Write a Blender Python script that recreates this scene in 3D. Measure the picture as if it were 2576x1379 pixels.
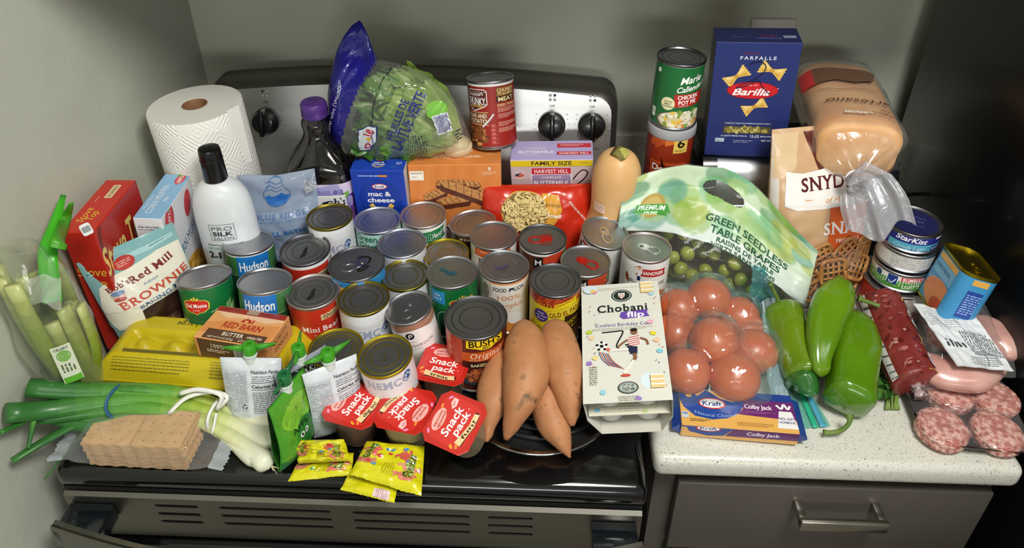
import bpy, bmesh, math, random
import numpy as np
from mathutils import Vector, Matrix, Euler, noise
from mathutils.geometry import tessellate_polygon
random.seed(7)
for o in list(bpy.data.objects): bpy.data.objects.remove(o)
SC = bpy.context.scene
COL = SC.collection
PI = math.pi
R_ = math.radians
# ------------------------------------------------------------------ camera, world, lights, exposure
cam_d = bpy.data.cameras.new('camera'); cam = bpy.data.objects.new('camera', cam_d); COL.objects.link(cam)
FPX, CX, CY = 1851.3, 1288.0, 689.5 - 259.0
cam_d.sensor_width = 36; cam_d.lens = FPX / 2576 * 36; cam_d.shift_y = -259 / 2576; cam_d.clip_start = .02
CAM = Vector((.231, -.564, .816)); cam.location = CAM
cam.rotation_euler = (R_(90 - 32.05), 0, R_(2.23)); SC.camera = cam
SC.view_settings.view_transform = 'Standard'; SC.view_settings.look = 'None'
SC.view_settings.gamma = 1; SC.view_settings.use_curve_mapping = False
SC.view_settings.exposure = 0.12
wd = bpy.data.worlds.new('kitchen_air'); SC.world = wd; wd.use_nodes = True
wd.node_tree.nodes['Background'].inputs[0].default_value = (.95, 1.0, .98, 1)
wd.node_tree.nodes['Background'].inputs[1].default_value = .33
def area(name, loc, target, size, sizey, power, color):
    d = bpy.data.lights.new(name, 'AREA'); d.shape = 'RECTANGLE'; d.size = size; d.size_y = sizey; d.energy = power; d.color = color
    o = bpy.data.objects.new(name, d); COL.objects.link(o); o.location = loc
    o.rotation_euler = (Vector(target) - Vector(loc)).to_track_quat('-Z', 'Y').to_euler(); return o
area('ceiling_light', (.6, -.5, 1.42), (.15, .15, 0), .4, .4, 23, (1, .99, .94))
area('panel_fill_light', (.45, -3.4, .8), (.25, .6, .2), 1.8, .4, 20, (1, 1, .97))  # added fill lamp behind the camera, brightens the steel control panel
def at(px, py, z):
    "point at height z seen at a pixel of the photograph"
    d = ray(px, py); return CAM + d * ((z - CAM.z) / d.z)
_cm = Euler(cam.rotation_euler).to_matrix()
def ray(px, py): return _cm @ Vector(((px - CX) / FPX, -(py - CY) / FPX, -1))
def aty(px, py, y):
    d = ray(px, py); return CAM + d * ((y - CAM.y) / d.y)
def atx(px, py, x):
    d = ray(px, py); return CAM + d * ((x - CAM.x) / d.x)
def atd(px, py, dep): return CAM + ray(px, py) * dep
# ------------------------------------------------------------------ materials
def lin(c):
    if isinstance(c, str):
        c = c.lstrip('#'); c = [int(c[i:i + 2], 16) / 255 for i in (0, 2, 4)]
    return tuple(((x + .055) / 1.055) ** 2.4 if x > .04045 else x / 12.92 for x in c[:3])
_mats = {}
def M(name, c='#888888', rough=.5, metal=0, coat=0, noise_=None, bump=None, c2=None, sss=0, spec=.5, aniso=0, stretch=(1, 1, 1)):
    if name in _mats: return _mats[name]
    m = bpy.data.materials.new(name); m.use_nodes = True; nt = m.node_tree; b = nt.nodes['Principled BSDF']
    b.inputs['Base Color'].default_value = lin(c) + (1,); b.inputs['Roughness'].default_value = rough; b.inputs['Metallic'].default_value = metal
    b.inputs['Coat Weight'].default_value = coat; b.inputs['Coat Roughness'].default_value = .08; b.inputs['Specular IOR Level'].default_value = spec
    if aniso: b.inputs['Anisotropic'].default_value = aniso
    if sss: b.inputs['Subsurface Weight'].default_value = sss; b.inputs['Subsurface Radius'].default_value = (.01, .006, .003); b.inputs['Subsurface Scale'].default_value = .5
    if noise_ or bump:
        tc = nt.nodes.new('ShaderNodeTexCoord'); mp = nt.nodes.new('ShaderNodeMapping'); nt.links.new(tc.outputs['Object'], mp.inputs['Vector']); mp.inputs['Scale'].default_value = stretch
    if noise_:
        n = nt.nodes.new('ShaderNodeTexNoise'); n.inputs['Scale'].default_value = noise_[0]; n.inputs['Detail'].default_value = 6
        r = nt.nodes.new('ShaderNodeValToRGB'); lo, hi = (noise_[1:3] if len(noise_) > 2 else (.35, .65))
        r.color_ramp.elements[0].position = lo; r.color_ramp.elements[1].position = hi
        r.color_ramp.elements[0].color = lin(c) + (1,); r.color_ramp.elements[1].color = lin(c2 or c) + (1,)
        nt.links.new(mp.outputs[0], n.inputs['Vector']); nt.links.new(n.outputs['Fac'], r.inputs['Fac']); nt.links.new(r.outputs['Color'], b.inputs['Base Color'])
    if bump:
        n2 = nt.nodes.new('ShaderNodeTexNoise'); n2.inputs['Scale'].default_value = bump[0]; n2.inputs['Detail'].default_value = 4
        bp = nt.nodes.new('ShaderNodeBump'); bp.inputs['Strength'].default_value = bump[1]; bp.inputs['Distance'].default_value = bump[2] if len(bump) > 2 else .002
        nt.links.new(mp.outputs[0], n2.inputs['Vector']); nt.links.new(n2.outputs['Fac'], bp.inputs['Height']); nt.links.new(bp.outputs['Normal'], b.inputs['Normal'])
    _mats[name] = m; return m
def printed(name, rough=.45, coat=0, bump=None, metal=0, fac=None, spec=.5):
    "flat print: the colour comes with the geometry as a colour attribute"
    if name in _mats: return _mats[name]
    m = M(name, '#ffffff', rough, metal, coat, None, bump, spec=spec); nt = m.node_tree; b = nt.nodes['Principled BSDF']
    a = nt.nodes.new('ShaderNodeAttribute'); a.attribute_name = 'Col'; nt.links.new(a.outputs['Color'], b.inputs['Base Color']); return m
def film(name, tint='#ffffff', haze=.08, rough=.12, hazec='#ffffff', bump=None, edge=.35, spec=.5):
    "thin plastic film: clear with a little haze, more reflection at grazing angles"
    if name in _mats: return _mats[name]
    m = bpy.data.materials.new(name); m.use_nodes = True; nt = m.node_tree; b = nt.nodes['Principled BSDF']; out = nt.nodes['Material Output']
    b.inputs['Base Color'].default_value = lin(hazec) + (1,); b.inputs['Roughness'].default_value = rough; b.inputs['Specular IOR Level'].default_value = spec
    t = nt.nodes.new('ShaderNodeBsdfTransparent'); t.inputs[0].default_value = lin(tint) + (1,)
    lw = nt.nodes.new('ShaderNodeLayerWeight'); lw.inputs['Blend'].default_value = .25
    mr = nt.nodes.new('ShaderNodeMapRange'); mr.inputs['To Min'].default_value = haze; mr.inputs['To Max'].default_value = haze + edge
    mx = nt.nodes.new('ShaderNodeMixShader'); gl = nt.nodes.new('ShaderNodeBsdfGlossy'); gl.inputs['Roughness'].default_value = rough
    pw = nt.nodes.new('ShaderNodeMath'); pw.operation = 'POWER'; pw.inputs[1].default_value = 3.0; fr = nt.nodes.new('ShaderNodeMapRange'); fr.inputs['To Min'].default_value = .045; fr.inputs['To Max'].default_value = .5; lw2 = nt.nodes.new('ShaderNodeLayerWeight'); lw2.inputs['Blend'].default_value = .5; nt.links.new(lw2.outputs['Facing'], pw.inputs[0]); nt.links.new(pw.outputs[0], fr.inputs['Value'])
    mx2 = nt.nodes.new('ShaderNodeMixShader')
    nt.links.new(lw.outputs['Facing'], mr.inputs['Value']); nt.links.new(mr.outputs[0], mx.inputs[0])
    nt.links.new(t.outputs[0], mx.inputs[1]); nt.links.new(b.outputs[0], mx.inputs[2])
    nt.links.new(fr.outputs[0], mx2.inputs[0]); nt.links.new(mx.outputs[0], mx2.inputs[1]); nt.links.new(gl.outputs[0], mx2.inputs[2]); nt.links.new(mx2.outputs[0], out.inputs[0])
    if bump:
        tc = nt.nodes.new('ShaderNodeTexCoord'); n2 = nt.nodes.new('ShaderNodeTexNoise'); n2.inputs['Scale'].default_value = bump[0]; n2.inputs['Detail'].default_value = 3; n2.inputs['Distortion'].default_value = .8
        bp = nt.nodes.new('ShaderNodeBump'); bp.inputs['Strength'].default_value = bump[1]; bp.inputs['Distance'].default_value = .004
        nt.links.new(tc.outputs['Object'], n2.inputs['Vector']); nt.links.new(n2.outputs['Fac'], bp.inputs['Height'])
        for x in (b, gl): nt.links.new(bp.outputs['Normal'], x.inputs['Normal'])
        nt.links.new(bp.outputs['Normal'], lw2.inputs['Normal'])
    _mats[name] = m; return m
PAPER = printed('printed_paper', .55); GLOSS = printed('printed_carton', .38, .15); PLAST = printed('printed_film', .28, .3)
# ------------------------------------------------------------------ objects
def link(name, me, mat, parent=None, loc=None):
    o = bpy.data.objects.new(name, me); COL.objects.link(o)
    if mat is not None and not me.materials: me.materials.append(mat)
    if parent is not None: o.parent = parent
    if loc is not None: o.location = loc
    return o
def raw(name, V, F, mat, parent=None, smooth=False, cols=None, loc=None):
    me = bpy.data.meshes.new(name); me.from_pydata([tuple(v) for v in V], [], [tuple(f) for f in F]); me.update()
    if smooth: me.polygons.foreach_set('use_smooth', [True] * len(me.polygons))
    if cols is not None: setcol(me, cols)
    return link(name, me, mat, parent, loc)
def setcol(me, cols):
    "cols: one linear rgb per face"
    a = me.color_attributes.new('Col', 'FLOAT_COLOR', 'CORNER'); n = np.zeros(len(me.polygons), int); me.polygons.foreach_get('loop_total', n)
    c = np.ones((len(cols), 4)); c[:, :3] = np.array(cols)[:, :3]; a.data.foreach_set('color', np.repeat(c, n, axis=0).ravel())
def frombm(name, bm, mat, parent=None, smooth=True, auto=None, loc=None):
    me = bpy.data.meshes.new(name); bmesh.ops.recalc_face_normals(bm, faces=bm.faces)
    if auto:
        for e in bm.edges:
            if len(e.link_faces) == 2 and e.calc_face_angle(0) > R_(auto): e.smooth = False
    bm.to_mesh(me); bm.free()
    if smooth: me.polygons.foreach_set('use_smooth', [True] * len(me.polygons))
    return link(name, me, mat, parent, loc)
def thing(name, label, cat, loc=(0, 0, 0), rot=(0, 0, 0), group=None, mtx=None):
    o = bpy.data.objects.new(name, None); COL.objects.link(o); o.empty_display_size = .02
    if mtx is not None: o.matrix_world = mtx
    else: o.location = loc; o.rotation_euler = Euler([R_(a) for a in rot], 'XYZ')
    o['label'] = label; o['category'] = cat
    if group: o['group'] = group
    return o
def tag(o, label, cat, group=None):
    o['label'] = label; o['category'] = cat
    if group: o['group'] = group
    return o
def struct(o): o['kind'] = 'structure'; return o
def box_bm(x0, x1, y0, y1, z0, z1, bev=0, seg=2, bm=None):
    b = bm or bmesh.new()
    vs = [b.verts.new(p) for p in ((x0, y0, z0), (x1, y0, z0), (x1, y1, z0), (x0, y1, z0), (x0, y0, z1), (x1, y0, z1), (x1, y1, z1), (x0, y1, z1))]
    fs = [b.faces.new([vs[i] for i in f]) for f in ((0, 3, 2, 1), (4, 5, 6, 7), (0, 1, 5, 4), (1, 2, 6, 5), (2, 3, 7, 6), (3, 0, 4, 7))]
    if bev: bmesh.ops.bevel(b, geom=list({e for f in fs for e in f.edges}), offset=bev, segments=seg, profile=.5, affect='EDGES')
    return b
def box(name, x0, x1, y0, y1, z0, z1, mat, parent=None, bev=.001, seg=2):
    return frombm(name, box_bm(x0, x1, y0, y1, z0, z1, bev, seg), mat, parent, smooth=bev > 0, auto=40)
def lathe_vf(prof, n=48, close=True):
    V, F = [], []
    for r, z in prof:
        for i in range(n):
            a = 2 * PI * i / n; V.append((r * math.sin(a), -r * math.cos(a), z))
    for k in range(len(prof) - 1):
        for i in range(n):
            j = (i + 1) % n; F.append((k * n + i, k * n + j, (k + 1) * n + j, (k + 1) * n + i))
    if close:
        if prof[0][0] > 1e-6: F.append(tuple(reversed(range(n))))
        if prof[-1][0] > 1e-6: F.append(tuple(range((len(prof) - 1) * n, len(prof) * n)))
    return V, F
def lathe(name, prof, mat, parent=None, n=48, close=True, auto=35, loc=None):
    V, F = lathe_vf(prof, n, close); me = bpy.data.meshes.new(name); me.from_pydata(V, [], F)
    bm = bmesh.new(); bm.from_mesh(me); bpy.data.meshes.remove(me)
    bmesh.ops.remove_doubles(bm, verts=bm.verts, dist=1e-7)
    return frombm(name, bm, mat, parent, True, auto, loc)
def frame(t):
    t = Vector(t).normalized(); u = Vector((0, 0, 1)) if abs(t.z) < .9 else Vector((0, 1, 0)); s = t.cross(u).normalized(); return s, s.cross(t).normalized()
def spline(pts, n):
    P = [np.array(p, float) for p in pts]; P = [2 * P[0] - P[1]] + P + [2 * P[-1] - P[-2]]; out = []
    m = len(P) - 3
    for k in range(n):
        x = k / (n - 1) * m; i = min(int(x), m - 1); t = x - i; a, b, c, d = P[i:i + 4]
        out.append(.5 * ((2 * b) + (-a + c) * t + (2 * a - 5 * b + 4 * c - d) * t * t + (-a + 3 * b - 3 * c + d) * t ** 3))
    return out
def tube_vf(pts, rad, n=10, cap=True, flat=1.0, shape=None, upv=None):
    V, F = [], []; m = len(pts); s0 = None
    for k in range(m):
        p = Vector(pts[k]); t = Vector(pts[min(k + 1, m - 1)]) - Vector(pts[max(k - 1, 0)])
        if t.length < 1e-9: t = Vector((0, 0, 1))
        t.normalize()
        if s0 is None: s0 = frame(t)[0] if upv is None else t.cross(Vector(upv)).normalized()
        s = (s0 - t * s0.dot(t)).normalized(); u = s.cross(t); s0 = s
        r = rad[k] if hasattr(rad, '__len__') else rad
        for i in range(n):
            a = 2 * PI * i / n; q = shape(k / (m - 1), a) if shape else 1
            V.append(p + (s * math.cos(a) + u * math.sin(a) * flat) * r * q)
    for k in range(m - 1):
        for i in range(n):
            j = (i + 1) % n; F.append((k * n + i, k * n + j, (k + 1) * n + j, (k + 1) * n + i))
    if cap: F.append(tuple(reversed(range(n)))); F.append(tuple(range((m - 1) * n, m * n)))
    return V, F
def tube(name, pts, rad, mat, parent=None, n=10, cap=True, flat=1.0, shape=None, upv=None):
    V, F = tube_vf(pts, rad, n, cap, flat, shape, upv); return raw(name, V, F, mat, parent, True)
def blob(name, rx, ry, rz, mat, parent=None, sub=3, amp=.1, freq=3, seed=0, loc=None, power=1):
    bm = bmesh.new(); bmesh.ops.create_icosphere(bm, subdivisions=sub, radius=1)
    for v in bm.verts:
        d = v.co.normalized(); k = 1 + amp * noise.noise(d * freq + Vector((seed * 7.1, seed * 3.3, 0)))
        if power != 1: d = Vector([math.copysign(abs(c) ** power, c) for c in d])
        v.co = Vector((d.x * rx, d.y * ry, d.z * rz)) * k
    return frombm(name, bm, mat, parent, loc=loc)
def grid_vf(f, nu, nv, wrap=False):
    V = [f(i / (nu if wrap else nu - 1), j / (nv - 1)) for j in range(nv) for i in range(nu)]; F = []
    for j in range(nv - 1):
        for i in range(nu if wrap else nu - 1):
            k = (i + 1) % nu; F.append((j * nu + i, j * nu + k, (j + 1) * nu + k, (j + 1) * nu + i))
    return V, F
# ------------------------------------------------------------------ lettering: glyph meshes of the built-in font, used as flat print
_gl = {}
def _build_glyphs():
    jobs = []
    chars = [chr(c) for c in range(33, 127)] + list('®™é•·')
    for st, off in ((0, 0), (1, .022)):
        for ch in chars:
            for s in (ch, ch + ch):
                cu = bpy.data.curves.new('g', 'FONT'); cu.body = s; cu.resolution_u = 3; cu.offset = off; o = bpy.data.objects.new('g', cu); COL.objects.link(o); jobs.append((st, ch, s, o))
    dg = bpy.context.evaluated_depsgraph_get(); dg.update(); mx = {}
    for st, ch, s, o in jobs:
        e = o.evaluated_get(dg); me = e.to_mesh(); n = len(me.vertices); V = np.zeros(n * 3); me.vertices.foreach_get('co', V); V = V.reshape(-1, 3)[:, :2]
        mx[(st, s)] = V[:, 0].max() if n else 0
        if s == ch:
            me.calc_loop_triangles(); T = np.zeros(len(me.loop_triangles) * 3, int); me.loop_triangles.foreach_get('vertices', T); _gl[(st, ch)] = [V.copy(), T.reshape(-1, 3).copy(), .5]
        e.to_mesh_clear()
    for st in (0, 1):
        for ch in chars:
            _gl[(st, ch)][2] = mx[(st, ch + ch)] - mx[(st, ch)]
        _gl[(st, ' ')] = [np.zeros((0, 2)), np.zeros((0, 3), int), .27]
    for st, ch, s, o in jobs:
        cu = o.data; bpy.data.objects.remove(o); bpy.data.curves.remove(cu)
_build_glyphs()
_sf = {}
def _serif(st, ch):
    "small slab serifs on the flat stem ends of a glyph"
    if (st, ch) in _sf: return _sf[(st, ch)]
    V, T, adv = _gl[(st, ch)]; V, T = V.copy(), T.copy()
    if len(V):
        cnt = {}
        for t in T:
            for a, b in ((t[0], t[1]), (t[1], t[2]), (t[2], t[0])): cnt.setdefault((min(a, b), max(a, b)), []).append(1)
        top = V[:, 1].max(); add = []
        for (a, b), c in cnt.items():
            if len(c) == 1 and abs(V[a][1] - V[b][1]) < .004 and .05 < abs(V[a][0] - V[b][0]) < .24:
                y = V[a][1]; x0, x1 = sorted((V[a][0], V[b][0]))
                if y < .02: add.append((x0 - .07, x1 + .07, y, y + .055))
                elif y > top - .02 or abs(y - .53) < .03: add.append((x0 - .07, x1 + .05, y - .055, y))
        for x0, x1, y0, y1 in add:
            n = len(V); V = np.vstack([V, [(x0, y0), (x1, y0), (x1, y1), (x0, y1)]]); T = np.vstack([T, [(n, n + 1, n + 2), (n, n + 2, n + 3)]])
        adv += .07
    _sf[(st, ch)] = [V, T, adv]; return _sf[(st, ch)]
def clip_tris(V, T, c):
    "cut triangles to a rectangle (u0, u1, v0, v1) or to a function's half planes"
    V, out = list(V), []
    H = [(0, 1, c[0]), (0, -1, -c[1]), (1, 1, c[2]), (1, -1, -c[3])]
    for t in T:
        P = [V[i] for i in t]
        if all(c[0] <= p[0] <= c[1] and c[2] <= p[1] <= c[3] for p in P): out.append(t); continue
        for ax, sg, lim in H:
            Q = []
            for i in range(len(P)):
                a, b = P[i - 1], P[i]; da, db = sg * a[ax] - lim, sg * b[ax] - lim
                if da * db < 0: k = da / (da - db); Q.append((a[0] + (b[0] - a[0]) * k, a[1] + (b[1] - a[1]) * k))
                if db >= 0: Q.append(b)
            P = Q
            if not P: break
        if len(P) >= 3:
            n = len(V); V += P; out += [(n, n + i, n + i + 1) for i in range(1, len(P) - 1)]
    return V, out
class Art:
    "flat printed artwork in millimetres, kept as coloured polygons in thin layers"
    def __init__(s): s.L = []; s.z = 0
    def tri(s, V, T, c, z=None):
        if z is None: s.z += 1; z = s.z
        if len(T): s.L.append((np.asarray(V, float).reshape(-1, 2), np.asarray(T, int).reshape(-1, 3), lin(c), z))
        return s
    def poly(s, pts, c, z=None):
        pts = [(p[0], p[1]) for p in pts]; T = tessellate_polygon([[Vector((p[0], p[1], 0)) for p in pts]]); return s.tri(pts, T, c, z)
    def rect(s, x, y, w, h, c, rot=0, z=None):
        P = np.array([(-w / 2, -h / 2), (w / 2, -h / 2), (w / 2, h / 2), (-w / 2, h / 2)]); a = R_(rot); P = P @ np.array([[math.cos(a), math.sin(a)], [-math.sin(a), math.cos(a)]]) + (x, y)
        return s.tri(P, [(0, 1, 2), (0, 2, 3)], c, z)
    def rrect(s, x, y, w, h, r, c, rot=0, z=None):
        P = []
        for cx, cy, a0 in ((w / 2 - r, h / 2 - r, 0), (-w / 2 + r, h / 2 - r, 90), (-w / 2 + r, -h / 2 + r, 180), (w / 2 - r, -h / 2 + r, 270)):
            for k in range(5): a = R_(a0 + k * 22.5); P.append((cx + r * math.cos(a), cy + r * math.sin(a)))
        a = R_(rot); P = np.array(P) @ np.array([[math.cos(a), math.sin(a)], [-math.sin(a), math.cos(a)]]) + (x, y); n = len(P)
        return s.tri(P, [(0, i, i + 1) for i in range(1, n - 1)], c, z)
    def ell(s, x, y, rx, ry, c, rot=0, n=28, z=None, wob=0, seed=0):
        a0 = R_(rot); P = []
        for k in range(n):
            a = 2 * PI * k / n; q = 1 + wob * noise.noise(Vector((math.cos(a) * 1.6 + seed * 5.3, math.sin(a) * 1.6, seed))); ex, ey = rx * q * math.cos(a), ry * q * math.sin(a)
            P.append((x + ex * math.cos(a0) - ey * math.sin(a0), y + ex * math.sin(a0) + ey * math.cos(a0)))
        P.append((x, y)); return s.tri(P, [(n, k, (k + 1) % n) for k in range(n)], c, z)
    def stroke(s, pts, w, c, n=None, z=None):
        P = spline(pts, n or max(8, len(pts) * 6)) if len(pts) > 2 else [np.array(p, float) for p in pts]; V, T = [], []
        for k, p in enumerate(P):
            t = P[min(k + 1, len(P) - 1)] - P[max(k - 1, 0)]; t = t / (np.linalg.norm(t) + 1e-9); nn = np.array((-t[1], t[0])) * w / 2; V += [p + nn, p - nn]
        for k in range(len(P) - 1): T += [(2 * k, 2 * k + 1, 2 * k + 3), (2 * k, 2 * k + 3, 2 * k + 2)]
        return s.tri(V, T, c, z)
    def text(s, t, x, y, size, c, w=None, bold=0, it=0, serif=0, rot=0, align='c', track=0, arc=0, outline=None, ow=None):
        "x, y: middle of the line; size: cap height; w: fitted width; arc: sagitta of a curved baseline"
        if outline:
            for k in range(8): a = k * PI / 4; s.text(t, x + (ow or size * .1) * math.cos(a), y + (ow or size * .1) * math.sin(a), size, outline, w, bold, it, serif, rot, align, track, arc); s.z -= 1
            s.z += 1
        Vs, Ts, pen, n = [], [], 0, 0
        for ch in t:
            g = _serif(bold, ch) if serif else _gl[(bold, ch)] if (bold, ch) in _gl else _gl[(bold, ' ')]
            V, T, adv = g
            if len(V): Vs.append(V + (pen, 0)); Ts.append(T + n); n += len(V)
            pen += adv + track
        if not Vs: return s
        V = np.vstack(Vs); T = np.vstack(Ts); cap = .73; V = V.copy()
        x0, x1 = V[:, 0].min(), V[:, 0].max(); k = size / cap; V[:, 0] -= (x0 + x1) / 2 if align == 'c' else x0 if align == 'l' else x1
        V[:, 1] -= cap / 2; V[:, 0] += V[:, 1] * it
        kx = w / (x1 - x0) if w else k; V[:, 0] *= kx; V[:, 1] *= k
        if arc:
            hw = max((x1 - x0) * kx / 2, 1e-6); V[:, 1] += arc * (1 - (V[:, 0] / hw) ** 2)
        a = R_(rot); V = V @ np.array([[math.cos(a), math.sin(a)], [-math.sin(a), math.cos(a)]]) + (x, y)
        return s.tri(V, T, c)
    def lines(s, x, y, w, h, n, c, rot=0, fill=.5, seed=1):
        "rows too small to read"
        rnd = random.Random(seed); V, T = [], []; a = R_(rot); Q = np.array([[math.cos(a), math.sin(a)], [-math.sin(a), math.cos(a)]]); lh = h / n
        for k in range(n):
            yy = h / 2 - (k + .5) * lh; xx = -w / 2; end = w / 2 * (1 if k < n - 1 else rnd.uniform(0, .8))
            while xx < end:
                l = min(rnd.uniform(.6, 2.6) * lh, end - xx)
                if l > .05: m = len(V); V += [(xx, yy - lh * fill / 2), (xx + l, yy - lh * fill / 2), (xx + l, yy + lh * fill / 2), (xx, yy + lh * fill / 2)]; T += [(m, m + 1, m + 2), (m, m + 2, m + 3)]
                xx += l + lh * .35
        return s.tri(np.array(V) @ Q + (x, y), T, c)
    def bars(s, x, y, w, h, c='#111111', rot=0, seed=1, bg='#f4f4f4'):
        s.rect(x, y, w * 1.15, h * 1.15, bg, rot); rnd = random.Random(seed); V, T = [], []; a = R_(rot); Q = np.array([[math.cos(a), math.sin(a)], [-math.sin(a), math.cos(a)]]); xx = -w / 2
        while xx < w / 2:
            l = w * rnd.choice((.012, .02, .035)); m = len(V); V += [(xx, -h / 2), (xx + l, -h / 2), (xx + l, h / 2), (xx, h / 2)]; T += [(m, m + 1, m + 2), (m, m + 2, m + 3)]; xx += l + w * rnd.choice((.014, .022, .034))
        return s.tri(np.array(V) @ Q + (x, y), T, c)
    def bits(s, x, y, rx, ry, n, size, cols, seed=1, asp=.7, inside=True, round_=True):
        "many small irregular pieces: food photographs"
        rnd = random.Random(seed); z0 = s.z
        for k in range(n):
            a, q = rnd.uniform(0, 2 * PI), math.sqrt(rnd.random()); ss = size * rnd.uniform(.6, 1.3)
            s.ell(x + rx * q * math.cos(a), y + ry * q * math.sin(a), ss, ss * asp * rnd.uniform(.7, 1.2), rnd.choice(cols), rnd.uniform(0, 180), 9, z0 + 1 + k % 6, .3, seed + k)
        s.z = z0 + 7; return s
    def build(s, name, surf, parent, mat=None, seg=None, eps=.00003, off=.00008, clip=None):
        "surf(u_mm, v_mm) -> point, normal; seg: longest edge in mm on a curved surface"
        Vo, Fo, Co = [], [], []
        for V, T, c, z in s.L:
            V = [tuple(v) for v in V]; T = [tuple(t) for t in T]
            if clip: V, T = clip_tris(V, T, clip)
            if seg:
                mid = {}; stack = T; T = []
                while stack:
                    a, b, d = stack.pop(); best, e = seg * seg, None
                    for p, q, r in ((a, b, d), (b, d, a), (d, a, b)):
                        l = (V[p][0] - V[q][0]) ** 2 + (V[p][1] - V[q][1]) ** 2
                        if l > best: best, e = l, (p, q, r)
                    if e is None: T.append((a, b, d)); continue
                    p, q, r = e; k = (min(p, q), max(p, q))
                    if k not in mid: mid[k] = len(V); V.append(((V[p][0] + V[q][0]) / 2, (V[p][1] + V[q][1]) / 2))
                    stack += [(p, mid[k], r), (mid[k], q, r)]
            n = len(Vo)
            for u, v in V:
                p, nn = surf(u, v); Vo.append((p[0] + nn[0] * (off + z * eps), p[1] + nn[1] * (off + z * eps), p[2] + nn[2] * (off + z * eps)))
            for t in T:
                A, B, D = V[t[0]], V[t[1]], V[t[2]]
                if (B[0] - A[0]) * (D[1] - A[1]) - (B[1] - A[1]) * (D[0] - A[0]) < 0: t = (t[0], t[2], t[1])
                Fo.append((t[0] + n, t[1] + n, t[2] + n)); Co.append(c)
        return raw(name, Vo, Fo, mat or PAPER, parent, cols=Co)
def cyl(R, th0=0.0, z0=0.0, R2=None, H=None):
    "wrap on a cylinder (metres), u measured along the circumference, u = 0 faces -y"
    def f(u, v):
        r = R if R2 is None else R + (R2 - R) * v * .001 / H
        a = th0 + u * .001 / R; n = (math.sin(a), -math.cos(a), 0); return (r * n[0], r * n[1], z0 + v * .001), n
    return f
def plane(o, ux, uy):
    o = Vector(o); ux = Vector(ux).normalized(); uy = Vector(uy).normalized(); n = ux.cross(uy)
    return lambda u, v: (o + ux * (u * .001) + uy * (v * .001), n)
# ------------------------------------------------------------------ the setting
WALL = M('wall_paint', '#c2c4b5', .62, c2='#bcbeaf', noise_=(7,), bump=(55, .12, .004))
def wall(name, x0, x1, y0, y1, z0, z1, mat=WALL): return struct(box(name, x0, x1, y0, y1, z0, z1, mat, bev=0))
YW, XW, ZF, ZC = .735, -.42, -.912, 1.5
wall('wall_back', XW - .1, 2.2, YW, YW + .1, ZF, ZC); wall('wall_left', XW - .1, XW, -4.4, YW, ZF, ZC)
wall('floor', XW - .1, 2.2, -4.4, YW + .1, ZF - .05, ZF, M('floor_vinyl', '#8b8378', .4, c2='#7c7469', noise_=(9,)))
wall('ceiling', XW - .1, 2.2, -4.4, YW + .1, ZC, ZC + .05, M('ceiling_paint', '#d8d6ce', .8))
STEEL = M('brushed_steel', '#b9b8b4', .3, 1, noise_=(60, .3, .7), c2='#a9a8a4', stretch=(.03, 1, 1), bump=(220, .05, .001))
STEELV = M('brushed_trim', '#8f8c84', .36, 1, noise_=(50, .3, .7), c2='#858279', stretch=(.03, 1, 1))
DARKST = M('dark_trim', '#6f6d68', .38, .85)
BLACK = M('black_enamel', '#060608', .14, 0, .6); BPLAST = M('black_plastic', '#0b0b0d', .25, 0, .3); MATTB = M('matt_black', '#070707', .7)
CHROME = M('chrome', '#d5d5d5', .07, 1); IRON = M('burner_coil', '#26262a', .42, .5, noise_=(30,), c2='#1b1b1e')
rng = thing('electric_range', 'black and stainless steel electric range with coil burners under the groceries', 'stove', (0, 0, 0))
def cooktop():
    bm = box_bm(-.379, .379, 0, .625, -.036, 0, .0, 1)
    bmesh.ops.bevel(bm, geom=[e for e in bm.edges if abs(e.verts[0].co.z) < 1e-6 and abs(e.verts[1].co.z) < 1e-6 or all(v.co.y < .01 and abs(v.co.x) > .3 for v in e.verts)], offset=.016, segments=5, profile=.5, affect='EDGES')
    return frombm('cooktop', bm, BLACK, rng, auto=50)
cooktop()
def ring(name, cx, cy, prof, mat, par, n=56): return lathe(name, prof, mat, par, n, False, loc=(cx, cy, 0))
for cx, cy, R in ((.24, .165, .098), (-.19, .165, .075), (.2, .455, .075), (-.19, .455, .098)):
    ring('burner_dish', cx, cy, [(R + .062, -.0005), (R + .045, .0012), (R + .03, .002), (R + .022, .0012), (R + .018, .0004)], BLACK, rng)
    p = ring('drip_pan', cx, cy, [(R + .02, .0006), (R + .019, .0024), (R + .015, .0028), (R + .012, .0016), (R + .002, .0007), (.012, .0006), (0, .0006)], MATTB, rng)
    ring('chrome_rim', 0, 0, [(R + .0205, .0006), (R + .0195, .0027), (R + .0155, .0031), (R + .0145, .0022)], CHROME, p)
    n = 220; turns = 5 if R > .09 else 4
    pts = [((.022 + (R - .022) * k / n) * math.cos(2 * PI * turns * k / n), (.022 + (R - .022) * k / n) * math.sin(2 * PI * turns * k / n), .0044) for k in range(n + 1)]
    c = tube('coil', pts, .004, IRON, rng, 8); c.location = (cx, cy, 0)
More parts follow.
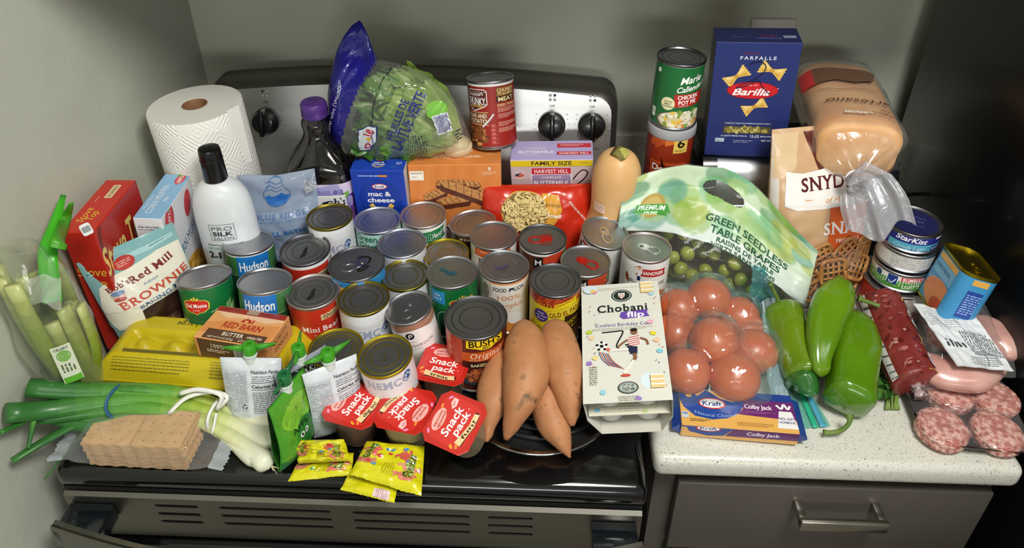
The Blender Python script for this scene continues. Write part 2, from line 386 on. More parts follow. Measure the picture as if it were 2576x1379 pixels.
# backguard with arched top
def backguard():
    out = []; W = .377
    zt = lambda x: .238 + .021 * (1 - (x / W) ** 2)
    def corner(sx):
        r = .035; return [(sx * (W - r + r * math.sin(a)), zt(W - r) - r + r * math.cos(a)) for a in [k * PI / 12 for k in range(7)]]
    right = corner(1); left = corner(-1)
    top = [(x, zt(x)) for x in np.linspace(-(W - .04), W - .04, 25)]
    prof = [(W, -.0)] + list(reversed(right)) + list(reversed(top)) + left + [(-W, 0)]
    def loop(s, y):
        c = (0, .115); return [((x - c[0]) * s[0] + c[0], y + (z * .0), (z - c[1]) * s[1] + c[1] if z > .01 else z) for x, z in prof]
    loops = [loop((1, 1), .690), loop((1, 1), .655), loop((.996, .994), .642), loop((.986, .97), .633), loop((.965, .925), .628)]
    TL = math.tan(R_(15)); loops = [[(x, y - (.24 - z) * TL if q else y, z) for x, y, z in l] for q, l in enumerate(loops)]
    V = [p for l in loops for p in l]; n = len(prof); F = []; mi = []
    for k in range(len(loops) - 1):
        for i in range(n - 1): F.append((k * n + i, k * n + i + 1, (k + 1) * n + i + 1, (k + 1) * n + i)); mi.append(0)
    F.append(tuple(range(n)))
    raw('backguard_frame', V, F, DARKST, rng, True)
    V2 = [(x, y - .0012, z) for x, y, z in loops[-1]]
    raw('control_panel', V2, [tuple(range(n))], M('panel_steel', '#dcdddd', .36, 1, noise_=(60, .3, .7), c2='#cdcdcb', stretch=(.03, 1, 1), bump=(220, .04, .001)), rng)
backguard()
KN = .6265; TILT = R_(15)
def panel_y(z): return .6265 - (.24 - z) * math.tan(TILT)
def knob(px, py, la):
    p = aty(px, py, KN)
    for _ in range(4): p = aty(px, py, panel_y(p.z))
    k = lathe('knob', [(.021, 0), (.0235, .004), (.0245, .009), (.022, .013), (.0195, .024), (.0185, .0265), (.016, .0275), (0, .0275)], BPLAST, rng, 40)
    k.location = p; k.rotation_euler = (R_(90) - TILT, 0, 0)
    bm = box_bm(-.0042, .0042, -.0235, .0255, .012, .034, .0028, 3); frombm('grip', bm, BPLAST, k)
    A = Art(); g = '#3a3a3a'
    for i, (dx, dy) in enumerate(((-4, 4), (4, 4), (-4, -4), (4, -4))):
        A.ell(dx, 50 + dy, 2.6, 2.6, g); A.ell(dx, 50 + dy, 2.1, 2.1, '#3a3a3a' if i == la else '#b5b5b2')
    A.text('Off', 0, 34.5, 5, g); A.text('Lo', -27, 20, 3, '#555555'); A.text('Hi', 27, 20, 3, '#555555')
    for k2 in range(1, 14):
        a = R_(50 + k2 * 18.6); A.ell(30 * math.sin(a), 30 * math.cos(a), .7, .7, g)
    for s, a in (('8', 105), ('6', 152), ('4', 208), ('2', 255)): A.text(s, 34 * math.sin(R_(a)), 34 * math.cos(R_(a)), 3, g)
    if la == 3: A.text('Right Front', 0, -42, 5, g)
    A.build('dial_lettering', plane(p, (1, 0, 0), (0, math.sin(TILT), math.cos(TILT))), rng)
knob(672, 303, 0); knob(1388, 314, 1); knob(1488, 316, 3)
# vent panel with open slots, oven door handle
def vent():
    y0 = -.001; outer = [(-.374, -.048), (.374, -.048), (.374, -.13), (-.374, -.13)]; holes = []
    for x0, x1 in ((-.257, -.2), (-.172, -.026), (.003, .154), (.178, .236)):
        for z in (-.0625, -.0795, -.0965):
            r = .0028; h = [(x0 + r * (1 - math.sin(a)), z + r * math.cos(a)) for a in [k * PI / 6 for k in range(7)]] + [(x1 - r * (1 - math.sin(a)), z - r * math.cos(a)) for a in [k * PI / 6 for k in range(7)]]
            holes.append(h)
    loops = [[Vector((x, z, 0)) for x, z in l] for l in [outer] + holes]; T = tessellate_polygon(loops); pts = [p for l in loops for p in l]
    V = [(p.x, y0, p.y) for p in pts]; F = [tuple(t) for t in T]; k = 4
    for h in holes:
        n = len(h); b = len(V); V += [(x, y0 + .006, z) for x, z in h]
        for i in range(n): F.append((k + i, k + (i + 1) % n, b + (i + 1) % n, b + i))
        k += n
    b = len(V); V += [(-.374, .004, -.044), (.374, .004, -.044)]; F += [(0, 1, b + 1, b)]
    raw('vent_panel', V, F, STEELV, rng)
    box('vent_backing', -.374, .374, .006, .02, -.132, -.037, MATTB, rng, 0)
    box('oven_body', -.377, .377, .022, .62, ZF + .003, -.037, MATTB, rng, 0)
    box('oven_door', -.374, .374, -.012, .021, -.62, -.135, M('door_glass', '#08080a', .1, 0, .5), rng, .004)
vent()
def handle():
    def P(x, dy, z): return (x, -.034 - .05 * (1 - (x / .372) ** 2) + dy, z)
    sec = [(0, -.058), (-.004, -.056), (-.007, -.061), (-.007, -.094), (-.003, -.098), (.006, -.098), (.006, -.058)]
    xs = np.linspace(-.372, .372, 33); V = [P(x, dy, z) for x in xs for dy, z in sec]; m = len(sec); F = []
    for k in range(len(xs) - 1):
        for i in range(m): F.append((k * m + i, k * m + (i + 1) % m, (k + 1) * m + (i + 1) % m, (k + 1) * m + i))
    F += [tuple(range(m)), tuple(reversed(range((len(xs) - 1) * m, len(xs) * m)))]
    h = raw('door_handle', V, F, STEELV, rng); bm = bmesh.new(); bm.from_mesh(h.data); bmesh.ops.recalc_face_normals(bm, faces=bm.faces); bm.to_mesh(h.data); bm.free()
    for sx in (-1, 1):
        xa, xb = sorted((sx * .368, sx * .31)); frombm('end_cap', box_bm(xa, xb, -.044, -.002, -.088, -.0605, .002), M('dark_gloss_cap', '#10161a', .12, 0, .4), h, auto=40)
handle()
# counter, backsplash, base cabinet
LAM = M('speckled_laminate', '#cfcec3', .33, noise_=(420, .57, .66), c2='#a3a092', coat=.15)
def speckle(m):
    nt = m.node_tree; b = nt.nodes['Principled BSDF']; ramp = [n for n in nt.nodes if n.bl_idname == 'ShaderNodeValToRGB'][0]; mp = [n for n in nt.nodes if n.bl_idname == 'ShaderNodeMapping'][0]
    v = nt.nodes.new('ShaderNodeTexVoronoi'); v.inputs['Scale'].default_value = 120; nt.links.new(mp.outputs[0], v.inputs['Vector'])
    r = nt.nodes.new('ShaderNodeValToRGB'); r.color_ramp.elements[0].position = .1; r.color_ramp.elements[1].position = .15; r.color_ramp.elements[0].color = (1, 1, 1, 1); r.color_ramp.elements[1].color = (0, 0, 0, 1)
    v2 = nt.nodes.new('ShaderNodeTexNoise'); v2.inputs['Scale'].default_value = 30; nt.links.new(mp.outputs[0], v2.inputs['Vector'])
    r2 = nt.nodes.new('ShaderNodeValToRGB'); r2.color_ramp.elements[0].position = .5; r2.color_ramp.elements[1].position = .58; nt.links.new(v2.outputs['Fac'], r2.inputs['Fac'])
    mu = nt.nodes.new('ShaderNodeMath'); mu.operation = 'MULTIPLY'; nt.links.new(v.outputs['Distance'], r.inputs['Fac']); nt.links.new(r.outputs['Color'], mu.inputs[0]); nt.links.new(r2.outputs['Color'], mu.inputs[1])
    mx = nt.nodes.new('ShaderNodeMix'); mx.data_type = 'RGBA'; mx.inputs['B'].default_value = lin('#5d584e') + (1,)
    nt.links.new(mu.outputs[0], mx.inputs['Factor']); nt.links.new(ramp.outputs['Color'], mx.inputs['A']); nt.links.new(mx.outputs['Result'], b.inputs['Base Color'])
speckle(LAM)
ct = frombm('countertop', box_bm(.392, .862, .048, .734, -.038, -.0005, .012, 4), LAM, auto=50); tag(ct, 'off-white speckled laminate countertop with rounded front edge right of the range', 'countertop')
bs = frombm('backsplash', box_bm(.386, .872, .712, .7345, 0, .106, .004, 3), LAM, auto=50); tag(bs, 'low laminate backsplash strip along the wall behind the toaster', 'backsplash')
TAUPE = M('taupe_paint', '#524c46', .42, c2='#4e4842', noise_=(12,), bump=(80, .05, .002))
cab = thing('base_cabinet', 'taupe painted base cabinet below the speckled countertop', 'cabinet')
box('cabinet_body', .402, .855, .078, .69, ZF + .002, -.039, TAUPE, cab, .001)
dr = box('drawer', .43, .846, .058, .0775, -.212, -.062, TAUPE, cab, .003); box('drawer', .43, .846, .058, .0775, -.42, -.222, TAUPE, cab, .003)
def pull():
    bm = bmesh.new()
    box_bm(.588, .598, .026, .058, -.1, -.088, .0015, 2, bm); box_bm(.692, .702, .026, .058, -.1, -.088, .0015, 2, bm); box_bm(.588, .702, .022, .031, -.103, -.085, .0015, 2, bm)
    frombm('pull_handle', bm, M('satin_nickel', '#b4b0a6', .25, 1), dr, auto=40)
pull()
fr = thing('refrigerator', 'black refrigerator standing against the end of the countertop', 'refrigerator')
box('cabinet_shell', .905, 1.62, -.05, .67, ZF + .02, .86, M('black_fridge_skin', '#0a0a0b', .3, 0, .2, bump=(300, .15, .001)), fr, .006)
box('door', .905, 1.62, -.13, -.056, ZF + .05, .86, _mats['black_fridge_skin'], fr, .008)
box('foot_grille', .92, 1.6, -.045, .6, ZF, ZF + .02, MATTB, fr, 0)
wp = thing('wall_plate', 'white plastic outlet plate on the back wall above the dark blue box', 'outlet')
p = aty(1948, 45, YW); frombm('plate', box_bm(p.x - .041, p.x + .041, YW - .006, YW - .0002, p.z - .115, p.z, .003, 2), M('plate_plastic', '#cbc8bd', .4), wp, auto=50)
for dz in (.035, .078): frombm('socket', box_bm(p.x - .017, p.x + .017, YW - .0075, YW - .006, p.z - dz - .014, p.z - dz + .014, .001, 2), M('plate_plastic', '#cbc8bd', .4), wp)
# hood and wall cabinets above the frame: they shade the upper wall
hd = thing('range_hood', 'dark range hood on the wall above the range, out of view', 'hood')
box('hood_body', -.38, .38, .24, .733, .62, .78, M('hood_paint', '#a9a8a4', .4), hd, .006); box('filter', -.3, .3, .3, .62, .616, .6195, STEELV, hd, 0)
wc = thing('wall_cabinet', 'taupe wall cabinet above the countertop, out of view', 'cabinet')
box('carcass', .392, .86, .40, .733, .54, 1.3, TAUPE, wc, .002); box('door', .394, .858, .38, .399, .542, 1.298, TAUPE, wc, .003)
# ------------------------------------------------------------------ cans
TIN = M('tinplate', '#b2b2b6', .38, 1, noise_=(25,), c2='#a6a6aa'); GOLD = M('gold_lacquer', '#b5a12a', .38, 1, noise_=(20,), c2='#a8941f')
DGOLD = M('dark_gold_lacquer', '#8a7c2c', .4, 1); DLID = M('dark_lid', '#77767a', .36, 1); RED = M('red_tab', '#c3281c', .3, .4); SILV = M('silver_tab', '#c4c4c6', .2, 1)
ROSE = M('rosy_tin', '#c2b4b4', .42, 1); BLUET = M('bluish_tin', '#b0b4c2', .42, 1)
def ringtab(par, R, z, mat, rot):
    "pull tab: flat nose plate with a finger ring, riveted to the lid"
    V, F = [], []; n = 20; o = R * .30; a, b = R * .30, R * .24; w = R * .085
    for k in range(n):
        t = 2 * PI * k / n; c, s = math.cos(t), math.sin(t)
        for q, h in ((0, .0006), (0, .0022), (w, .0022), (w, .0006)): V.append((o + (a - q) * c, (b - q) * s, z + h))
    for k in range(n):
        j = (k + 1) % n
        for i in range(4): F.append((k * 4 + i, k * 4 + (i + 1) % 4, j * 4 + (i + 1) % 4, j * 4 + i))
    m = len(V); nose = [(o - a * .8, b * .75), (o - a * .8, -b * .75), (-R * .12, -R * .21), (-R * .36, -R * .15), (-R * .42, 0), (-R * .36, R * .15), (-R * .12, R * .21)]
    for x, y in nose: V.append((x, y, z + .0007))
    for x, y in nose: V.append((x, y, z + .002))
    k = len(nose)
    for i in range(k): F.append((m + i, m + (i + 1) % k, m + k + (i + 1) % k, m + k + i))
    F += [tuple(m + k + i for i in range(k)), tuple(m + i for i in reversed(range(k)))]
    t = raw('pull_tab', V, F, mat, par); t.rotation_euler = (0, 0, R_(rot))
    lathe('rivet', [(R * .075, z + .0021), (R * .07, z + .0032), (R * .03, z + .0038), (0, z + .0039)], mat, t, 14, False).location = (-R * .2, 0, 0)
def can(label, px=None, H=.111, D=.0762, lid='tin', z=.009, bg='#eeeeee', art=None, yaw=0, tilt=(0, 0), group=None, tab=None, pos=None, marks=None, zt=None, name='food_can', bodyc='#a9a9ab', noring=False, ringr=.5):
    zt = zt if zt is not None else z + H
    if pos is None: H = min(H, zt - (.0098 + abs(math.sin(R_(tilt[0]))) * D / 2 + abs(math.sin(R_(tilt[1]))) * D / 2))
    p = Vector(pos) if pos is not None else at(px[0], px[1], zt)
    t = thing(name, label, 'can', group=group)
    rot = Euler((R_(tilt[0]), R_(tilt[1]), 0)).to_matrix(); top = p; base = top - rot @ Vector((0, 0, H))
    t.matrix_world = Matrix.Translation(base) @ (rot @ Matrix.Rotation(R_(yaw), 3, 'Z')).to_4x4()
    R = D / 2; rb = R - .0018
    lm = dict(tin=TIN, gold=GOLD, dgold=DGOLD, dark=DLID, rose=ROSE, blue=BLUET)[lid]
    lathe('can_body', [(R - .004, .0015), (R - .0012, 0), (R, .0012), (R, .0026), (rb, .0042), (rb, H - .0046), (R - .0002, H - .003)], TIN, t, 56)
    rr = [(rb, H - .0046), (R, H - .0034), (R + .0001, H - .0012), (R - .0006, H - .0002), (R - .0016, H), (R - .0026, H - .0006), (R - .0030, H - .0042), (R - .0042, H - .0048), (R - .0056, H - .0040)]
    if noring: rr += [(R * .8, H - .0038), (R * .78, H - .0046), (R * .4, H - .0044), (0, H - .0044)]
    else: rr += [(R * .80, H - .0036), (R * .78, H - .0028), (R * .745, H - .0028), (R * .72, H - .0037), (R * (ringr + .06), H - .0037), (R * (ringr + .03), H - .0029), (R * ringr, H - .0029), (R * (ringr - .03), H - .0035), (0, H - .0034)]
    l = lathe('lid', rr, lm, t, 64, False, 60)
    if tab: ringtab(l, R, H - .0044, tab[0], tab[1])
    if marks: marks.build('stamped_code', plane((0, 0, H - .0027), (1, 0, 0), (0, 1, 0)), l)
    rl = rb + .0004; V, F = lathe_vf([(rl, .0048), (rl, H - .0052)], 56, False)
    cs = bg if isinstance(bg, list) else [(0, bg)]
    lb = raw('label', V, F, GLOSS, t, True, cols=[lin(cs[0][1])] * len(F))
    if art: art.build('lettering', cyl(rl), lb, GLOSS, seg=5.0, clip=(-PI * rl * 1000, PI * rl * 1000, 5.0, H * 1000 - 5.4))
    return t
def clip_code(c='#20303a', w=26, rot=-25, a=.0, size=5, y=0):
    A = Art(); A.lines(0, y, w, size, 1, c, rot, .8, 5); A.lines(1, y - size * .9, w * .6, size * .7, 1, c, rot, .8, 8); return A
HG = '#2f6b3d'
def a_hudson():
    A = Art(); A.rect(0, 72, 236, 60, '#3f7a45'); A.rect(-36, 40, 50, 62, '#1d4a2b'); A.rect(36, 40, 50, 62, '#1d4a2b')
    for s in (-1, 1): A.stroke([(s * 58, 98 - 20), (s * 58, 12)], .7, '#c8d4b8'); A.stroke([(s * 12, 70), (s * 58, 70)], .7, '#c8d4b8')
    A.rrect(0, 85, 49, 36, 1.5, '#1b74c4'); A.text('Hudson', 0, 86, 16.5, '#f4f6f6', 43, 1)
    A.bits(10, 35, 24, 14, 60, 5, ['#6f8f3a', '#86a04a', '#567a30'], 3, .35); return A
def a_delmonte(fresh):
    A = Art(); A.rect(0, 52, 236, 104, '#12703a'); A.rect(0, 30, 236, 60, '#0e5c30')
    def shield(x, y, s):
        def sh(k): return [(x + s * k * px_, y + s * k * py_) for px_, py_ in ((-19, 5), (-15, 9), (-8, 10), (-4, 11.5), (0, 9.5), (4, 11.5), (8, 10), (15, 9), (19, 5), (18, -4), (11, -9), (4, -10), (0, -13), (-4, -10), (-11, -9), (-18, -4))]
        A.poly(sh(1.12), '#f3d14a'); A.poly(sh(1.03), '#1a4d26'); A.poly(sh(1), '#d3261d'); A.text('Del Monte', x, y + 1.5, s * 6.6, '#ffffff', s * 33, 1, 0, 1); A.text('Quality', x, y - 6 * s, s * 3, '#f7d0c0', None, 0, .3)
        for dx in (-4, 0, 4): A.ell(x + dx * s, y + (14.5 - abs(dx) * .5) * s, 1.6 * s, 3 * s, '#f0c840', -dx * 9)
    if fresh:
        shield(0, 73, .92); A.stroke([(19, 62), (34, 62), (34, 20)], .8, '#d9e6cf'); A.text('WITH', 27, 50, 4.2, '#cfe3cc', None, 0, 0, 1); A.text('WHOLE', -27, 50, 4.2, '#cfe3cc', None, 0, 0, 1)
        A.text('Fresh Cut', 0, 39, 7, '#ffffff', 34, 1, .25); A.lines(0, 31.5, 22, 2.2, 1, '#bcd8b8'); A.text('Golden', 2, 22, 5.5, '#e9c94a', None, 1, .2)
        for k, (x, y, r) in enumerate(((44, 64, 60), (50, 58, 30), (40, 55, 100))): A.poly([(x - 3, y - 10), (x + 6, y - 4), (x + 9, y + 9), (x - 2, y + 3)], ['#7fb06a', '#a5c98a', '#5f9a55'][k])
    else:
        shield(16, 68, .95); A.rect(-22, 81, 24, 24, '#2b96d2'); A.text('SEA', -22, 85, 4.6, '#e8f4fb', None, 1); A.text('SALT', -22, 78, 4.6, '#e8f4fb', None, 1)
        A.rect(5, 30, 50, 44, '#0b4a28'); A.stroke([(-20, 8), (-20, 52), (30, 52), (30, 8)], .8, '#d9e6cf', 12); A.text('Mixed', 4, 40, 7, '#ffffff', None, 1, .2)
    return A
def a_nemco(var):
    A = Art(); A.rect(0, 50, 228, 99.5, '#e6e7ea'); c = '#93a3bd'
    A.text('NEMCO', 0 + var[0], 70 + var[1], 13.5, '#6f86ab', 62, 1, 0, 1); A.text('NEMCO', var[0] - .4, 70.4 + var[1], 12.6, '#a9b4c8', 60.5, 1, 0, 1)
    x, y = 27.5 + var[0], 71 + var[1]; A.ell(x, y + 2.5, 6.2, 6.6, '#2c5a95'); A.bits(x, y + 2.5, 4, 4.4, 9, 1.7, ['#dfe6ee', '#c9d6e6'], 4)
    if var[2] == 'pear': A.stroke([(6, 52), (8, 44)], 1.8, '#7c6a33'); A.ell(3, 32, 13, 15, '#c8b24a'); A.ell(24, 34, 10, 12, '#6d8f3a'); A.ell(-4, 22, 10, 10, '#d8c768'); A.ell(33, 47, 7, 12, '#4f7a33', 20)
    else: A.ell(0, 16, 70, 22, '#b4472b'); A.bits(0, 14, 58, 14, 60, 6, ['#c85a30', '#a63a22', '#d9733f', '#8f2e1c'], 6)
    return A
def a_minibeef():
    A = Art(); A.rect(0, 50, 236, 100, '#cf3420'); A.rect(22, 83, 30, 10.5, '#e6d3a3'); A.text('FINEST', 22, 83, 6.2, '#4a3a24', 24, 1, 0, 1)
    A.text('Mini Beef', 5, 63, 9.5, '#ffffff', 55, 1, 0, 1); A.text('Ravioli', 4, 38, 9.5, '#ffffff', 40, 1, 0, 1); A.text('In Tomato Sauce', 14, 51.5, 5, '#f7e2d4', 40, 0, 0, 1)
    A.bars(44, 95, 16, 12, seed=4); A.bits(0, 14, 60, 14, 50, 7, ['#e3b27a', '#d99a5e', '#c9763a', '#b9471f'], 9); return A
def a_two():
    A = Art(); A.rect(0, 54, 260, 108, '#2a8fd0'); A.rect(0, 60, 60, 70, '#f1d256'); A.ell(5, 46, 24, 20, '#e8b93a'); A.text('Corn', 0, 78, 10, '#1b5f9a', None, 1); A.rect(-40, 95, 24, 12, '#e9eef3'); return A
def a_ggiant():
    A = Art(); A.rect(0, 50, 236, 100, '#bfe3dd'); A.rect(0, 30, 236, 60, '#d9eee9'); A.text('Green', -11, 92, 12.5, '#177a4c', 38, 1); A.text('Giant', -7, 77, 12.5, '#177a4c', 38, 1); A.rect(38, 88, 26, 20, '#f2f2ee'); A.bits(0, 30, 40, 22, 50, 5, ['#e9cf4c', '#f3dc70'], 3); return A
def a_maid():
    A = Art(); A.rect(0, 50, 236, 100, '#ebeae6'); A.poly([(-30, 92), (36, 96), (30, 86), (37, 73), (-30, 69)], '#1c7a45'); A.text('/aid', 18, 84.5, 9, '#f2f6f0', 18, 1, .2); A.bits(-5, 38, 34, 20, 50, 5, ['#7fa04a', '#b3c46a', '#c97a3a'], 3); return A
def a_pump(front):
    A = Art(); A.rect(0, 50, 236, 100, '#efe9df')
    if front:
        A.rect(0, 101, 236, 8, '#e8842e'); A.text('FOOD', -12.5, 87.5, 7.2, '#16294f', 20, 1); A.text('LION', 18, 87.5, 7.2, '#16294f', 17, 1); A.poly([(0, 84.5), (2, 89), (1, 91), (4, 90.5), (8, 91), (9, 87), (8.5, 84.5), (7, 87), (4, 87), (3, 84.5)], '#16294f')
        A.text('100%', 2, 72, 8.6, '#d98a4e', 36, 0); A.text('Pumpkin', 2, 58, 9, '#d98a4e', 46, 0); A.lines(2, 50.5, 40, 2.4, 1, '#d9b08a'); A.lines(2, 46.5, 36, 2, 1, '#dcb592', fill=.4)
        A.ell(-38, 84, 14, 22, '#cfc7ba'); A.ell(-36, 80, 7, 14, '#8c8278'); A.ell(2, 10, 26, 14, '#d8792c'); A.ell(10, 30, 13, 10, '#f4f0ea'); A.ell(-12, 14, 18, 16, '#e08a35')
    else:
        A.rect(-2, 96, 62, 18, '#e2632a'); A.text('PUMPKIN', -2, 78, 11, '#8a4a1c', 44, 1); A.lines(-4, 97, 34, 4, 1, '#f0c9a8'); A.rect(-2, 40, 62, 92, '#c96a34', z=0); A.rect(-50, 60, 30, 90, '#e6dfb8'); A.text('PUMPKIN', -2, 78, 12, '#7a3a16', 46, 1, 0, 1)
    return A
def a_manw(side):
    A = Art(); A.rect(0, 50, 236, 100, '#5b3524'); A.ell(22, 92, 26, 11, '#d0472a'); A.ell(45, 88, 12, 14, '#3f7a2f', 30); A.rect(-9, 88, 15, 19, '#17181c')
    A.poly([(-14, 83), (-14, 94), (-9, 89), (-4, 94), (-4, 83), (-6.5, 83), (-6.5, 88.5), (-9, 86), (-11.5, 88.5), (-11.5, 83)], '#f2f2f0'); A.rect(20, 70, 50, 22, '#8a5230'); A.bits(20, 70, 24, 11, 60, 3.4, ['#9c5f33', '#6d3c20', '#b57a44'], 2)
    A.rect(-8, 60, 16, 26, '#cfd0cc'); A.rect(-8, 60, 12, 20, '#4a4c50'); A.rect(42, 66, 17, 21, '#dfe9ee'); A.poly([(36, 72), (41, 60), (49, 74), (46, 74), (41, 65), (38.5, 72)], '#2f7ab0'); A.poly([(40, 58), (50, 58), (49, 68)], '#3fa065')
    return A
def a_hanover(pinto):
    A = Art(); A.rect(0, 50, 236, 100, '#ecebe7'); x = 0
    A.poly([(x - 22, 97), (x + 29, 92), (x + 27, 88), (x + 29, 79), (x - 20, 82), (x - 17, 89)], '#b5262c'); A.text('HANOVER', x + 6.5, 87.3, 6.6, '#ffffff', 36, 1, 0, 0, -4)
    A.ell(x - 15, 94, 5, 5.4, '#f2e6d8'); A.ell(x - 15, 95, 2.6, 3, '#e3b89a'); A.rect(x - 15, 98.5, 5, 2.4, '#8f1d22'); A.rect(x - 14.5, 85, 5.5, 9, '#eeeeee'); A.rect(x - 14.5, 77, 5, 9, '#1f2e55')
    A.text('Pinto Beans' if pinto else 'Kidney Beans', x, 67, 10.5, '#2c4a42', 60, 0, .35); A.ell(-34, 72, 3.4, 8, '#9c4a2c', 12)
    A.bits(0, 28, 38, 24, 70, 5, ['#b5704a', '#c98a62', '#9c5636'] if pinto else ['#8f2a22', '#a53c2c', '#6f1d18'], 5); return A
def a_oep():
    A = Art(); A.rect(0, 56, 236, 88, '#f0d51f'); rnd = random.Random(2)
    A.rect(0, 98, 236, 16, '#7f2414')
    for r in range(4):
        for k in range(44): A.ell(-110 + k * 5 + (r % 2) * 2.5, 103 - r * 5, 2.3, 3, rnd.choice(['#b0401f', '#9a3318', '#c0502a']), 0, 8, A.z + 1)
    A.z += 2; P = [(-20, 84), (24, 89), (26, 96), (-4, 91)]
    A.poly([(-4, 92), (12, 96), (32, 99), (32, 86), (16, 82), (-4, 78)], '#f0d51f'); A.poly([(-2, 90), (12, 94), (32, 97), (32, 95.5), (12, 92.4), (-2, 88.4)], '#a3371a')
    A.rrect(14, 73, 62, 22, 9, '#c9a31a', 8); A.rrect(14, 73, 60, 20.5, 9, '#f4de3a', 8); A.text('OLD EL PASO', 14, 75, 9.2, '#8a2a12', 52, 1, 0, 1, 8); A.poly([(8, 66), (14, 69), (22, 68), (17, 66)], '#b0401f')
    A.ell(-25, 67, 11.5, 11.5, '#4b3188'); A.text('Made', -25, 72.5, 3.8, '#ffffff', None, 0, .3); A.text('with Real', -25, 67, 3.8, '#ffffff', 18, 0, .3); A.text('Beans', -25, 61.5, 3.8, '#ffffff', None, 0, .3)
    A.rect(34, 48, 46, 40, '#3c2616'); A.text('TRADITIONAL', 19, 54, 8, '#f0d51f', 50, 1, 0, 0, 12); A.text('Refried Beans', 20, 44, 6, '#f0d51f', 42, 1, 0, 0, 12); A.bits(32, 22, 30, 16, 50, 5, ['#8a5230', '#6d3c20', '#a86a3e'], 7); A.bits(-26, 26, 26, 20, 40, 5, ['#e0b93a', '#d0a030', '#f0d860'], 8); return A
def a_bush():
    A = Art(); A.rect(0, 56, 268, 108, '#5c2115'); A.rect(-52, 70, 50, 80, '#b23d1c'); A.rect(-27, 56, .8, 108, '#d97a4a')
    for y in (97, 84, 72): A.ell(-50, y, 4.2, 4.2, '#d98a62'); A.lines(-50, y - 8, 18, 5, 2, '#d99a78')
    A.poly([(-21, 84), (-20, 98), (-6, 98), (0, 102), (12, 101), (20, 99), (33, 101), (33, 87), (20, 86), (12, 81), (2, 81), (-8, 84)], '#f5d21c'); A.text("BUSH'S", 6, 93, 11.5, '#17120c', 46, 1, 0, 0, 3); A.text('BEST', 7, 84.4, 4, '#17120c', None, 1, 0, 0, 3)
    A.poly([(-27, 76), (40, 80), (40, 62), (-27, 60)], '#c2531f'); A.text('Original', 8, 71.5, 10.5, '#f7e6d2', 46, 0, .25, 1, 4); A.lines(5, 62.8, 44, 2.4, 1, '#e3b088', 3)
    A.rect(6, 53, 66, 10, '#17110d'); A.text('BAKED BEANS', 7, 53.5, 5.4, '#f3d9a0', 44, 1, 0, 0, 3); A.ell(2, 22, 36, 10, '#2a2a30'); A.ell(2, 24, 34, 9, '#4a4a52'); A.bits(2, 33, 26, 12, 110, 3.8, ['#b5552a', '#c96a3a', '#9c4420', '#d07a4a'], 12, .6); return A
def a_mush():
    A = Art(); A.rect(0, 45, 206, 90, '#ecebe9'); A.rect(0, 84, 206, 18, '#a8795f'); A.ell(2, 66, 30, 14, '#f6f5f3', 0); A.ell(-7, 69.5, 7.4, 7.4, '#f5f5f3'); A.ell(-7, 69.5, 6.2, 6.2, '#15151a'); A.ell(-6.2, 70.6, 2.8, 2.8, '#f5f5f3'); A.ell(-6.2, 70.6, 1.4, 1.4, '#15151a'); A.rect(-8.6, 68.6, 1.3, 6, '#f5f5f3')
    A.lines(-1, 58, 22, 2.6, 1, '#c9b8ae'); A.text('MUSHROOM', 4, 51, 5, '#8a6a62', 40, 0, 0, 0, 4, track=.1); A.lines(4, 44.5, 22, 2, 1, '#c2b2aa', 4); A.ell(4, 20, 32, 17, '#d8d2cc'); A.ell(4, 21, 27, 13, '#c9bfb4'); A.bits(4, 21, 20, 9, 30, 4, ['#b8a898', '#ded6cc', '#a8927e'], 3); return A
def a_dark():
    A = Art(); A.rect(0, 50, 236, 100, '#3a211c'); A.lines(0, 80, 40, 8, 1, '#c9b090'); return A
def a_mc():
    A = Art(); A.rect(0, 54, 236, 108, '#1b6a35'); A.text('Marie', 12, 88, 12, '#f6f6f2', 36, 1, .35, 0, 9); A.text("Callender's", 16, 74, 9.5, '#f6f6f2', 54, 1, .35, 0, 9)
    A.poly([(-14, 62), (40, 66), (40, 44), (-12, 40)], '#b52a22'); A.text('CHICKEN', 9, 58.5, 7, '#ffffff', 34, 1, 0, 0, 4); A.text('POT PIE', 9, 49.5, 7, '#ffffff', 30, 1, 0, 0, 4); A.lines(9, 43.5, 28, 2, 1, '#f0c8c0', 4)
    A.ell(-22, 45, 11, 11, '#e9e2b4'); A.text('WHITE', -22, 48.5, 3, '#4a5a2c', None, 1); A.text('MEAT', -22, 44.5, 3, '#4a5a2c', None, 1); A.text('CHICKEN', -22, 40.5, 3, '#4a5a2c', None, 1)
    A.ell(2, 16, 40, 18, '#6a5a50'); A.ell(2, 17, 37, 16, '#ded2b4'); A.bits(2, 18, 34, 14, 80, 4.6, ['#efe6cc', '#e0893c', '#7f9a45', '#d8c99a', '#f3ecd8', '#e6c04a'], 5); A.bits(20, 27, 16, 9, 26, 5, ['#f0e8d4', '#e8dcc0', '#6f9040'], 6)
    A.rect(-44, 96, 6, 7, '#e8eee6'); A.rect(-46, 24, 8, 16, '#e8eee6'); A.text('C', -46, 25, 6, '#20262a'); return A
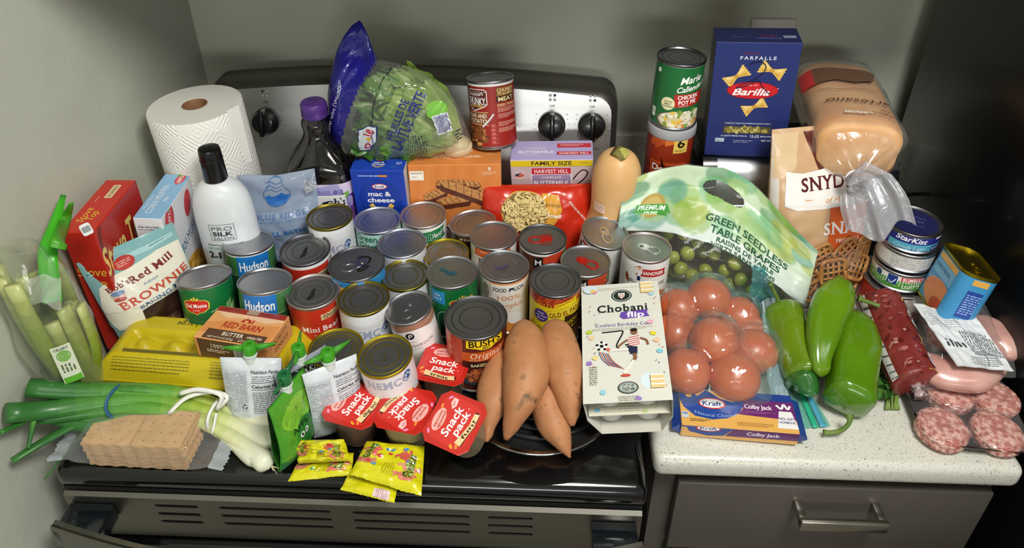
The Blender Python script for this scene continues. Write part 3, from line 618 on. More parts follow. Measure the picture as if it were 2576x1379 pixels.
def a_dor():
    A = Art(); A.rect(0, 56, 236, 112, '#8e2a12'); A.poly([(-40, 108), (6, 108), (2, 84), (-40, 70)], '#c2551f'); A.poly([(-30, 104), (-12, 98), (-22, 86)], '#e0813a'); A.poly([(-12, 94), (10, 84), (-14, 74)], '#d9702e'); A.poly([(-34, 80), (-14, 80), (-30, 66)], '#b5481c')
    A.rect(12, 86, 24, 46, '#e6c25c'); A.text('2', 12, 97, 15, '#171512', 13, 1); A.text('6', 12, 81, 15, '#171512', 13, 1); A.ell(12, 90, 2.4, 6, '#c9a04a'); A.text('FIFA', 12, 73, 3, '#171512', None, 1); A.lines(12, 67, 18, 3.4, 2, '#5a4620')
    A.rect(-6, 30, 62, 30, '#b0401a'); A.poly([(-36, 44), (26, 40), (22, 20), (-36, 24)], '#e0682a'); A.poly([(-34, 42.5), (24, 38.5), (20, 21), (-34, 25)], '#7a1f0e'); A.poly([(-18, 53), (-10, 36), (-16, 36)], '#1a0c08'); A.text('Doritos', -6, 32, 12, '#f8f4ee', 52, 1, 0, 0, -4)
    A.rect(56, 56, 26, 108, '#23262c'); A.rect(56, 86, 10, 30, '#d9d9d6'); return A
def a_steak():
    A = Art(); A.rect(0, 54, 262, 108, '#9c2018'); A.rect(-36, 90, 30, 22, '#7a1712')
    A.poly([(-50, 100), (-44, 104), (-14, 104), (-9, 100), (-9, 78), (-14, 74), (-34, 66), (-50, 74)], '#f2ece6'); A.poly([(-49, 99), (-43.5, 102.5), (-14.5, 102.5), (-10.5, 99), (-10.5, 79), (-15, 75.5), (-34, 68), (-49, 75.5)], '#5c1512')
    A.text("Campbell's", -31, 96, 5, '#ffffff', 32, 0, .35); A.text('CHUNKY', -31, 84, 12, '#ffffff', 38, 1); A.text('EATS LIKE A MEAL', -31, 75.5, 3.4, '#f0c030', 28, 1)
    A.rect(-32, 54, 46, 20, '#8a4a2a'); A.text('STEAK AND', -32, 59, 7, '#f6e9d2', 40, 1); A.text('POTATO', -30, 50, 7, '#f6e9d2', 36, 1); A.rect(-32, 65, 46, 1, '#e8d2a0'); A.rect(-32, 43.5, 46, 1, '#e8d2a0')
    A.stroke([(-20, 40), (-8, 52), (0, 62)], 3, '#d8d8d8'); A.bits(-34, 24, 18, 17, 50, 7, ['#8a4a26', '#6d3418', '#b5763c', '#c99a5a', '#4a2212'], 4)
    A.rect(24, 97, 36, 18, '#8a5a2a'); A.text('CHUNKY', 24, 101, 6, '#f0d8a0', 32, 1); A.text("IT'S ALL ABOUT", 24, 95, 4, '#f0d8a0', 30, 1); A.rect(24, 86, 36, 10, '#3a1a12'); A.text('MEAT', 24, 86, 7.5, '#f6e2a8', 30, 1); A.text('DIRECTIONS', 24, 76, 5, '#e8c890', 34, 1)
    for k, y in enumerate((68, 58, 44, 34)): A.lines(25, y, 36, 8, 4, '#e8a898', 0, .5, k)
    for k in range(5): A.rrect(-2, 42 - k * 7, 7, 5.6, 1.4, '#c85a50'); A.ell(4, 40 - k * 7, .6, .6, '#f0b0a0')
    return A
CG = 'cans crowded on the range top'
black2 = M('marker_ink', '#0a0a0c', .3)
def two_mark():
    A = Art(); A.stroke([(2, 14), (10, 16), (18, 13), (20, 6), (12, -4), (2, -13), (4, -17), (12, -12), (17, -6)], 3.2, '#08080a', 40); return A
def red_mark():
    A = Art(); A.stroke([(-2, 10), (8, 12), (12, 4), (4, -6), (-4, -12), (8, -14), (14, -8)], 2, '#a32a20', 30); A.lines(14, 12, 14, 4, 1, '#8a2a22', 30); return A
can('can with plain silver lid and blue name panel beside the shampoo, behind its twin', (625, 607), zt=.124, art=a_hudson(), yaw=28, tilt=(-7, 0), group=CG, noring=True)
can('can with smooth silver lid and a blue name panel just behind the butter box', (666, 704), zt=.126, art=a_hudson(), yaw=4, tilt=(-11, 2), group=CG, noring=True)
can('dark green vegetable can with a red shield logo, between brownie pouch and butter box', (513, 692), zt=.124, art=a_delmonte(True), yaw=-2, tilt=(-12, -3), group=CG, noring=True)
can('white can with gold-rimmed dull lid standing in front of the juice bottle', (829, 543), D=.073, zt=.14, lid='dgold', art=a_nemco((-6, 0, 'pear')), yaw=22, group=CG)
can('red ravioli can with dark stamped lid, the farther of the two red ones', (767, 626), zt=.124, lid='dark', art=a_minibeef(), yaw=22, tilt=(2, 0), group=CG, marks=clip_code('#141214', 34, 62, size=5))
can('red ravioli can with brownish lid, the nearer of the two red ones', (786, 731), zt=.115, lid='rose', art=a_minibeef(), yaw=18, tilt=(1, 0), group=CG, marks=clip_code('#1a1616', 34, 62, size=5))
can('wide blue can with a black marker 2 and silver pull tab on its dark lid', (897, 661), D=.083, zt=.124, lid='dark', art=a_two(), yaw=14, group=CG, tab=(SILV, 200), noring=True, marks=two_mark())
can('pale mint vegetable can with bluish lid in front of the blue macaroni box', (949, 552), zt=.115, lid='blue', art=a_ggiant(), yaw=-4, group=CG)
can('white can with a green pennant and rosy lid in front of the orange box', (1065, 538), zt=.115, lid='rose', art=a_maid(), yaw=16, group=CG)
can('white can with bluish ringed lid in the middle of the back rows', (1011, 609), zt=.112, lid='blue', art=a_nemco((20, 3, 'pear')), yaw=10, group=CG)
can('white can with olive gold lid behind the mushroom soup can and beside the red ravioli', (914, 748), D=.073, zt=.119, lid='dgold', art=a_nemco((2, 0, 'tom')), yaw=14, group=CG, noring=False)
can('white can with dark gold lid, only a strip of its label showing', (1019, 690), D=.073, zt=.105, lid='dgold', art=a_nemco((-10, 2, 'pear')), yaw=16, group=CG)
can('soup can with tan band and white label, embossed tab on its grey lid', (1027, 772), H=.1, D=.0665, zt=.112, art=a_mush(), yaw=14, tilt=(3, -9), group=CG, tab=(TIN, 250), noring=True)
can('low can with brassy yellow-green lid hemmed in by silver-lidded cans', (1122, 634), D=.0735, H=.08, zt=.094, lid='gold', art=a_nemco((-8, -30, 'pear')), group=CG, ringr=.3)
can('green vegetable can with a small blue salt panel and red shield, blue code on lid', (1137, 682), zt=.113, art=a_delmonte(False), yaw=4, group=CG, marks=clip_code('#1f4f63', 40, -25, size=6))
can('dark can with tilted rosy lid leaning in front of the orange biscuit box', None, H=.092, D=.078, pos=aty(1188, 557, .411), lid='rose', art=a_dark(), yaw=0, tilt=(-3, -6), group=CG)
can('can with orange band and brown lettering behind the white pumpkin can', (1242, 590), zt=.117, art=a_pump(False), yaw=2, group=CG)
can('white pumpkin can with orange rim band and faint purple stamps on lid', (1268, 667), zt=.115, art=a_pump(True), yaw=12, group=CG, marks=clip_code('#4a3f66', 30, 12, size=5))
can('brown can with red pull tab on a dull lid, nearest the macaroni bag', (1365, 598), zt=.119, lid='dark', art=a_manw(0), yaw=4, group=CG, tab=(RED, 185), noring=True, marks=red_mark())
can('brown can with red pull tab half hidden behind the yellow bean can', (1473, 655), zt=.115, lid='tin', art=a_manw(1), yaw=6, group=CG, tab=(RED, 318), noring=True)
can('plain-sided white can with pull tab leaning beside the butternut squash', (1523, 584), H=.111, zt=.115, art=a_hanover(False), yaw=-50, tilt=(6, 9), group=CG, tab=(SILV, 335), noring=True)
can('white pinto bean can with red banner and pull-tab lid', (1627, 620), zt=.121, lid='rose', art=a_hanover(True), yaw=2, group=CG, tab=(SILV, 330), noring=True)
can('yellow and brown bean can with roof tile band and dark grey lid', (1397, 703), zt=.118, lid='dark', art=a_oep(), yaw=6, group=CG)
can('large brown baked bean can with yellow logo beside the sweet potatoes', (1197, 796), D=.087, H=.108, zt=.113, lid='dark', art=a_bush(), yaw=14, group=CG)
can('white can with shiny gold ringed lid, nearest can to the cup desserts', (967, 893), D=.073, zt=.105, lid='gold', art=a_nemco((0, 0, 'tom')), yaw=14, tilt=(4, -5), group=CG, marks=clip_code('#3a3718', 16, 70, size=4))
can('gold-lidded can partly hidden behind the squeeze pouches', (845, 873), D=.073, zt=.1, lid='gold', art=a_nemco((0, 0, 'tom')), yaw=10, group=CG, H=.088, ringr=.6)
# ------------------------------------------------------------------ cartons and bottles along the back
def carton(name, label, cat, loc, rot, dims, cols, arts, group=None, flap=None, bev=.0012, mat=GLOSS):
    "local frame: origin at the bottom front edge, x width, y depth, z height; cols: front, top, right, left, back"
    t = thing(name, label, cat, loc, rot, group); W, D, H = dims
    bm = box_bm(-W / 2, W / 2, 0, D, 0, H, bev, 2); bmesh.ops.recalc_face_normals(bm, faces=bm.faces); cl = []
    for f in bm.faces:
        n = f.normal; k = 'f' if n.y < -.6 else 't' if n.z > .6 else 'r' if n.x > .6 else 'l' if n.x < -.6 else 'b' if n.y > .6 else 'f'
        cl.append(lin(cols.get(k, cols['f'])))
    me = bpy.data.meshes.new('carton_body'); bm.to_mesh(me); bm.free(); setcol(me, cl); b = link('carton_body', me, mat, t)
    P = dict(f=plane((0, 0, 0), (1, 0, 0), (0, 0, 1)), t=plane((0, 0, H), (1, 0, 0), (0, 1, 0)), r=plane((W / 2, 0, 0), (0, 1, 0), (0, 0, 1)), l=plane((-W / 2, D, 0), (0, -1, 0), (0, 0, 1)))
    N = dict(f='front_print', t='top_print', r='side_print', l='side_print')
    C_ = dict(f=(-W / 2, W / 2, 0, H), t=(-W / 2, W / 2, 0, D), r=(0, D, 0, H), l=(0, D, 0, H))
    for k, a in arts.items(): a.build(N[k], P[k], b, mat, clip=[(q + (.0012 if i % 2 == 0 else -.0012)) * 1000 for i, q in enumerate(C_[k])])
    if flap:
        raw('tuck_flap', box_vf(-W / 2 + .0015, W / 2 - .0015, .001, D * flap, H + .00003, H + .0006), BOXF, mat, t, cols=[lin(cols.get('t', cols['f']))] * 6)
        for c in b.children:
            if c.name.startswith('top_print'): c.location.z = .0006
    return t
BOXF = [(0, 3, 2, 1), (4, 5, 6, 7), (0, 1, 5, 4), (1, 2, 6, 5), (2, 3, 7, 6), (3, 0, 4, 7)]
def box_vf(x0, x1, y0, y1, z0, z1): return [(x0, y0, z0), (x1, y0, z0), (x1, y1, z0), (x0, y1, z0), (x0, y0, z1), (x1, y0, z1), (x1, y1, z1), (x0, y1, z1)]
# red stuffing box
A = Art(); A.text('Stove', -9, 40, 11, '#f0c63c', 34, 0, .25, 0, 90); A.text('Top', 2, 38, 11, '#f0c63c', 22, 0, .25, 0, 90); A.rrect(3, 98, 11, 34, 1.5, '#e3cf9c'); A.text('STUFFING', 3, 98, 4.5, '#8a2a1c', 28, 1, 0, 0, 90); A.lines(-10, 84, 26, 3, 1, '#e89a86', 90)
F = Art(); F.text('Stove', 0, 150, 16, '#f0c63c', 40, 0, .25); F.text('Top', 0, 130, 16, '#f0c63c', 30, 0, .25)
S = Art(); S.ell(70, 190, 66, 60, '#7d1712'); S.ell(72, 186, 62, 56, '#b3251a'); S.text('Stove Top', 60, 162, 46, '#8f1a10', 118, 1, .3); S.text('Stove Top', 58, 164, 44, '#efcf74', 116, 1, .3); S.text('Top', 74, 120, 34, '#efcf74', 60, 1, .3); S.ell(66, 50, 50, 34, '#d9a860'); S.bits(66, 50, 42, 28, 60, 7, ['#c98f48', '#e3bd7c', '#a8702f', '#7f9a45'], 3)
carton('stuffing_box', 'tall red stuffing box with yellow script, standing against the left wall', 'box', (-.379, .200, .009), (0, 0, 2), (.044, .13, .2175), dict(f='#c2281c', t='#c92f1f', r='#bf2319', l='#c2281c'), dict(f=F, t=A, r=S), flap=.9)
# blue muffin mix box
A = Art(); A.text('CORN MUFFIN', -4, 49, 10, '#f3f6f8', 74, 0, 0, 1, 90); A.text('Mix', 8, 49, 6, '#f3f6f8', None, 0, .2, 0, 90); A.text('Home Style', -14, 40, 5, '#dcebf4', 36, 0, .25, 0, 90); A.ell(9, 103, 7, 14, '#c8283a'); A.ell(9, 103, 6, 12.6, '#d9414e'); A.text('LORETTA', 9, 103, 6, '#f6f2ec', 22, 1, 0, 0, 90); A.ell(5, 115, 4, 5, '#6f9a3a')
F = Art(); F.lines(0, 172, 34, 8, 2, '#8f8aa0', 0, .4, 2); F.text('Try our other', 0, 176, 4.5, '#5a5470', 30, 0, .25); F.text('LORETTA', 0, 140, 8, '#c8283a', 34, 1)
S = Art(); S.rect(60, 95, 118, 189, '#e6e8ec'); S.ell(22, 172, 15, 24, '#b81f30', -18); S.ell(22, 172, 13, 22, '#d23645', -18); S.text('LORETTA', 22, 172, 8, '#f6efe8', 38, 1, 0, 0, 72); S.ell(86, 160, 12, 22, '#d23645', -18); S.ell(26, 192, 5, 6, '#6f9a3a')
S.text('CORN MUFFIN', 66, 110, 17, '#3f6fa0', 96, 0, 0, 1, 14); S.rect(60, 34, 118, 68, '#7fb3d8'); S.ell(62, 40, 50, 34, '#e0a93c'); S.bits(62, 42, 44, 28, 70, 8, ['#e8b84a', '#d0902c', '#f0cc6a', '#b5742a'], 5)
carton('muffin_mix_box', 'light blue and white corn muffin mix box between red box and shampoo', 'box', (-.335, .272, .009), (0, 3, 2.5), (.0405, .118, .1905), dict(f='#e9e9ec', t='#8dbbdf', r='#e4e6ea', l='#8dbbdf'), dict(f=F, t=A, r=S), flap=.92)
# blue macaroni box
A = Art(); A.ell(-1, 22, 13, 9, '#ffffff', z=0); A.L.pop(); A.ell(0, 28, 4, 2.2, '#c8281f'); A.text('mac &', 0, 23, 4.5, '#f4f4f4', 17, 1); A.text('cheese', 0, 17.5, 4.5, '#f4f4f4', 22, 1); A.stroke([(-9, 13), (0, 9), (9, 13)], 2.4, '#f0bd4a'); A.lines(34, 20, 10, 8, 3, '#c9d2f0'); A.lines(30, 9, 16, 2, 1, '#5a78c0')
F = Art(); F.lines(0, 165, 64, 3.6, 1, '#b9c6ee', 0, .6, 4); F.rect(9, 165, 14, 3.8, '#e08a3a'); F.ell(0, 118, 36, 40, '#1238a0'); F.ell(1, 144, 13, 5.6, '#c8281f'); F.ell(1, 144, 11.4, 4.4, '#f4f2f4'); F.text('Kraft', 1, 144, 5, '#243a8a', 16, 1); F.text('mac &', -1, 129.5, 9.5, '#f6f6f6', 38, 1); F.text('cheese', 0, 117, 9.5, '#f6f6f6', 45, 1); F.stroke([(-18, 108), (-12, 100), (0, 96), (12, 100), (18, 108)], 8, '#f0c14e'); F.stroke([(-16, 105.5), (0, 97), (16, 105.5)], 2, '#f8dc8a'); F.ell(0, 60, 34, 26, '#e8a030'); F.bits(0, 62, 30, 22, 50, 6, ['#f0b840', '#e89a28', '#f8cc60'], 2)
S = Art(); S.rect(17, 88, 34, 176, '#d7d4cf'); S.lines(17, 100, 26, 120, 24, '#8a8a90')
carton('macaroni_box', 'dark blue macaroni and cheese box with a yellow noodle smile', 'box', (-.023, .443, .009), (2, -1.5, -.7), (.089, .035, .176), dict(f='#1a3fae', t='#2048b8', r='#d4d0ca', l='#1a3fae'), dict(f=F, t=A, r=S), flap=.9)
# orange biscuit box
A = Art(); A.text("NONNI'S", 6, 44, 7, '#f8ead8', 46, 1, 0, 1); A.text('SALTED CARAMEL', 0, 26, 6.2, '#f6e6cf', 90, 1); A.text('BISCOTTI', 0, 17, 3, '#f0c898', 24); A.stroke([(52, 32), (58, 36), (62, 31), (56, 29)], 1, '#f0c898')
F = Art()
for k in range(12): F.poly([(-75 + k * 14, 60), (-70 + k * 14, 60), (-52 + k * 14, 186), (-58 + k * 14, 186)] if k < 10 else [(-75, 60 + k), (-70, 60), (-70, 64)], '#de8a46' if k % 2 else '#d8803c', z=1)
F.z = 2; F.rect(0, 30, 150, 60, '#efeeec'); F.ell(28, 58, 48, 19, '#f2f1ee'); F.text('NONNI', 12, 58, 15, '#1a1a1c', 66, 1); F.rect(-62, 166, 23, 18, '#f2ead9'); F.rect(-62, 165, 20, 10, '#f8f3e8'); F.text('DELICIOUS', -62, 170.5, 2.8, '#6a4a2a', 18, 1); F.lines(-62, 163.5, 16, 3, 1, '#c9a880')
F.text('8', 56, 178, 7, '#f6e6cf', None, 1); F.lines(56, 169, 22, 7, 3, '#f0c898')
def bisc(x, y, l, h, rot, seed, choc=True):
    a = R_(rot); Q = np.array([[math.cos(a), math.sin(a)], [-math.sin(a), math.cos(a)]])
    def tr(P): return np.array(P, float) @ Q + (x, y)
    if choc: F.poly(tr([(-l / 2, -h * .2), (-l / 2 + 4, -h * .85), (l / 2 - 6, -h * .95), (l / 2, -h * .2)]), '#5a2a1a')
    F.poly(tr([(-l / 2, 0), (-l / 2 + 4, h * .5), (-l / 4, h * .72), (l / 4, h * .7), (l / 2 - 4, h * .4), (l / 2, -h * .1), (l / 2 - 8, -h * .36), (-l / 2 + 8, -h * .3)]), '#c48a4e')
    rnd = random.Random(seed); z = F.z + 1
    for k in range(46):
        u, v = rnd.uniform(-.46, .46) * l, rnd.uniform(-.2, .5) * h; p = tr([(u, v)])[0]; F.ell(p[0], p[1], rnd.uniform(.8, 2), rnd.uniform(.6, 1.3), rnd.choice(['#e0b070', '#a86c38', '#8f5226', '#d9a05c', '#b5502a']), rot, 7, z + k % 3, .3, k)
    F.z = z + 3
    for k in range(6): u = -l * .4 + k * l * .16; F.stroke(tr([(u, h * .66), (u + 4, h * .1), (u + 6, -h * .3)]), .9, '#6a3420', 8)
bisc(16, 148, 52, 11, -6, 4); bisc(-8, 150, 50, 12, 2, 3); bisc(48, 132, 44, 11, 6, 5); bisc(-34, 128, 44, 13, 26, 6); bisc(-4, 116, 62, 15, 10, 7); bisc(16, 134, 86, 15, -24, 8)
F.poly([(-58, 112), (-46, 117), (-38, 116), (-52, 110)], '#4a2214'); F.poly([(-42, 108), (-32, 118), (-24, 112), (-30, 106)], '#7a4024'); F.rect(-12, 103, 12, 3, '#4a2214')
F.L = [(np.column_stack([V[:, 0] * 1.02, 174 + (V[:, 1] - 186)]), T, c, z) for V, T, c, z in F.L]
carton('biscotti_box', 'orange salted caramel biscotti box with biscuits pictured, in the back row', 'box', (.0965, .459, .009), (-1, 0, 3.7), (.154, .085, .174), dict(f='#dd8440', t='#e08a46', r='#c9b8a8', l='#d07a38'), dict(f=F, t=A), flap=.5)
# pancake mix box
A = Art(); A.text('· COMPLETE ·', -26, 35, 5, '#f6f4fa', 40, 0); A.text('BUTTERMILK', -26, 24, 8, '#f8f6fc', 62, 1); A.lines(-26, 15, 46, 3, 1, '#e9e2f2'); A.rect(38, 43, 58, 13, '#cc2437'); A.lines(34, 44, 40, 6, 2, '#f0c0c4'); A.rect(38, 19, 58, 10, '#cc2437'); A.text('HARVEST HILL', 38, 19, 6, '#fbeff0', 50, 1, 0, 1)
F = Art(); F.rect(0, 161, 146, 13, '#e3c91e'); F.text('FAMILY SIZE', 0, 161.5, 8, '#3a3320', 68, 1); F.text('1.5 LB', 54, 162, 4, '#3a3320')
_z0 = len(F.L)
for k in range(5):
    for j in range(9): F.rect(-60 + k * 30 + (j % 2) * 10, 120 + j * 7.5, 28.6, 6.7, '#cdb9bd' if (k + j) % 3 else '#c9b4b8', z=1)
F.z = 2; F.rrect(-1, 150, 70, 36, 3, '#e9e2ea'); F.rect(-1, 173, 66, 12.5, '#c22636'); F.text('HARVEST HILL', -1, 173, 7.6, '#fbeff0', 58, 1, 0, 1); F.rrect(-1, 150, 66, 31, 3, '#9c8cb0'); F.text('· COMPLETE ·', -1, 160, 5, '#f3eef6', 40); F.text('BUTTERMILK', -1, 149, 9, '#faf7fc', 60, 1); F.lines(-1, 139, 44, 3, 1, '#d9cfe2')
F.ell(-55, 165, 9.5, 8, '#e0d6d6'); F.poly([(-64, 166), (-56, 169), (-47, 168), (-47, 163), (-54, 160), (-63, 162)], '#c9695c'); F.rect(-59, 166, 6, 5, '#2c3a5c'); F.text('USA', -54, 170.5, 2.6, '#3a3a40', None, 1)
F.stroke([(36, 156), (44, 168), (52, 175), (60, 172), (58, 162), (48, 150), (38, 142), (52, 143), (64, 141)], 2.2, '#141416', 40)
F.L = [(V if q < _z0 else V - (0, 28), T, c, z) for q, (V, T, c, z) in enumerate(F.L)]
S = Art(); S.rect(30, 98, 58, 194, '#b5aec0')
carton('pancake_mix_box', 'lavender buttermilk pancake mix box with a yellow band and marker scribble', 'box', (.265, .503, .009), (3, -3, -1.6), (.140, .06, .168), dict(f='#cbb7bb', t='#bcaede', r='#b5a8c8', l='#c2b0c4'), dict(f=F, t=A), flap=.88)
# steak and potato soup can lying back on the biscuit box
can('dark red steak and potato soup can standing on the orange biscuit box', None, H=.117, D=.08, lid='tin', art=a_steak(), yaw=8, tilt=(-12, -4), pos=(.1505, .5575, .299), group=None)
# ---- paper towel roll
def towel():
    c = Vector((-.302, .459, .009)); t = thing('paper_towel_roll', 'standing white paper towel roll with quilted sheets, in the left back corner', 'paper towel', c, (0, -2, 0))
    R, H = .0725, .279; m = M('quilted_paper', '#efede6', .85, sss=.0); nt = m.node_tree; b = nt.nodes['Principled BSDF']
    uv = nt.nodes.new('ShaderNodeUVMap'); vo = nt.nodes.new('ShaderNodeTexVoronoi'); vo.distance = 'MANHATTAN'; vo.inputs['Scale'].default_value = 1; vo.inputs['Randomness'].default_value = 0
    ma = nt.nodes.new('ShaderNodeMath'); ma.operation = 'MULTIPLY'; ma.inputs[1].default_value = 44; si = nt.nodes.new('ShaderNodeMath'); si.operation = 'SINE'; bp = nt.nodes.new('ShaderNodeBump'); bp.inputs['Strength'].default_value = .55; bp.inputs['Distance'].default_value = .0011
    nt.links.new(uv.outputs[0], vo.inputs['Vector']); nt.links.new(vo.outputs['Distance'], ma.inputs[0]); nt.links.new(ma.outputs[0], si.inputs[0]); nt.links.new(si.outputs[0], bp.inputs['Height']); nt.links.new(bp.outputs['Normal'], b.inputs['Normal'])
    n = 96; V, F = [], []
    prof = [(R - .003, 0), (R, .003), (R, H * .5), (R, H - .002), (R - .0015, H)]
    for r, z in prof:
        for i in range(n + 1):
            a = 2 * PI * i / n; w = 1 + .004 * math.sin(a * 3 + z * 20); V.append((r * w * math.sin(a), -r * w * math.cos(a), z))
    k = n + 1
    for j in range(len(prof) - 1):
        for i in range(n): F.append((j * k + i, j * k + i + 1, (j + 1) * k + i + 1, (j + 1) * k + i))
    o = raw('sheets', V, F, m, t, True); ul = o.data.uv_layers.new(name='UVMap')
    for p in o.data.polygons:
        for li in p.loop_indices: vi = o.data.loops[li].vertex_index; ul.data[li].uv = ((vi % k) / n * 2 * PI * R / .058, V[vi][2] / .058)
    TOP = M('towel_edge', '#e6e3db', .9, bump=(180, .4, .001)); r1 = .0195
    pr = [(R - .0015, H)] + [(R - .0015 - (R - r1 - .003) * q / 14, H + (.0004 if q % 2 else -.0003)) for q in range(1, 15)] + [(r1, H - .0005), (r1 - .0002, H - .03)]
    lathe('roll_end', pr, TOP, t, 72, False, 80); lathe('cardboard_core', [(r1, H + .0002), (r1 - .0012, H + .0004), (r1 - .0014, H - .0002), (r1 - .0014, .05)], M('cardboard', '#9a6f4d', .8, c2='#87603f', noise_=(50,)), t, 40, False)
    bm = box_bm(0, .0006, -.012, .012, H - .1, H + .004, 0); fl = frombm('loose_sheet_corner', bm, m, t, False); fl.location = (R * .9, -.02, 0); fl.rotation_euler = (0, .02, -.5)
towel()
# ---- shampoo bottle
def sup(cx, cy, rx, ry, z, n, e=2.0):
    return [(cx + rx * math.copysign(abs(math.sin(2 * PI * k / n)) ** (2 / e), math.sin(2 * PI * k / n)), cy - ry * math.copysign(abs(math.cos(2 * PI * k / n)) ** (2 / e), math.cos(2 * PI * k / n)), z) for k in range(n)]
def loft(name, rings, mat, parent, caps=True, smooth=True, auto=50):
    n = len(rings[0]); V = [p for r in rings for p in r]; F = []
    for j in range(len(rings) - 1):
        for i in range(n): F.append((j * n + i, j * n + (i + 1) % n, (j + 1) * n + (i + 1) % n, (j + 1) * n + i))
    if caps: F += [tuple(reversed(range(n))), tuple(range((len(rings) - 1) * n, len(rings) * n))]
    o = raw(name, V, F, mat, parent, smooth)
    bm = bmesh.new(); bm.from_mesh(o.data); bmesh.ops.recalc_face_normals(bm, faces=bm.faces)
    for e in bm.edges:
        if len(e.link_faces) == 2 and e.calc_face_angle(0) > R_(auto): e.smooth = False
    bm.to_mesh(o.data); bm.free(); return o
t = thing('shampoo_bottle', 'white shampoo bottle with black flip cap in front of the paper towels', 'bottle', (-.247, .345, .009), (0, 0, 8))
WP = M('pearl_plastic', '#dfe3e6', .3, 0, .2, sss=.05)
prof = [(.038, .024, 0), (.042, .028, .003), (.0445, .030, .012), (.0455, .031, .09), (.045, .0305, .15), (.0435, .030, .172), (.040, .0285, .187), (.034, .026, .199), (.026, .022, .207), (.0185, .0185, .2115), (.016, .016, .213)]
loft('bottle_body', [sup(0, 0, a, b, z, 56) for a, b, z in prof], WP, t)
cp = lathe('flip_cap', [(.0162, .2135), (.0172, .215), (.0165, .244), (.0158, .2635), (.0148, .2665), (.012, .2672), (0, .2674)], BPLAST, t, 48); lathe('cap_seam', [(.0166, .249), (.0169, .2496), (.0165, .2502)], MATTB, cp, 48, False)
A = Art(); g = '#6d757a'
for q in ((0, 150, 33, .6), (0, 121, 33, .6)): A.rect(q[0], q[1], q[2], q[3], g)
for x in (-16.5, 16.5): A.rect(x, 135.5, .6, 29, g)
A.text('PRO', 0, 143, 7.5, g, 27); A.text('SILK', 0, 133.5, 7.5, '#2e3437', 27, 1); A.text('SALON', 0, 125, 5, g, 27); A.text('ESSENTIAL OIL INFUSED', 0, 112, 2.8, g, 50, 1); A.text('MOISTURIZING', 0, 106, 5, '#9fc3ad', 50, 1); A.text('2', -23, 93, 12, '#17191b', None, 1); A.text('in', -16, 90, 5, '#17191b', None, 1); A.text('1', -10.5, 93, 12, '#17191b', None, 1); A.text('SHAMPOO', 11, 97.5, 5.2, '#17191b', 32, 1); A.text('& CONDITIONER', 11, 90, 3.6, '#17191b', 32, 1); A.rect(11, 93.7, 34, .5, '#17191b'); A.lines(0, 70, 40, 12, 5, '#8a9296')
A.ell(-4, 30, 26, 16, '#e8b070'); A.ell(10, 26, 16, 12, '#d9924a')
def sham_surf(u, v):
    a = u * .001 / .040; x, y = .0457 * math.sin(a), -.0312 * math.cos(a); n = Vector((math.sin(a) / .0457, -math.cos(a) / .0312, 0)).normalized(); return (x, y, v * .001), n
A.build('bottle_print', sham_surf, t, PLAST, seg=5, off=.0002)
# ---- grape juice bottle
t = thing('juice_bottle', 'dark grape juice bottle with purple cap, partly behind the lettuce bag', 'bottle', (-.129, .482, .009), (0, 0, 4))
GJ = M('grape_juice', '#0c0709', .06, 0, .8)
prof = [(.05, .045, 0, 4), (.054, .049, .006, 4), (.055, .05, .02, 4), (.055, .05, .150, 4), (.0535, .0485, .156, 4), (.055, .05, .161, 4), (.0535, .0485, .172, 3.6), (.048, .044, .182, 3), (.038, .037, .195, 2.6), (.0285, .0295, .208, 2.3), (.0235, .0245, .219, 2), (.0225, .0225, .226, 2), (.0245, .0245, .236, 2), (.0235, .0235, .243, 2), (.0185, .0185, .248, 2), (.018, .018, .256, 2)]
bd = loft('bottle_body', [sup(0, 0, a, b, z, 64, e) for a, b, z, e in prof], GJ, t)
cp = lathe('screw_cap', [(.0205, .2505), (.0215, .252), (.0215, .2565), (.0208, .2572), (.0213, .258), (.021, .272), (.019, .2755), (.015, .2765), (0, .2768)], M('purple_plastic', '#4b2a78', .35, c2='#52307f', noise_=(40,)), t, 56)
A = Art(); A.stroke([(-7, 3), (2, 4), (6, 2), (4, -3), (1, -5)], 1.1, '#22123c', 20); A.build('marker_scrawl', plane((0, 0, .2768), (1, 0, 0), (0, 1, 0)), cp)
def juice_surf(u, v):
    r = sup(0, 0, .0554, .0504, v * .001, 720, 4); k = int(round(u / 330 * 720)) % 720; p = Vector(r[k]); n = Vector((math.copysign(abs(p.x / .0554) ** 3, p.x) / .0554, math.copysign(abs(p.y / .0504) ** 3, p.y) / .0504, 0)).normalized(); return p, n
A = Art(); A.rect(0, 82, 328, 100, '#6b3f92'); A.rect(0, 120, 110, 24, '#d9c9e4'); A.bits(-20, 118, 40, 14, 30, 8, ['#8d87c0', '#a9a3d4', '#6f68a8'], 4, 1); A.bits(26, 88, 22, 18, 22, 9, ['#8079b8', '#a39dd0', '#5f5898'], 6, 1); A.ell(30, 108, 12, 5, '#6fae3f', 30); A.poly([(-40, 112), (30, 110), (32, 84), (-40, 80)], '#f2f0ee'); A.text("Welch's", -3, 98, 14, '#1c1430', 62, 1, 0, 1); A.lines(0, 87, 40, 2.6, 1, '#8a86a0'); A.text('100% GRAPE JUICE', 0, 60, 7, '#f2eef6', 70, 1)
A.L = [(V + (0, 17), T, c, z) for V, T, c, z in A.L]; A.build('label', juice_surf, t, GLOSS, seg=5, off=.0006)
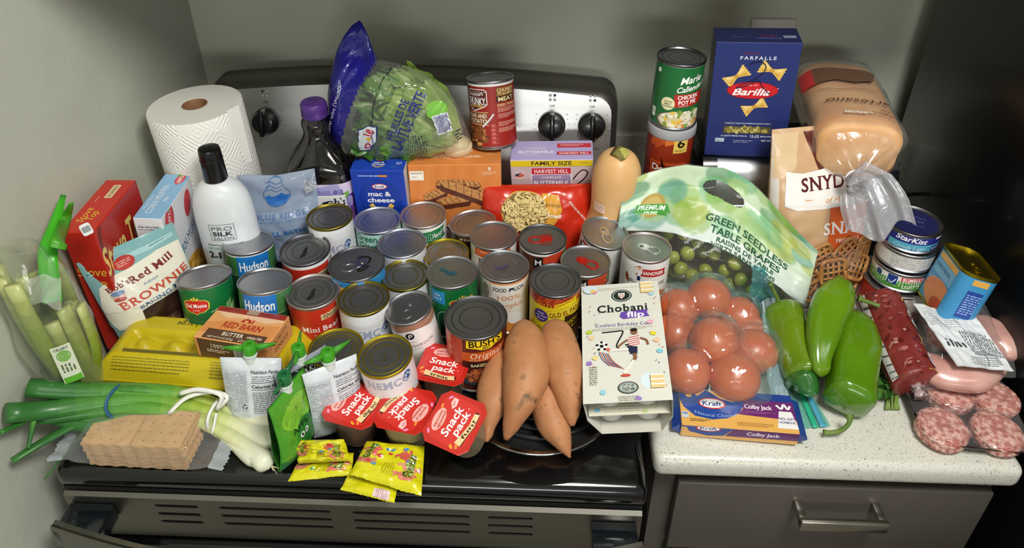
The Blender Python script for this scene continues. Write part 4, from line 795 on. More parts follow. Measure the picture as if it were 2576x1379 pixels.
# ------------------------------------------------------------------ right-hand back: squash, toaster, pasta, bread, grapes, pretzels, tins
# butternut squash
sq = thing('butternut_squash', 'pale orange butternut squash standing upright behind the leaning white can', 'squash', (.358, .452, 0), (2, 1, 0))
prof = [(.0, .004), (.02, .001), (.036, .006), (.046, .02), (.05, .042), (.0495, .06), (.046, .078), (.0405, .095), (.037, .112), (.0365, .13), (.0375, .15), (.0385, .17), (.037, .19), (.032, .207), (.024, .219), (.012, .2245), (0, .2245)]
P = spline([(a, 0, b) for a, b in prof], 60); SQ = M('squash_skin', '#dcab70', .42, c2='#e2b67e', noise_=(14,), bump=(90, .06, .002), sss=.08)
V, F = lathe_vf([(max(p[0], 0), p[2]) for p in P], 40, False); V = [(x * (1 + .03 * math.cos(2 * math.atan2(y, x)) + .012 * noise.noise(Vector((x * 30, y * 30, z * 20)))), y, z) for x, y, z in V]; raw('squash_body', V, F, SQ, sq, True)
st = tube('stem', [(0, -.004, .221), (.001, -.011, .2285), (.003, -.02, .2345)], [.0155, .0115, .0095], M('squash_stem', '#8d8544', .7, c2='#6f6a30', noise_=(90,), bump=(120, .5, .002)), sq, 9, True, 1, lambda k, a: 1 + .14 * math.cos(5 * a))
raw('cut_end', [(.003 + .0088 * math.cos(a), -.0203 + .004 * math.sin(a), .2348 + .0078 * math.sin(a)) for a in [2 * PI * k / 14 for k in range(14)]], [tuple(reversed(range(14)))], M('cut_stem', '#b5ad4e', .6, c2='#9a9440', noise_=(200,)), st)
A = Art(); A.rrect(0, 0, 22, 17, 2, '#e8c9b4'); A.lines(0, 0, 18, 13, 5, '#b98a7a'); A.build('paper_sticker', cyl(.0385, -.75, .135), sq, PAPER, seg=4, off=.001)
# toaster
to = thing('toaster', 'chrome toaster with black ends on the counter under the pasta box and bread', 'toaster', (0, 0, 0))
def tprof(w, h0, h1, r):
    out = []
    for cx, cz, a0 in ((w / 2 - r, h1 - r, 0), (-w / 2 + r, h1 - r, 90)):
        for k in range(9): a = R_(a0 + k * 11.25); out.append((cx + r * math.cos(a), cz + r * math.sin(a)))
    out += [(-w / 2 - .006, h0 + .03), (-w / 2, h0), (w / 2, h0), (w / 2 + .006, h0 + .03)]; return out
def tsec(x, w, h0, h1, r): return [(x, .548 - p, z) for p, z in tprof(w, h0, h1, r)]
loft('chrome_body', [[(x, .548 + p[0], .109 + p[1] ) for p in sup(0, 0, .089, .0915, 0, 64, 3.4)] for x in (.525, .60, .7, .795)], M('toaster_chrome', '#dfe1e4', .34, 1), to)
for a, b in ((.497, .526), (.794, .824)):
    k = 1 if a < .6 else -1; xs = (a, a + .006, b) if k > 0 else (b, b - .006, a); loft('end_cap', [tsec(xs[0], .15, .024, .19, .03), tsec(xs[1], .172, .016, .201, .035), tsec(xs[2], .174, .014, .2025, .036)], BPLAST, to)
for y in (.515, .585): box('bread_slot', .56, .76, y - .012, y + .012, .1995, .2008, MATTB, to, 0)
box('front_ridge', .528, .792, .456, .462, .112, .117, CHROME, to, .002); lathe('dial', [(.011, 0), (.011, .012), (.009, .014), (0, .014)], BPLAST, to, 24).matrix_local = Matrix.Translation((.612, .459, .085)) @ Matrix.Rotation(R_(90), 4, 'X')
for x in (.53, .79):
    for y in (.49, .61): lathe('foot', [(.01, 0), (.011, .004), (.009, .019), (0, .019)], BPLAST, to, 16).location = (x, y, -.0005)
# chip canister and soup can on it
cn = thing('chip_canister', 'tall orange-red chip canister with grey plastic lid, carrying the green soup can', 'canister', (.450, .499, 0), (0, 0, 2))
lathe('canister_tube', [(.0372, 0), (.0378, .002), (.0378, .006), (.0372, .007), (.0372, .243), (.0378, .245)], TIN, cn, 56)
V, F = lathe_vf([(.0374, .008), (.0374, .242)], 56, False); lb = raw('label', V, F, GLOSS, cn, True, cols=[lin('#7d2410')] * len(F))
A = a_dor(); A.L = [(V + (0, 150), T, c, z) for V, T, c, z in A.L]; A.rect(0, 60, 236, 100, '#7d2410', z=0); A.build('lettering', cyl(.0374, -.05), lb, GLOSS, seg=5, clip=(-117, 117, 9, 241))
lathe('plastic_lid', [(.0384, .236), (.0392, .2375), (.0392, .248), (.0385, .2515), (.036, .2525), (.034, .2505), (0, .2503)], M('grey_lid', '#a9aaae', .3, 0, .1), cn, 56)
can('green chicken pot pie soup can stacked on the chip canister', None, H=.112, D=.0762, lid='dark', art=a_mc(), yaw=6, pos=(.4515, .502, .3648), tilt=(0, 1))
# dark blue pasta box
def bow(A, x, y, s, rot):
    a = R_(rot); Q = np.array([[math.cos(a), math.sin(a)], [-math.sin(a), math.cos(a)]])
    def tr(P): return np.array(P, float) * s @ Q + (x, y)
    for sx in (-1, 1):
        zig = [(sx * (14 + (1.4 if k % 2 else 0)), -9 + k * 1.8) for k in range(11)]
        A.poly(tr([(0, -2)] + [(sx * 5, -4)] + zig + [(sx * 5, 4), (0, 2)]), '#e8bf62'); A.poly(tr([(sx * 2, -1), (sx * 11, -6), (sx * 12, -2)]), '#d3a043'); A.poly(tr([(sx * 2, .6), (sx * 12, 2), (sx * 11, 7)]), '#f3d58c')
    A.ell(x, y, 3 * s, 2.6 * s, '#d09a3e', rot)
F = Art(); F.text('FARFALLE', 2, 174, 5.6, '#d9def0', 52, 1, 0, 0, 0, track=.2); F.lines(2, 181, 46, 3, 1, '#7a1c2c'); bow(F, -26, 143, 1.25, 40); bow(F, 24, 154, 1.25, -22); bow(F, 6, 92, 1.2, 30)
F.ell(0, 120, 38, 14.5, '#b5121e'); F.ell(0, 120, 36.5, 13.2, '#cf1f2a'); F.text('Barilla', 0, 118, 12, '#ffffff', 54, 1, .3); F.text('DAL 1877', 0, 129, 2.6, '#f0b0b4', None, 1); F.ell(37, 124, .9, .9, '#f4dfe0')
F.stroke([(-10, 164), (4, 168), (14, 162), (12, 150), (0, 138), (-20, 128), (-24, 123), (-10, 128), (6, 136), (14, 126), (26, 114)], 1.5, '#101330', 50)
F.text('CAREFULLY SELECTED PREMIUM DURUM WHEAT', 0, 62, 2.7, '#b9c2e0', 70, 1); F.rect(0, 50, 72, 13, '#5a5230'); F.bits(0, 50, 32, 4.6, 46, 4.2, ['#b5a55a', '#cdbd72', '#8f8040', '#a8974e'], 4, .6); F.text('AL DENTE PERFECTION IN', -19, 39, 2.9, '#c9d0e8', 40, 1); F.text('11-12', 13, 39.5, 4.2, '#ffffff', 13, 1); F.text('MINUTES', 30, 39, 2.9, '#c9d0e8', 17, 1); F.rect(13, 36.6, 12, .5, '#c9d0e8')
F.rect(-40, 31, 14, 7, '#b9c9d8'); F.poly([(-46, 34), (-42, 28), (-36, 33), (-41, 30)], '#5f9a8a'); F.lines(-4, 29, 30, 6, 2, '#8f9ac8'); F.text('NET WT 1 LB', 36, 31.5, 3.4, '#dfe4f2', 24, 1); F.ell(46, 28, 1.6, 1.6, '#c9d0e8')
T_ = Art(); T_.text('Barilla', 16, 23, 4, '#8a2030', 26, 1, .3); T_.text('FARFALLE', 16, 14, 4.4, '#5b6796', 36, 1); T_.rect(46, 20, 18, 9, '#8f97b0'); T_.lines(46, 20, 16, 7, 4, '#5a6080'); T_.lines(-22, 18, 30, 4, 2, '#4a5480')
S = Art(); S.lines(29, 110, 50, 120, 20, '#6a5a3a')
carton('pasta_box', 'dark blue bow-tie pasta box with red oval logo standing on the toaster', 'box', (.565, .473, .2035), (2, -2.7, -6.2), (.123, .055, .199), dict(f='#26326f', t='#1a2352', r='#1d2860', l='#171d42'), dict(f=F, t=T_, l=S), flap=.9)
# bread loaf in its bag
def loaf():
    a, b = Vector((.712, .412, .2565)), Vector((.748, .64, .254)); ax = (b - a).normalized(); sx = ax.cross(Vector((0, 0, 1))).normalized(); L = (b - a).length
    mt = Matrix((sx, ax, sx.cross(ax))).transposed().to_4x4(); mt.translation = a
    t = thing('bread_loaf', 'golden brown loaf of white bread inside the clear bag on the toaster', 'bread', mtx=mt)
    def sec(y, k=1.0, n=48, e=3.2):
        out = []
        for x, _, z in [(p[0], 0, -p[1]) for p in sup(0, 0, .061 * k, .048 * k, 0, n, e)]:
            if z > 0: x *= 1 + .06 * math.sin(min(z / .05, 1) * PI)
            w = 1 + .02 * noise.noise(Vector((x * 30, y * 25, z * 30))); out.append((x * w, y, z * w))
        return out
    CR = M('bread_crust', '#b97a44', .6, c2='#d9a66c', noise_=(16, .3, .7), bump=(70, .2, .002), sss=.05)
    ys = [.0, .004, .012] + list(np.linspace(.03, L - .02, 14)) + [L - .006, L]; ks = [.86, .95, .99] + [1] * 14 + [.95, .86]
    loft('loaf_crust', [sec(y, k) for y, k in zip(ys, ks)], CR, t, True, True, 60)
    loft('heel_slice', [sec(-.012, .8), sec(-.009, .92), sec(.0, .955), sec(.002, .955)], M('heel_crust', '#cf9760', .6, c2='#e0b384', noise_=(22,), bump=(60, .15, .002)), t, True, True, 60)
    FL = film('bread_film', '#ffffff', .04, .16, '#f3eee8', (26, .5), .25)
    g = thing('bread_bag', 'clear plastic bread bag with brown script, twisted shut and draped over the pretzels', 'bag', mtx=mt.copy())
    def fs(y, k, z0=0, wr=.0):
        out = []
        for i, (x, yy, z) in enumerate(sec(y, k * 1.02, 72)):
            w = 1 + wr * noise.noise(Vector((x * 60, y * 40, z * 60 + 3))); out.append((x * w, yy, z * w + z0))
        return out
    neck = Vector((-.004, -.045, -.024))
    def nring(tk, r):
        out = []
        for i in range(72):
            a = 2 * PI * i / 72; q = r * (1 + .35 * math.sin(a * 9) * tk); out.append((neck.x + q * math.sin(a), neck.y, neck.z + q * math.cos(a) * .9))
        return out
    base = fs(-.012, .9); rings = [fs(L + .02, .7, 0, .1), fs(L + .004, 1.02, 0, .06)] + [fs(y, 1.035, .001, .04) for y in np.linspace(L - .02, .02, 12)] + [fs(-.003, 1.02, 0, .04)]
    n2 = nring(.6, .009)
    for k in (.2, .4, .6, .78, .92, 1):
        kk = k ** .6; rings.append([(p[0] * (1 - kk) + q[0] * kk + .0035 * math.sin(i * PI / 4) * math.sin(k * PI), -.012 + (q[1] + .012) * k, p[2] * (1 - kk) + q[2] * kk + .0035 * math.cos(i * PI / 4.5) * math.sin(k * PI)) for i, (p, q) in enumerate(zip(base, n2))])
    loft('bag_film', rings, FL, g, False, True, 80)
    inv = mt.inverted(); p0 = mt @ neck; cs = [p0, p0 + Vector((.008, -.012, -.012)), aty(2178, 462, .35), aty(2200, 520, .325), aty(2218, 585, .305)]; cs = spline(cs, 14); TL = film('bag_tail_film', '#f6f6f8', .3, .16, '#cfcfd4', (40, .5), .3)
    V, F = [], []; nn = 60; cs = [Vector(c) for c in cs]
    for k, c in enumerate(cs):
        q = k / 13; w = .007 + .038 * min(1, q * 1.35) ** .85; tg = (cs[min(k + 1, 13)] - cs[max(k - 1, 0)]).normalized(); vw = (CAM - c).normalized(); s = tg.cross(vw).normalized(); nv_ = s.cross(tg).normalized()
        if nv_.dot(vw) < 0: nv_ = -nv_
        for i in range(nn):
            a = 2 * PI * i / nn; x = w * math.cos(a); y = .0045 * math.sin(a) + (.0055 * math.sin(math.cos(a) * 7 + q * 2) + .003 * math.sin(math.cos(a) * 17 + 1)) * min(1, .4 + q)
            V.append(inv @ (c + s * x + nv_ * y + tg * (.012 * q * q * math.sin(math.cos(a) * 4 + 1))))
    for k in range(13):
        for i in range(nn): F.append((k * nn + i, k * nn + (i + 1) % nn, (k + 1) * nn + (i + 1) % nn, (k + 1) * nn + i))
    raw('gathered_tail', V, F, TL, g, True)
    tube('bag_clip', [neck + Vector((.013 * math.sin(a), 0, .012 * math.cos(a))) for a in np.linspace(0, 2 * PI, 20)], .0018, M('white_tie', '#e9e9ec', .4), g, 8)
    A = Art(); A.text('artesano', 0, 55, 15, '#4a2a20', 92, 0, .2, 0, 180); A.text('The', 34, 28, 7, '#6a3a2a', None, 0, .3, 0, 170); A.text('Original', 30, 16, 6, '#6a3a2a', 36, 0, .3, 0, 170); A.lines(-6, 15, 40, 7, 2, '#efe9e2', 0, .7)
    A.rect(-58, 150, 20, 60, '#c9232a'); A.stroke([(-50, 100), (-20, 96), (10, 102), (40, 98)], 1.4, '#7a4a34'); A.poly([(-52, 120), (-20, 132), (10, 126), (40, 140), (50, 180), (-50, 180)], '#6a452f')
    A.build('bag_print', lambda u, v: (Vector((u * .001, v * .001, .0525 * (1 - abs(u / 72) ** 3.4) ** .4 if abs(u) < 71 else .01)), Vector((0, 0, 1))), g, PLAST, seg=6, off=.0016)
loaf()
# pillow bags
def bagsurf(W, H, T, shape=None, wr=.0025, wf=22, seed=0, pe=.6, tv=None):
    "front sheet of a filled pouch in its own frame: x across, z up, front towards -y. Returns f(u, v), u and v in mm"
    def f(u, v, side=-1):
        a, b = u * .001 / (W / 2), v * .001 / H; aa, bb = max(0, 1 - min(abs(a), 1) ** 2.4), max(0, 1 - min(abs(2 * b - 1), 1) ** 4)
        th = T * (aa ** pe) * (bb ** pe) * (tv(b) if tv else 1); x, z = u * .001, v * .001
        p = Vector((x, 0, z))
        if shape: p = Vector(shape(x, z))
        w = wr * (noise.noise(Vector((x * wf, z * wf, seed + side))) + .5 * noise.noise(Vector((x * wf * 2.3, z * wf * 2.3, seed + side + 9))))
        return p + Vector((0, side * (th + w * min(1, (aa * bb) ** .3) + .0004), 0))
    return f
def bagnorm(f, u, v):
    a, b, c = f(u, v), f(u + 1, v), f(u, v + 1); n = (b - a).cross(c - a)
    return a, (n.normalized() if n.length > 1e-12 else Vector((0, -1, 0)))
def pouch(name, par, W, H, f, mat, nu=36, nv=36, outline=None, both=True, col=None, crimp=0):
    V, F = [], []
    for side in ((-1, 1) if both else (-1,)):
        n0 = len(V)
        for j in range(nv):
            for i in range(nu):
                u, v = (i / (nu - 1) - .5) * W * 1000, j / (nv - 1) * H * 1000
                if outline: u, v = outline(u, v)
                V.append(f(u, v, side))
        for j in range(nv - 1):
            for i in range(nu - 1):
                q = (n0 + j * nu + i, n0 + j * nu + i + 1, n0 + (j + 1) * nu + i + 1, n0 + (j + 1) * nu + i); F.append(q if side < 0 else tuple(reversed(q)))
    return raw(name, V, F, mat, par, True, cols=[lin(col)] * len(F) if col else None)
# macaroni bag
mb = thing('macaroni_bag', 'red macaroni bag with clear oval window between the squash and the cans', 'bag', aty(1352, 640, .435), (-18, 0, 4)); mb.location.z = .0185
fm = bagsurf(.185, .128, .026, None, .005, 34, 3)
pouch('bag_film', mb, .185, .128, fm, PLAST, 50, 44, None, True, '#c92d18')
A = Art(); A.ell(-22, 112, 40, 44, '#d9a64a', 0, 36, None, .12, 2); A.ell(-22, 112, 37.5, 41, '#8a6a3a', 0, 36, None, .12, 2); A.poly([(6, 150), (34, 146), (40, 112), (24, 76), (6, 70), (12, 110)], '#e0a23c'); A.text('San Giorgio', 22, 126, 9, '#2a1a12', 34, 0, .3, 0, -8); A.text('Elbows', 22, 104, 10, '#f8f6f2', 34, 1, .3, 0, -8); A.text('ENRICHED MACARONI', 66, 110, 4, '#f6d9cf', 52, 1, 0, 0, -58)
A.L = [(V * (1, .78), T, c, z) for V, T, c, z in A.L]
A.build('bag_print', lambda u, v: bagnorm(fm, u, v), mb, PLAST, seg=4, off=.0005, eps=.00015)
def elbows():
    V, F = [], []; rnd = random.Random(5)
    for k in range(430):
        for _ in range(20):
            u, v = rnd.uniform(-58, 14), rnd.uniform(56, 120)
            if ((u + 22) / 35) ** 2 + ((v - 87) / 30.5) ** 2 < 1: break
        p = fm(u, v) + Vector((0, -.0025 - rnd.uniform(0, .0025), 0)); e = Euler([rnd.uniform(0, 6.3) for _ in range(3)]).to_matrix()
        pts = [p + e @ Vector((.0044 * math.cos(a), .0044 * math.sin(a), 0)) for a in np.linspace(0, 2.2, 6)]; v_, f_ = tube_vf(pts, .0021, 7, False); n = len(V); V += v_; F += [tuple(i + n for i in q) for q in f_]
    o = raw('elbow_pasta', V, F, M('dry_pasta', '#d9be7c', .5, c2='#e6d095', noise_=(120,), sss=.1), mb, True); o['kind'] = 'stuff'
elbows()
# grape bag with its grapes
gb = thing('grape_bag', 'clear grape bag with green printed band and oval carry hole', 'bag', (.514, .378, 0), (-9, 0, -18))
GW, GH = .30, .245
def gtop(x): k = (x + GW / 2) / GW; return np.interp(k, [0, .06, .3, .48, .62, 1], [.172, .19, .222, .224, .205, .135])
def gshape(x, z): k = z / GH; return (x, .01 * math.sin(x * 40) * k - .042 * (abs(x) / .15) ** 2.2, gtop(x) * k)
fg = bagsurf(GW, GH, .036, gshape, .004, 22, 4, .55, lambda b: max(0, 1 - max(0, b - .38) * 2.2) ** .8 + .06)
GF = film('grape_film', '#fbfdfa', .03, .1, '#eef2ea', (30, .4), .3)
pouch('bag_film', gb, GW, GH, fg, GF, 54, 44)
def gband():
    lower = [(-149, 108), (-90, 112), (-20, 106), (60, 104), (120, 102), (149, 70)]
    lo = lambda u: np.interp(u, [-149, -60, 60, 110, 149], [132, 124, 107, 99, 78])
    W_, Hh = 298, 244; V, T = [], []; nu, nv = 230, 110; rnd = random.Random(3)
    blobs = [(rnd.uniform(-150, 150), rnd.uniform(150, 250), rnd.uniform(14, 34), rnd.choice(['#5fae72', '#8fba3a', '#4fa094', '#b9c24a', '#7fc08a', '#3f8f6a', '#a9ca7a'])) for _ in range(40)]
    cols, FF, VV = [], [], []
    hole = lambda u, v: (abs((u - 2) * .97 + (v - 204) * -.22) / 33) ** 2.6 + (abs((v - 204) * .97 + (u - 2) * .22) / 13.5) ** 2.6
    for j in range(nv):
        for i in range(nu):
            u = -149 + 298 * i / (nu - 1); l = lo(u); v = l + (243.5 - l) * j / (nv - 1)
            q = hole(u, v)
            VV.append((u, v))
    surf = lambda u, v: bagnorm(fg, u, v); P3 = []
    for u, v in VV: p, n = surf(u, v); P3.append(p + n * .0005)
    for j in range(nv - 1):
        for i in range(nu - 1):
            ids = (j * nu + i, j * nu + i + 1, (j + 1) * nu + i + 1, (j + 1) * nu + i); cu = sum(VV[k][0] for k in ids) / 4; cv = sum(VV[k][1] for k in ids) / 4
            if hole(cu, cv) < 1: continue
            l = lo(cu); t = (cv - l) / (244 - l); base = np.array(lin('#dbe4e0')); g = np.array(lin('#cfe3c4')); c = base * (1 - min(1, t * 1.5)) + g * min(1, t * 1.5)
            for bx, by, br, bc in blobs:
                d = math.hypot(cu - bx, (cv - by) * 1.1) / br
                if d < 1: k_ = .62 * min(1, (1 - d) * 5); c = c * (1 - k_) + np.array(lin(bc)) * k_ * .9
            FF.append(ids); cols.append(c)
    raw('printed_band', P3, FF, PLAST, gb, True, cols=cols)
    A = Art(); G = '#1f5a3a'
    A.text('GREEN SEEDLESS', 50, 136, 12.5, G, 132, 1, 0, 0, -4); A.text('TABLE GRAPES', 50, 119, 12.5, G, 112, 1, 0, 0, -4); A.text('RAISINS DE TABLE', 52, 105, 8, G, 92, 1, 0, 0, -4); A.text('VERTS SANS PÉPINS', 50, 94, 8, G, 104, 1, 0, 0, -5)
    for k in range(24): a = k * PI / 12; A.ell(-110 + 17 * math.cos(a), 158 + 19 * math.sin(a), 3.2, 3.2, '#b59a4e', z=A.z)
    A.ell(-110, 158, 18, 20, '#b89d50'); A.ell(-110, 158, 14, 16, '#c9b06a'); A.poly([(-134, 164), (-86, 158), (-80, 142), (-86, 146), (-84, 138), (-132, 146), (-138, 152), (-133, 154)], '#3f9a3a'); A.text('PREMIUM', -110, 155, 9, '#f4f6ec', 42, 1, 0, 0, -8); A.text('PRIME', -110, 145, 6, '#dff0d0', 22, 1, 0, 0, -8)
    A.L = [(V + ((8, 17) if V[:, 0].max() < -60 else (-2, 18)), T, c, z) for V, T, c, z in A.L]
    A.build('band_print', lambda u, v: bagnorm(fg, u, v), gb, PLAST, seg=5, off=.0009, eps=.00012)
    A = Art(); A.rrect(-50, 22, 46, 15, 7, '#1f6a3c'); A.text('PLU No.', -50, 22, 9, '#f0f4ec', 34, 1); A.build('plu_sticker', lambda u, v: bagnorm(fg, u, v), gb, PLAST, seg=6, off=.0006)
gband()
GRP = M('grape_skin', '#8f9a3a', .3, c2='#a9ac4e', noise_=(60,), sss=.25, coat=.15)
gmesh = None; rnd = random.Random(11); placed = []; mg = gb.matrix_world.copy(); mg = Matrix.Translation(gb.location) @ gb.rotation_euler.to_matrix().to_4x4()
tries = 0
while len(placed) < 44 and tries < 6000:
    tries += 1; x = rnd.uniform(-.125, .125); z = rnd.uniform(.013, .105); y = rnd.uniform(-.02, .016); lim = .125 - .3 * max(0, x)
    if z > lim * (.9 if x < .05 else .6): continue
    p = Vector((x, y, z))
    if any((p - q).length < .0206 for q in placed): continue
    placed.append(p)
for i, p in enumerate(placed):
    w = mg @ p
    if gmesh is None:
        o = blob('grape', .0108, .0108, .0122, GRP, None, 3, .03, 2, 1); gmesh = o
    else: o = gmesh.copy(); COL.objects.link(o)
    o.location = w; o.rotation_euler = (rnd.uniform(0, 6), rnd.uniform(0, 6), 0); s = rnd.uniform(.92, 1.08); o.scale = (s, s, s)
    tag(o, 'round yellow-green grape inside the printed grape bag', 'grape', 'green grapes in the bag')
stw = thing('grape_stalk', 'thin brown grape stalk among the grapes in the bag', 'stalk', mg @ Vector((-.09, -.01, .11))); tube('twig', [(0, 0, 0), (.03, .004, -.01), (.07, .002, -.03), (.11, 0, -.05)], .0014, M('grape_twig', '#6a5a34', .8), stw, 6)
# pretzel bag
pz = thing('pretzel_bag', 'brown and orange pretzel snaps bag with clear window, behind the green peppers', 'bag', (.683, .366, .0), (-16, 0, 12))
PW, PH = .165, .29
fp = bagsurf(PW, PH, .034, lambda x, z: (x, .0, z), .004, 20, 8, .5, lambda b: 1 - max(0, b - .6) * 1.9 if b > .6 else 1)
pouch('bag_film', pz, PW, PH, fp, PLAST, 46, 56, None, True, '#c9a37c')
A = Art(); A.rect(-82, 140, 18, 290, '#d8cfc6', z=0); A.poly([(-83, 286), (-40, 286), (-50, 230), (-70, 215), (-83, 215)], '#d9bb94'); A.poly([(-34, 286), (83, 286), (83, 208), (-10, 214)], '#5a2418'); A.poly([(-64, 226), (-40, 222), (0, 228), (50, 222), (83, 226), (83, 170), (-50, 166), (-66, 172)], '#ece7e2')
A.text("SNYDER'S", 16, 205, 21, '#5a1f24', 118, 1, 0, 1, 0, arc=3); A.text('of Hanover', 24, 181, 9, '#d9904a', 62, 0, .3); A.lines(-28, 182, 20, 3, 1, '#d9a070'); A.poly([(2, 168), (83, 168), (83, 98), (50, 88), (2, 92)], '#dd5f26'); A.text('SNAPS', 34, 134, 20, '#f4ece6', 84, 1, 0, 1); A.text('PRETZELS', 36, 112, 7, '#f4ded0', 42, 1)
A.poly([(-60, 96), (2, 92), (50, 88), (83, 98), (83, 36), (-56, 36)], '#6a4426'); A.rect(0, 17, 170, 36, '#d9d2cb'); A.poly([(-4, 36), (54, 36), (54, 0), (-4, 0)], '#dd5f26'); A.text('ORIGINAL', 24, 26, 5, '#f0b890', 26, 1); A.rect(74, 118, 15, 20, '#3a7fa8'); A.text('V', 74, 120, 9, '#e8f0f4', None, 1)
A.build('bag_print', lambda u, v: bagnorm(fp, u, v), pz, PLAST, seg=5, off=.0005, eps=.00012, clip=(-82, 82, 1, 284))
PZ = M('pretzel_glaze', '#c08a50', .4, c2='#a06a34', noise_=(60,), coat=.15)
def snap():
    "square waffle pretzel: a grid of baked bars"
    V, F = [], []; S = .0185
    def add(pts, r):
        v, f = tube_vf(pts, r, 8, True, .8, None, (0, 0, 1)); n = len(V); V.extend(v); F.extend([tuple(i + n for i in q) for q in f])
    for k in range(5):
        a = -S + k * S / 2; r = .0021
        add([(a, -S * 1.06, 0), (a, 0, .0012), (a, S * 1.06, 0)], r); add([(-S * 1.06, a, .0), (0, a, .0012), (S * 1.06, a, .0)], r)
    add([(S * 1.13 * math.copysign(abs(math.cos(q)) ** .45, math.cos(q)), S * 1.13 * math.copysign(abs(math.sin(q)) ** .45, math.sin(q)), .0006) for q in np.linspace(0, 2 * PI, 29)], .0032)
    return raw('pretzel_snap', V, F, PZ, None, True)
mp_ = Matrix.Translation(pz.location) @ pz.rotation_euler.to_matrix().to_4x4(); s0 = None
for i, (u, v, rot, tx, ty, dz) in enumerate(((10, 62, 4, 0, 0, .008), (-36, 60, 32, 6, -12, .003), (52, 64, -24, -4, 12, .0045), (-10, 88, 24, 10, 4, .001), (36, 91, 44, 8, 6, .002), (-56, 80, 8, 6, -16, .0), (68, 88, 74, 6, 30, .0), (-24, 40, 50, -8, -6, .0), (38, 40, 20, -8, 8, .001))):
    p, n = bagnorm(fp, u, v); o = s0.copy() if s0 else snap(); s0 = s0 or o
    if i: COL.objects.link(o)
    rm = (Vector((0, -1, 0))).to_track_quat('Z', 'Y').to_matrix().to_4x4() @ Matrix.Rotation(R_(rot), 4, 'Z'); o.matrix_world = mp_ @ Matrix.Translation(p + n * (.003 + dz)) @ Matrix.Rotation(R_(tx), 4, 'X') @ Matrix.Rotation(R_(ty), 4, 'Z') @ rm
    tag(o, 'square lattice pretzel in the bag window, %s' % ('the whole one facing front', 'second from the window\'s edge, turned', 'beside the whole one, half turned', 'top row above the whole one', 'top row, tipped', 'at the window edge by the tomato bag', 'standing on edge by the tins', 'lowest, behind the pepper stem', 'lowest, behind the curved pepper')[i], 'pretzel', 'waffle pretzels in the bag window')
pouch('window_film', pz, PW, PH, bagsurf(PW, PH, .046, None, .003, 24, 8, .5, lambda b: 1 if .1 < b < .36 else .7), film('pretzel_window', '#fffaf4', .015, .1, '#ffffff', (30, .4), .2), 20, 12, lambda u, v: (u * .82, 34 + v * .22), False)
# tuna tins
def tin(label, pos, D, H, lid, art, yaw, name='tuna_can', lidart=None, tilt=(0, 0)):
    t = can(label, None, H=H, D=D, lid=lid, art=art, yaw=yaw, pos=Vector(pos) + Vector((0, 0, H)), name=name, tilt=tilt, noring=True, marks=lidart); return t
tb = Vector((.802, .352, 0)); sx = .0
A = Art(); A.rect(0, 30, 320, 60, '#d9cfc4'); A.rect(-60, 36, 50, 50, '#c9302a'); A.bits(0, 16, 60, 12, 70, 6, ['#c98a6a', '#e0b090', '#a85a3c', '#d9c0a0'], 3); A.bits(-40, 40, 20, 10, 20, 4, ['#d9d0c8', '#b5281f'], 4)
tin('wide chicken can with food picture at the bottom of the tin stack', tb, .099, .06, 'tin', A, -10, 'chicken_can')
A = Art(); A.rect(0, 17, 270, 34, '#e9ebe6'); A.rect(0, 10, 270, 20, '#4f9a35'); A.text('BUMBLE BEE', 12, 24.5, 5.5, '#ffffff', 38, 1); A.L.insert(-1, A.L.pop(-1)); A.rect(12, 24.5, 44, 7.6, '#d23a36'); A.text('BUMBLE BEE', 12, 24.5, 5.6, '#ffffff', 40, 1, 0, 1); A.text('LIGHT TUNA', 14, 11, 6.6, '#f2f6ee', 40, 1); A.rect(-22, 20, 14, 16, '#24408a'); A.stroke([(-27, 17), (-22, 14), (-17, 22)], 1.6, '#e8eef6'); A.ell(-44, 22, 5, 5, '#2a4a7a'); A.rect(40, 16, 12, 7, '#22242a')
tin('green and white light tuna tin, third from the top of the stack', tb + Vector((.001, .003, .0602)), .085, .034, 'tin', A, -8)
A = Art(); A.rect(0, 17, 270, 34, '#d5d3d0'); A.lines(-4, 18, 60, 22, 6, '#8a8a8e', 0, .35); A.ell(36, 12, 4, 4, '#3a5a9a'); A.rect(46, 13, 10, 3, '#d9a090')
tin('plain whitish tin with small grey text, second from the top of the stack', tb + Vector((.003, .008, .0944)), .0845, .033, 'tin', A, -6)
A = Art(); A.rect(0, 17, 270, 34, '#262a80'); A.rect(2, 10, 84, 13, '#56a9c4'); A.text('StarKist', -8, 24, 9, '#f6f6fa', 44, 1, .2, 0, -3); A.text('Chunk Light', -8, 10, 6, '#bfe0ea', 46, 0, .1); A.rrect(34, 9, 24, 9, 4, '#2a4a8a'); A.text('IN WATER', 34, 9, 3.4, '#dfe9f4', 18, 1); A.rect(36, 27, 16, 5, '#e8e8ee'); A.rect(62, 20, 14, 26, '#e2e2e8'); A.bars(62, 20, 10, 20, seed=3)
B = Art(); B.ell(0, 0, 35, 35, '#1a1c4e'); B.text('CAUGHT', 4, 12, 7, '#4a4e86', 34, 1, 0, 0, 160); B.text('WILD', 2, 2, 8, '#4a4e86', 28, 1, 0, 0, 160); B.lines(0, -10, 26, 6, 2, '#3a3e76', 160)
tin('navy blue tuna tin with dark printed lid on top of the tin stack', tb + Vector((.002, .013, .1276)), .085, .034, 'dark', A, -10, lidart=B)
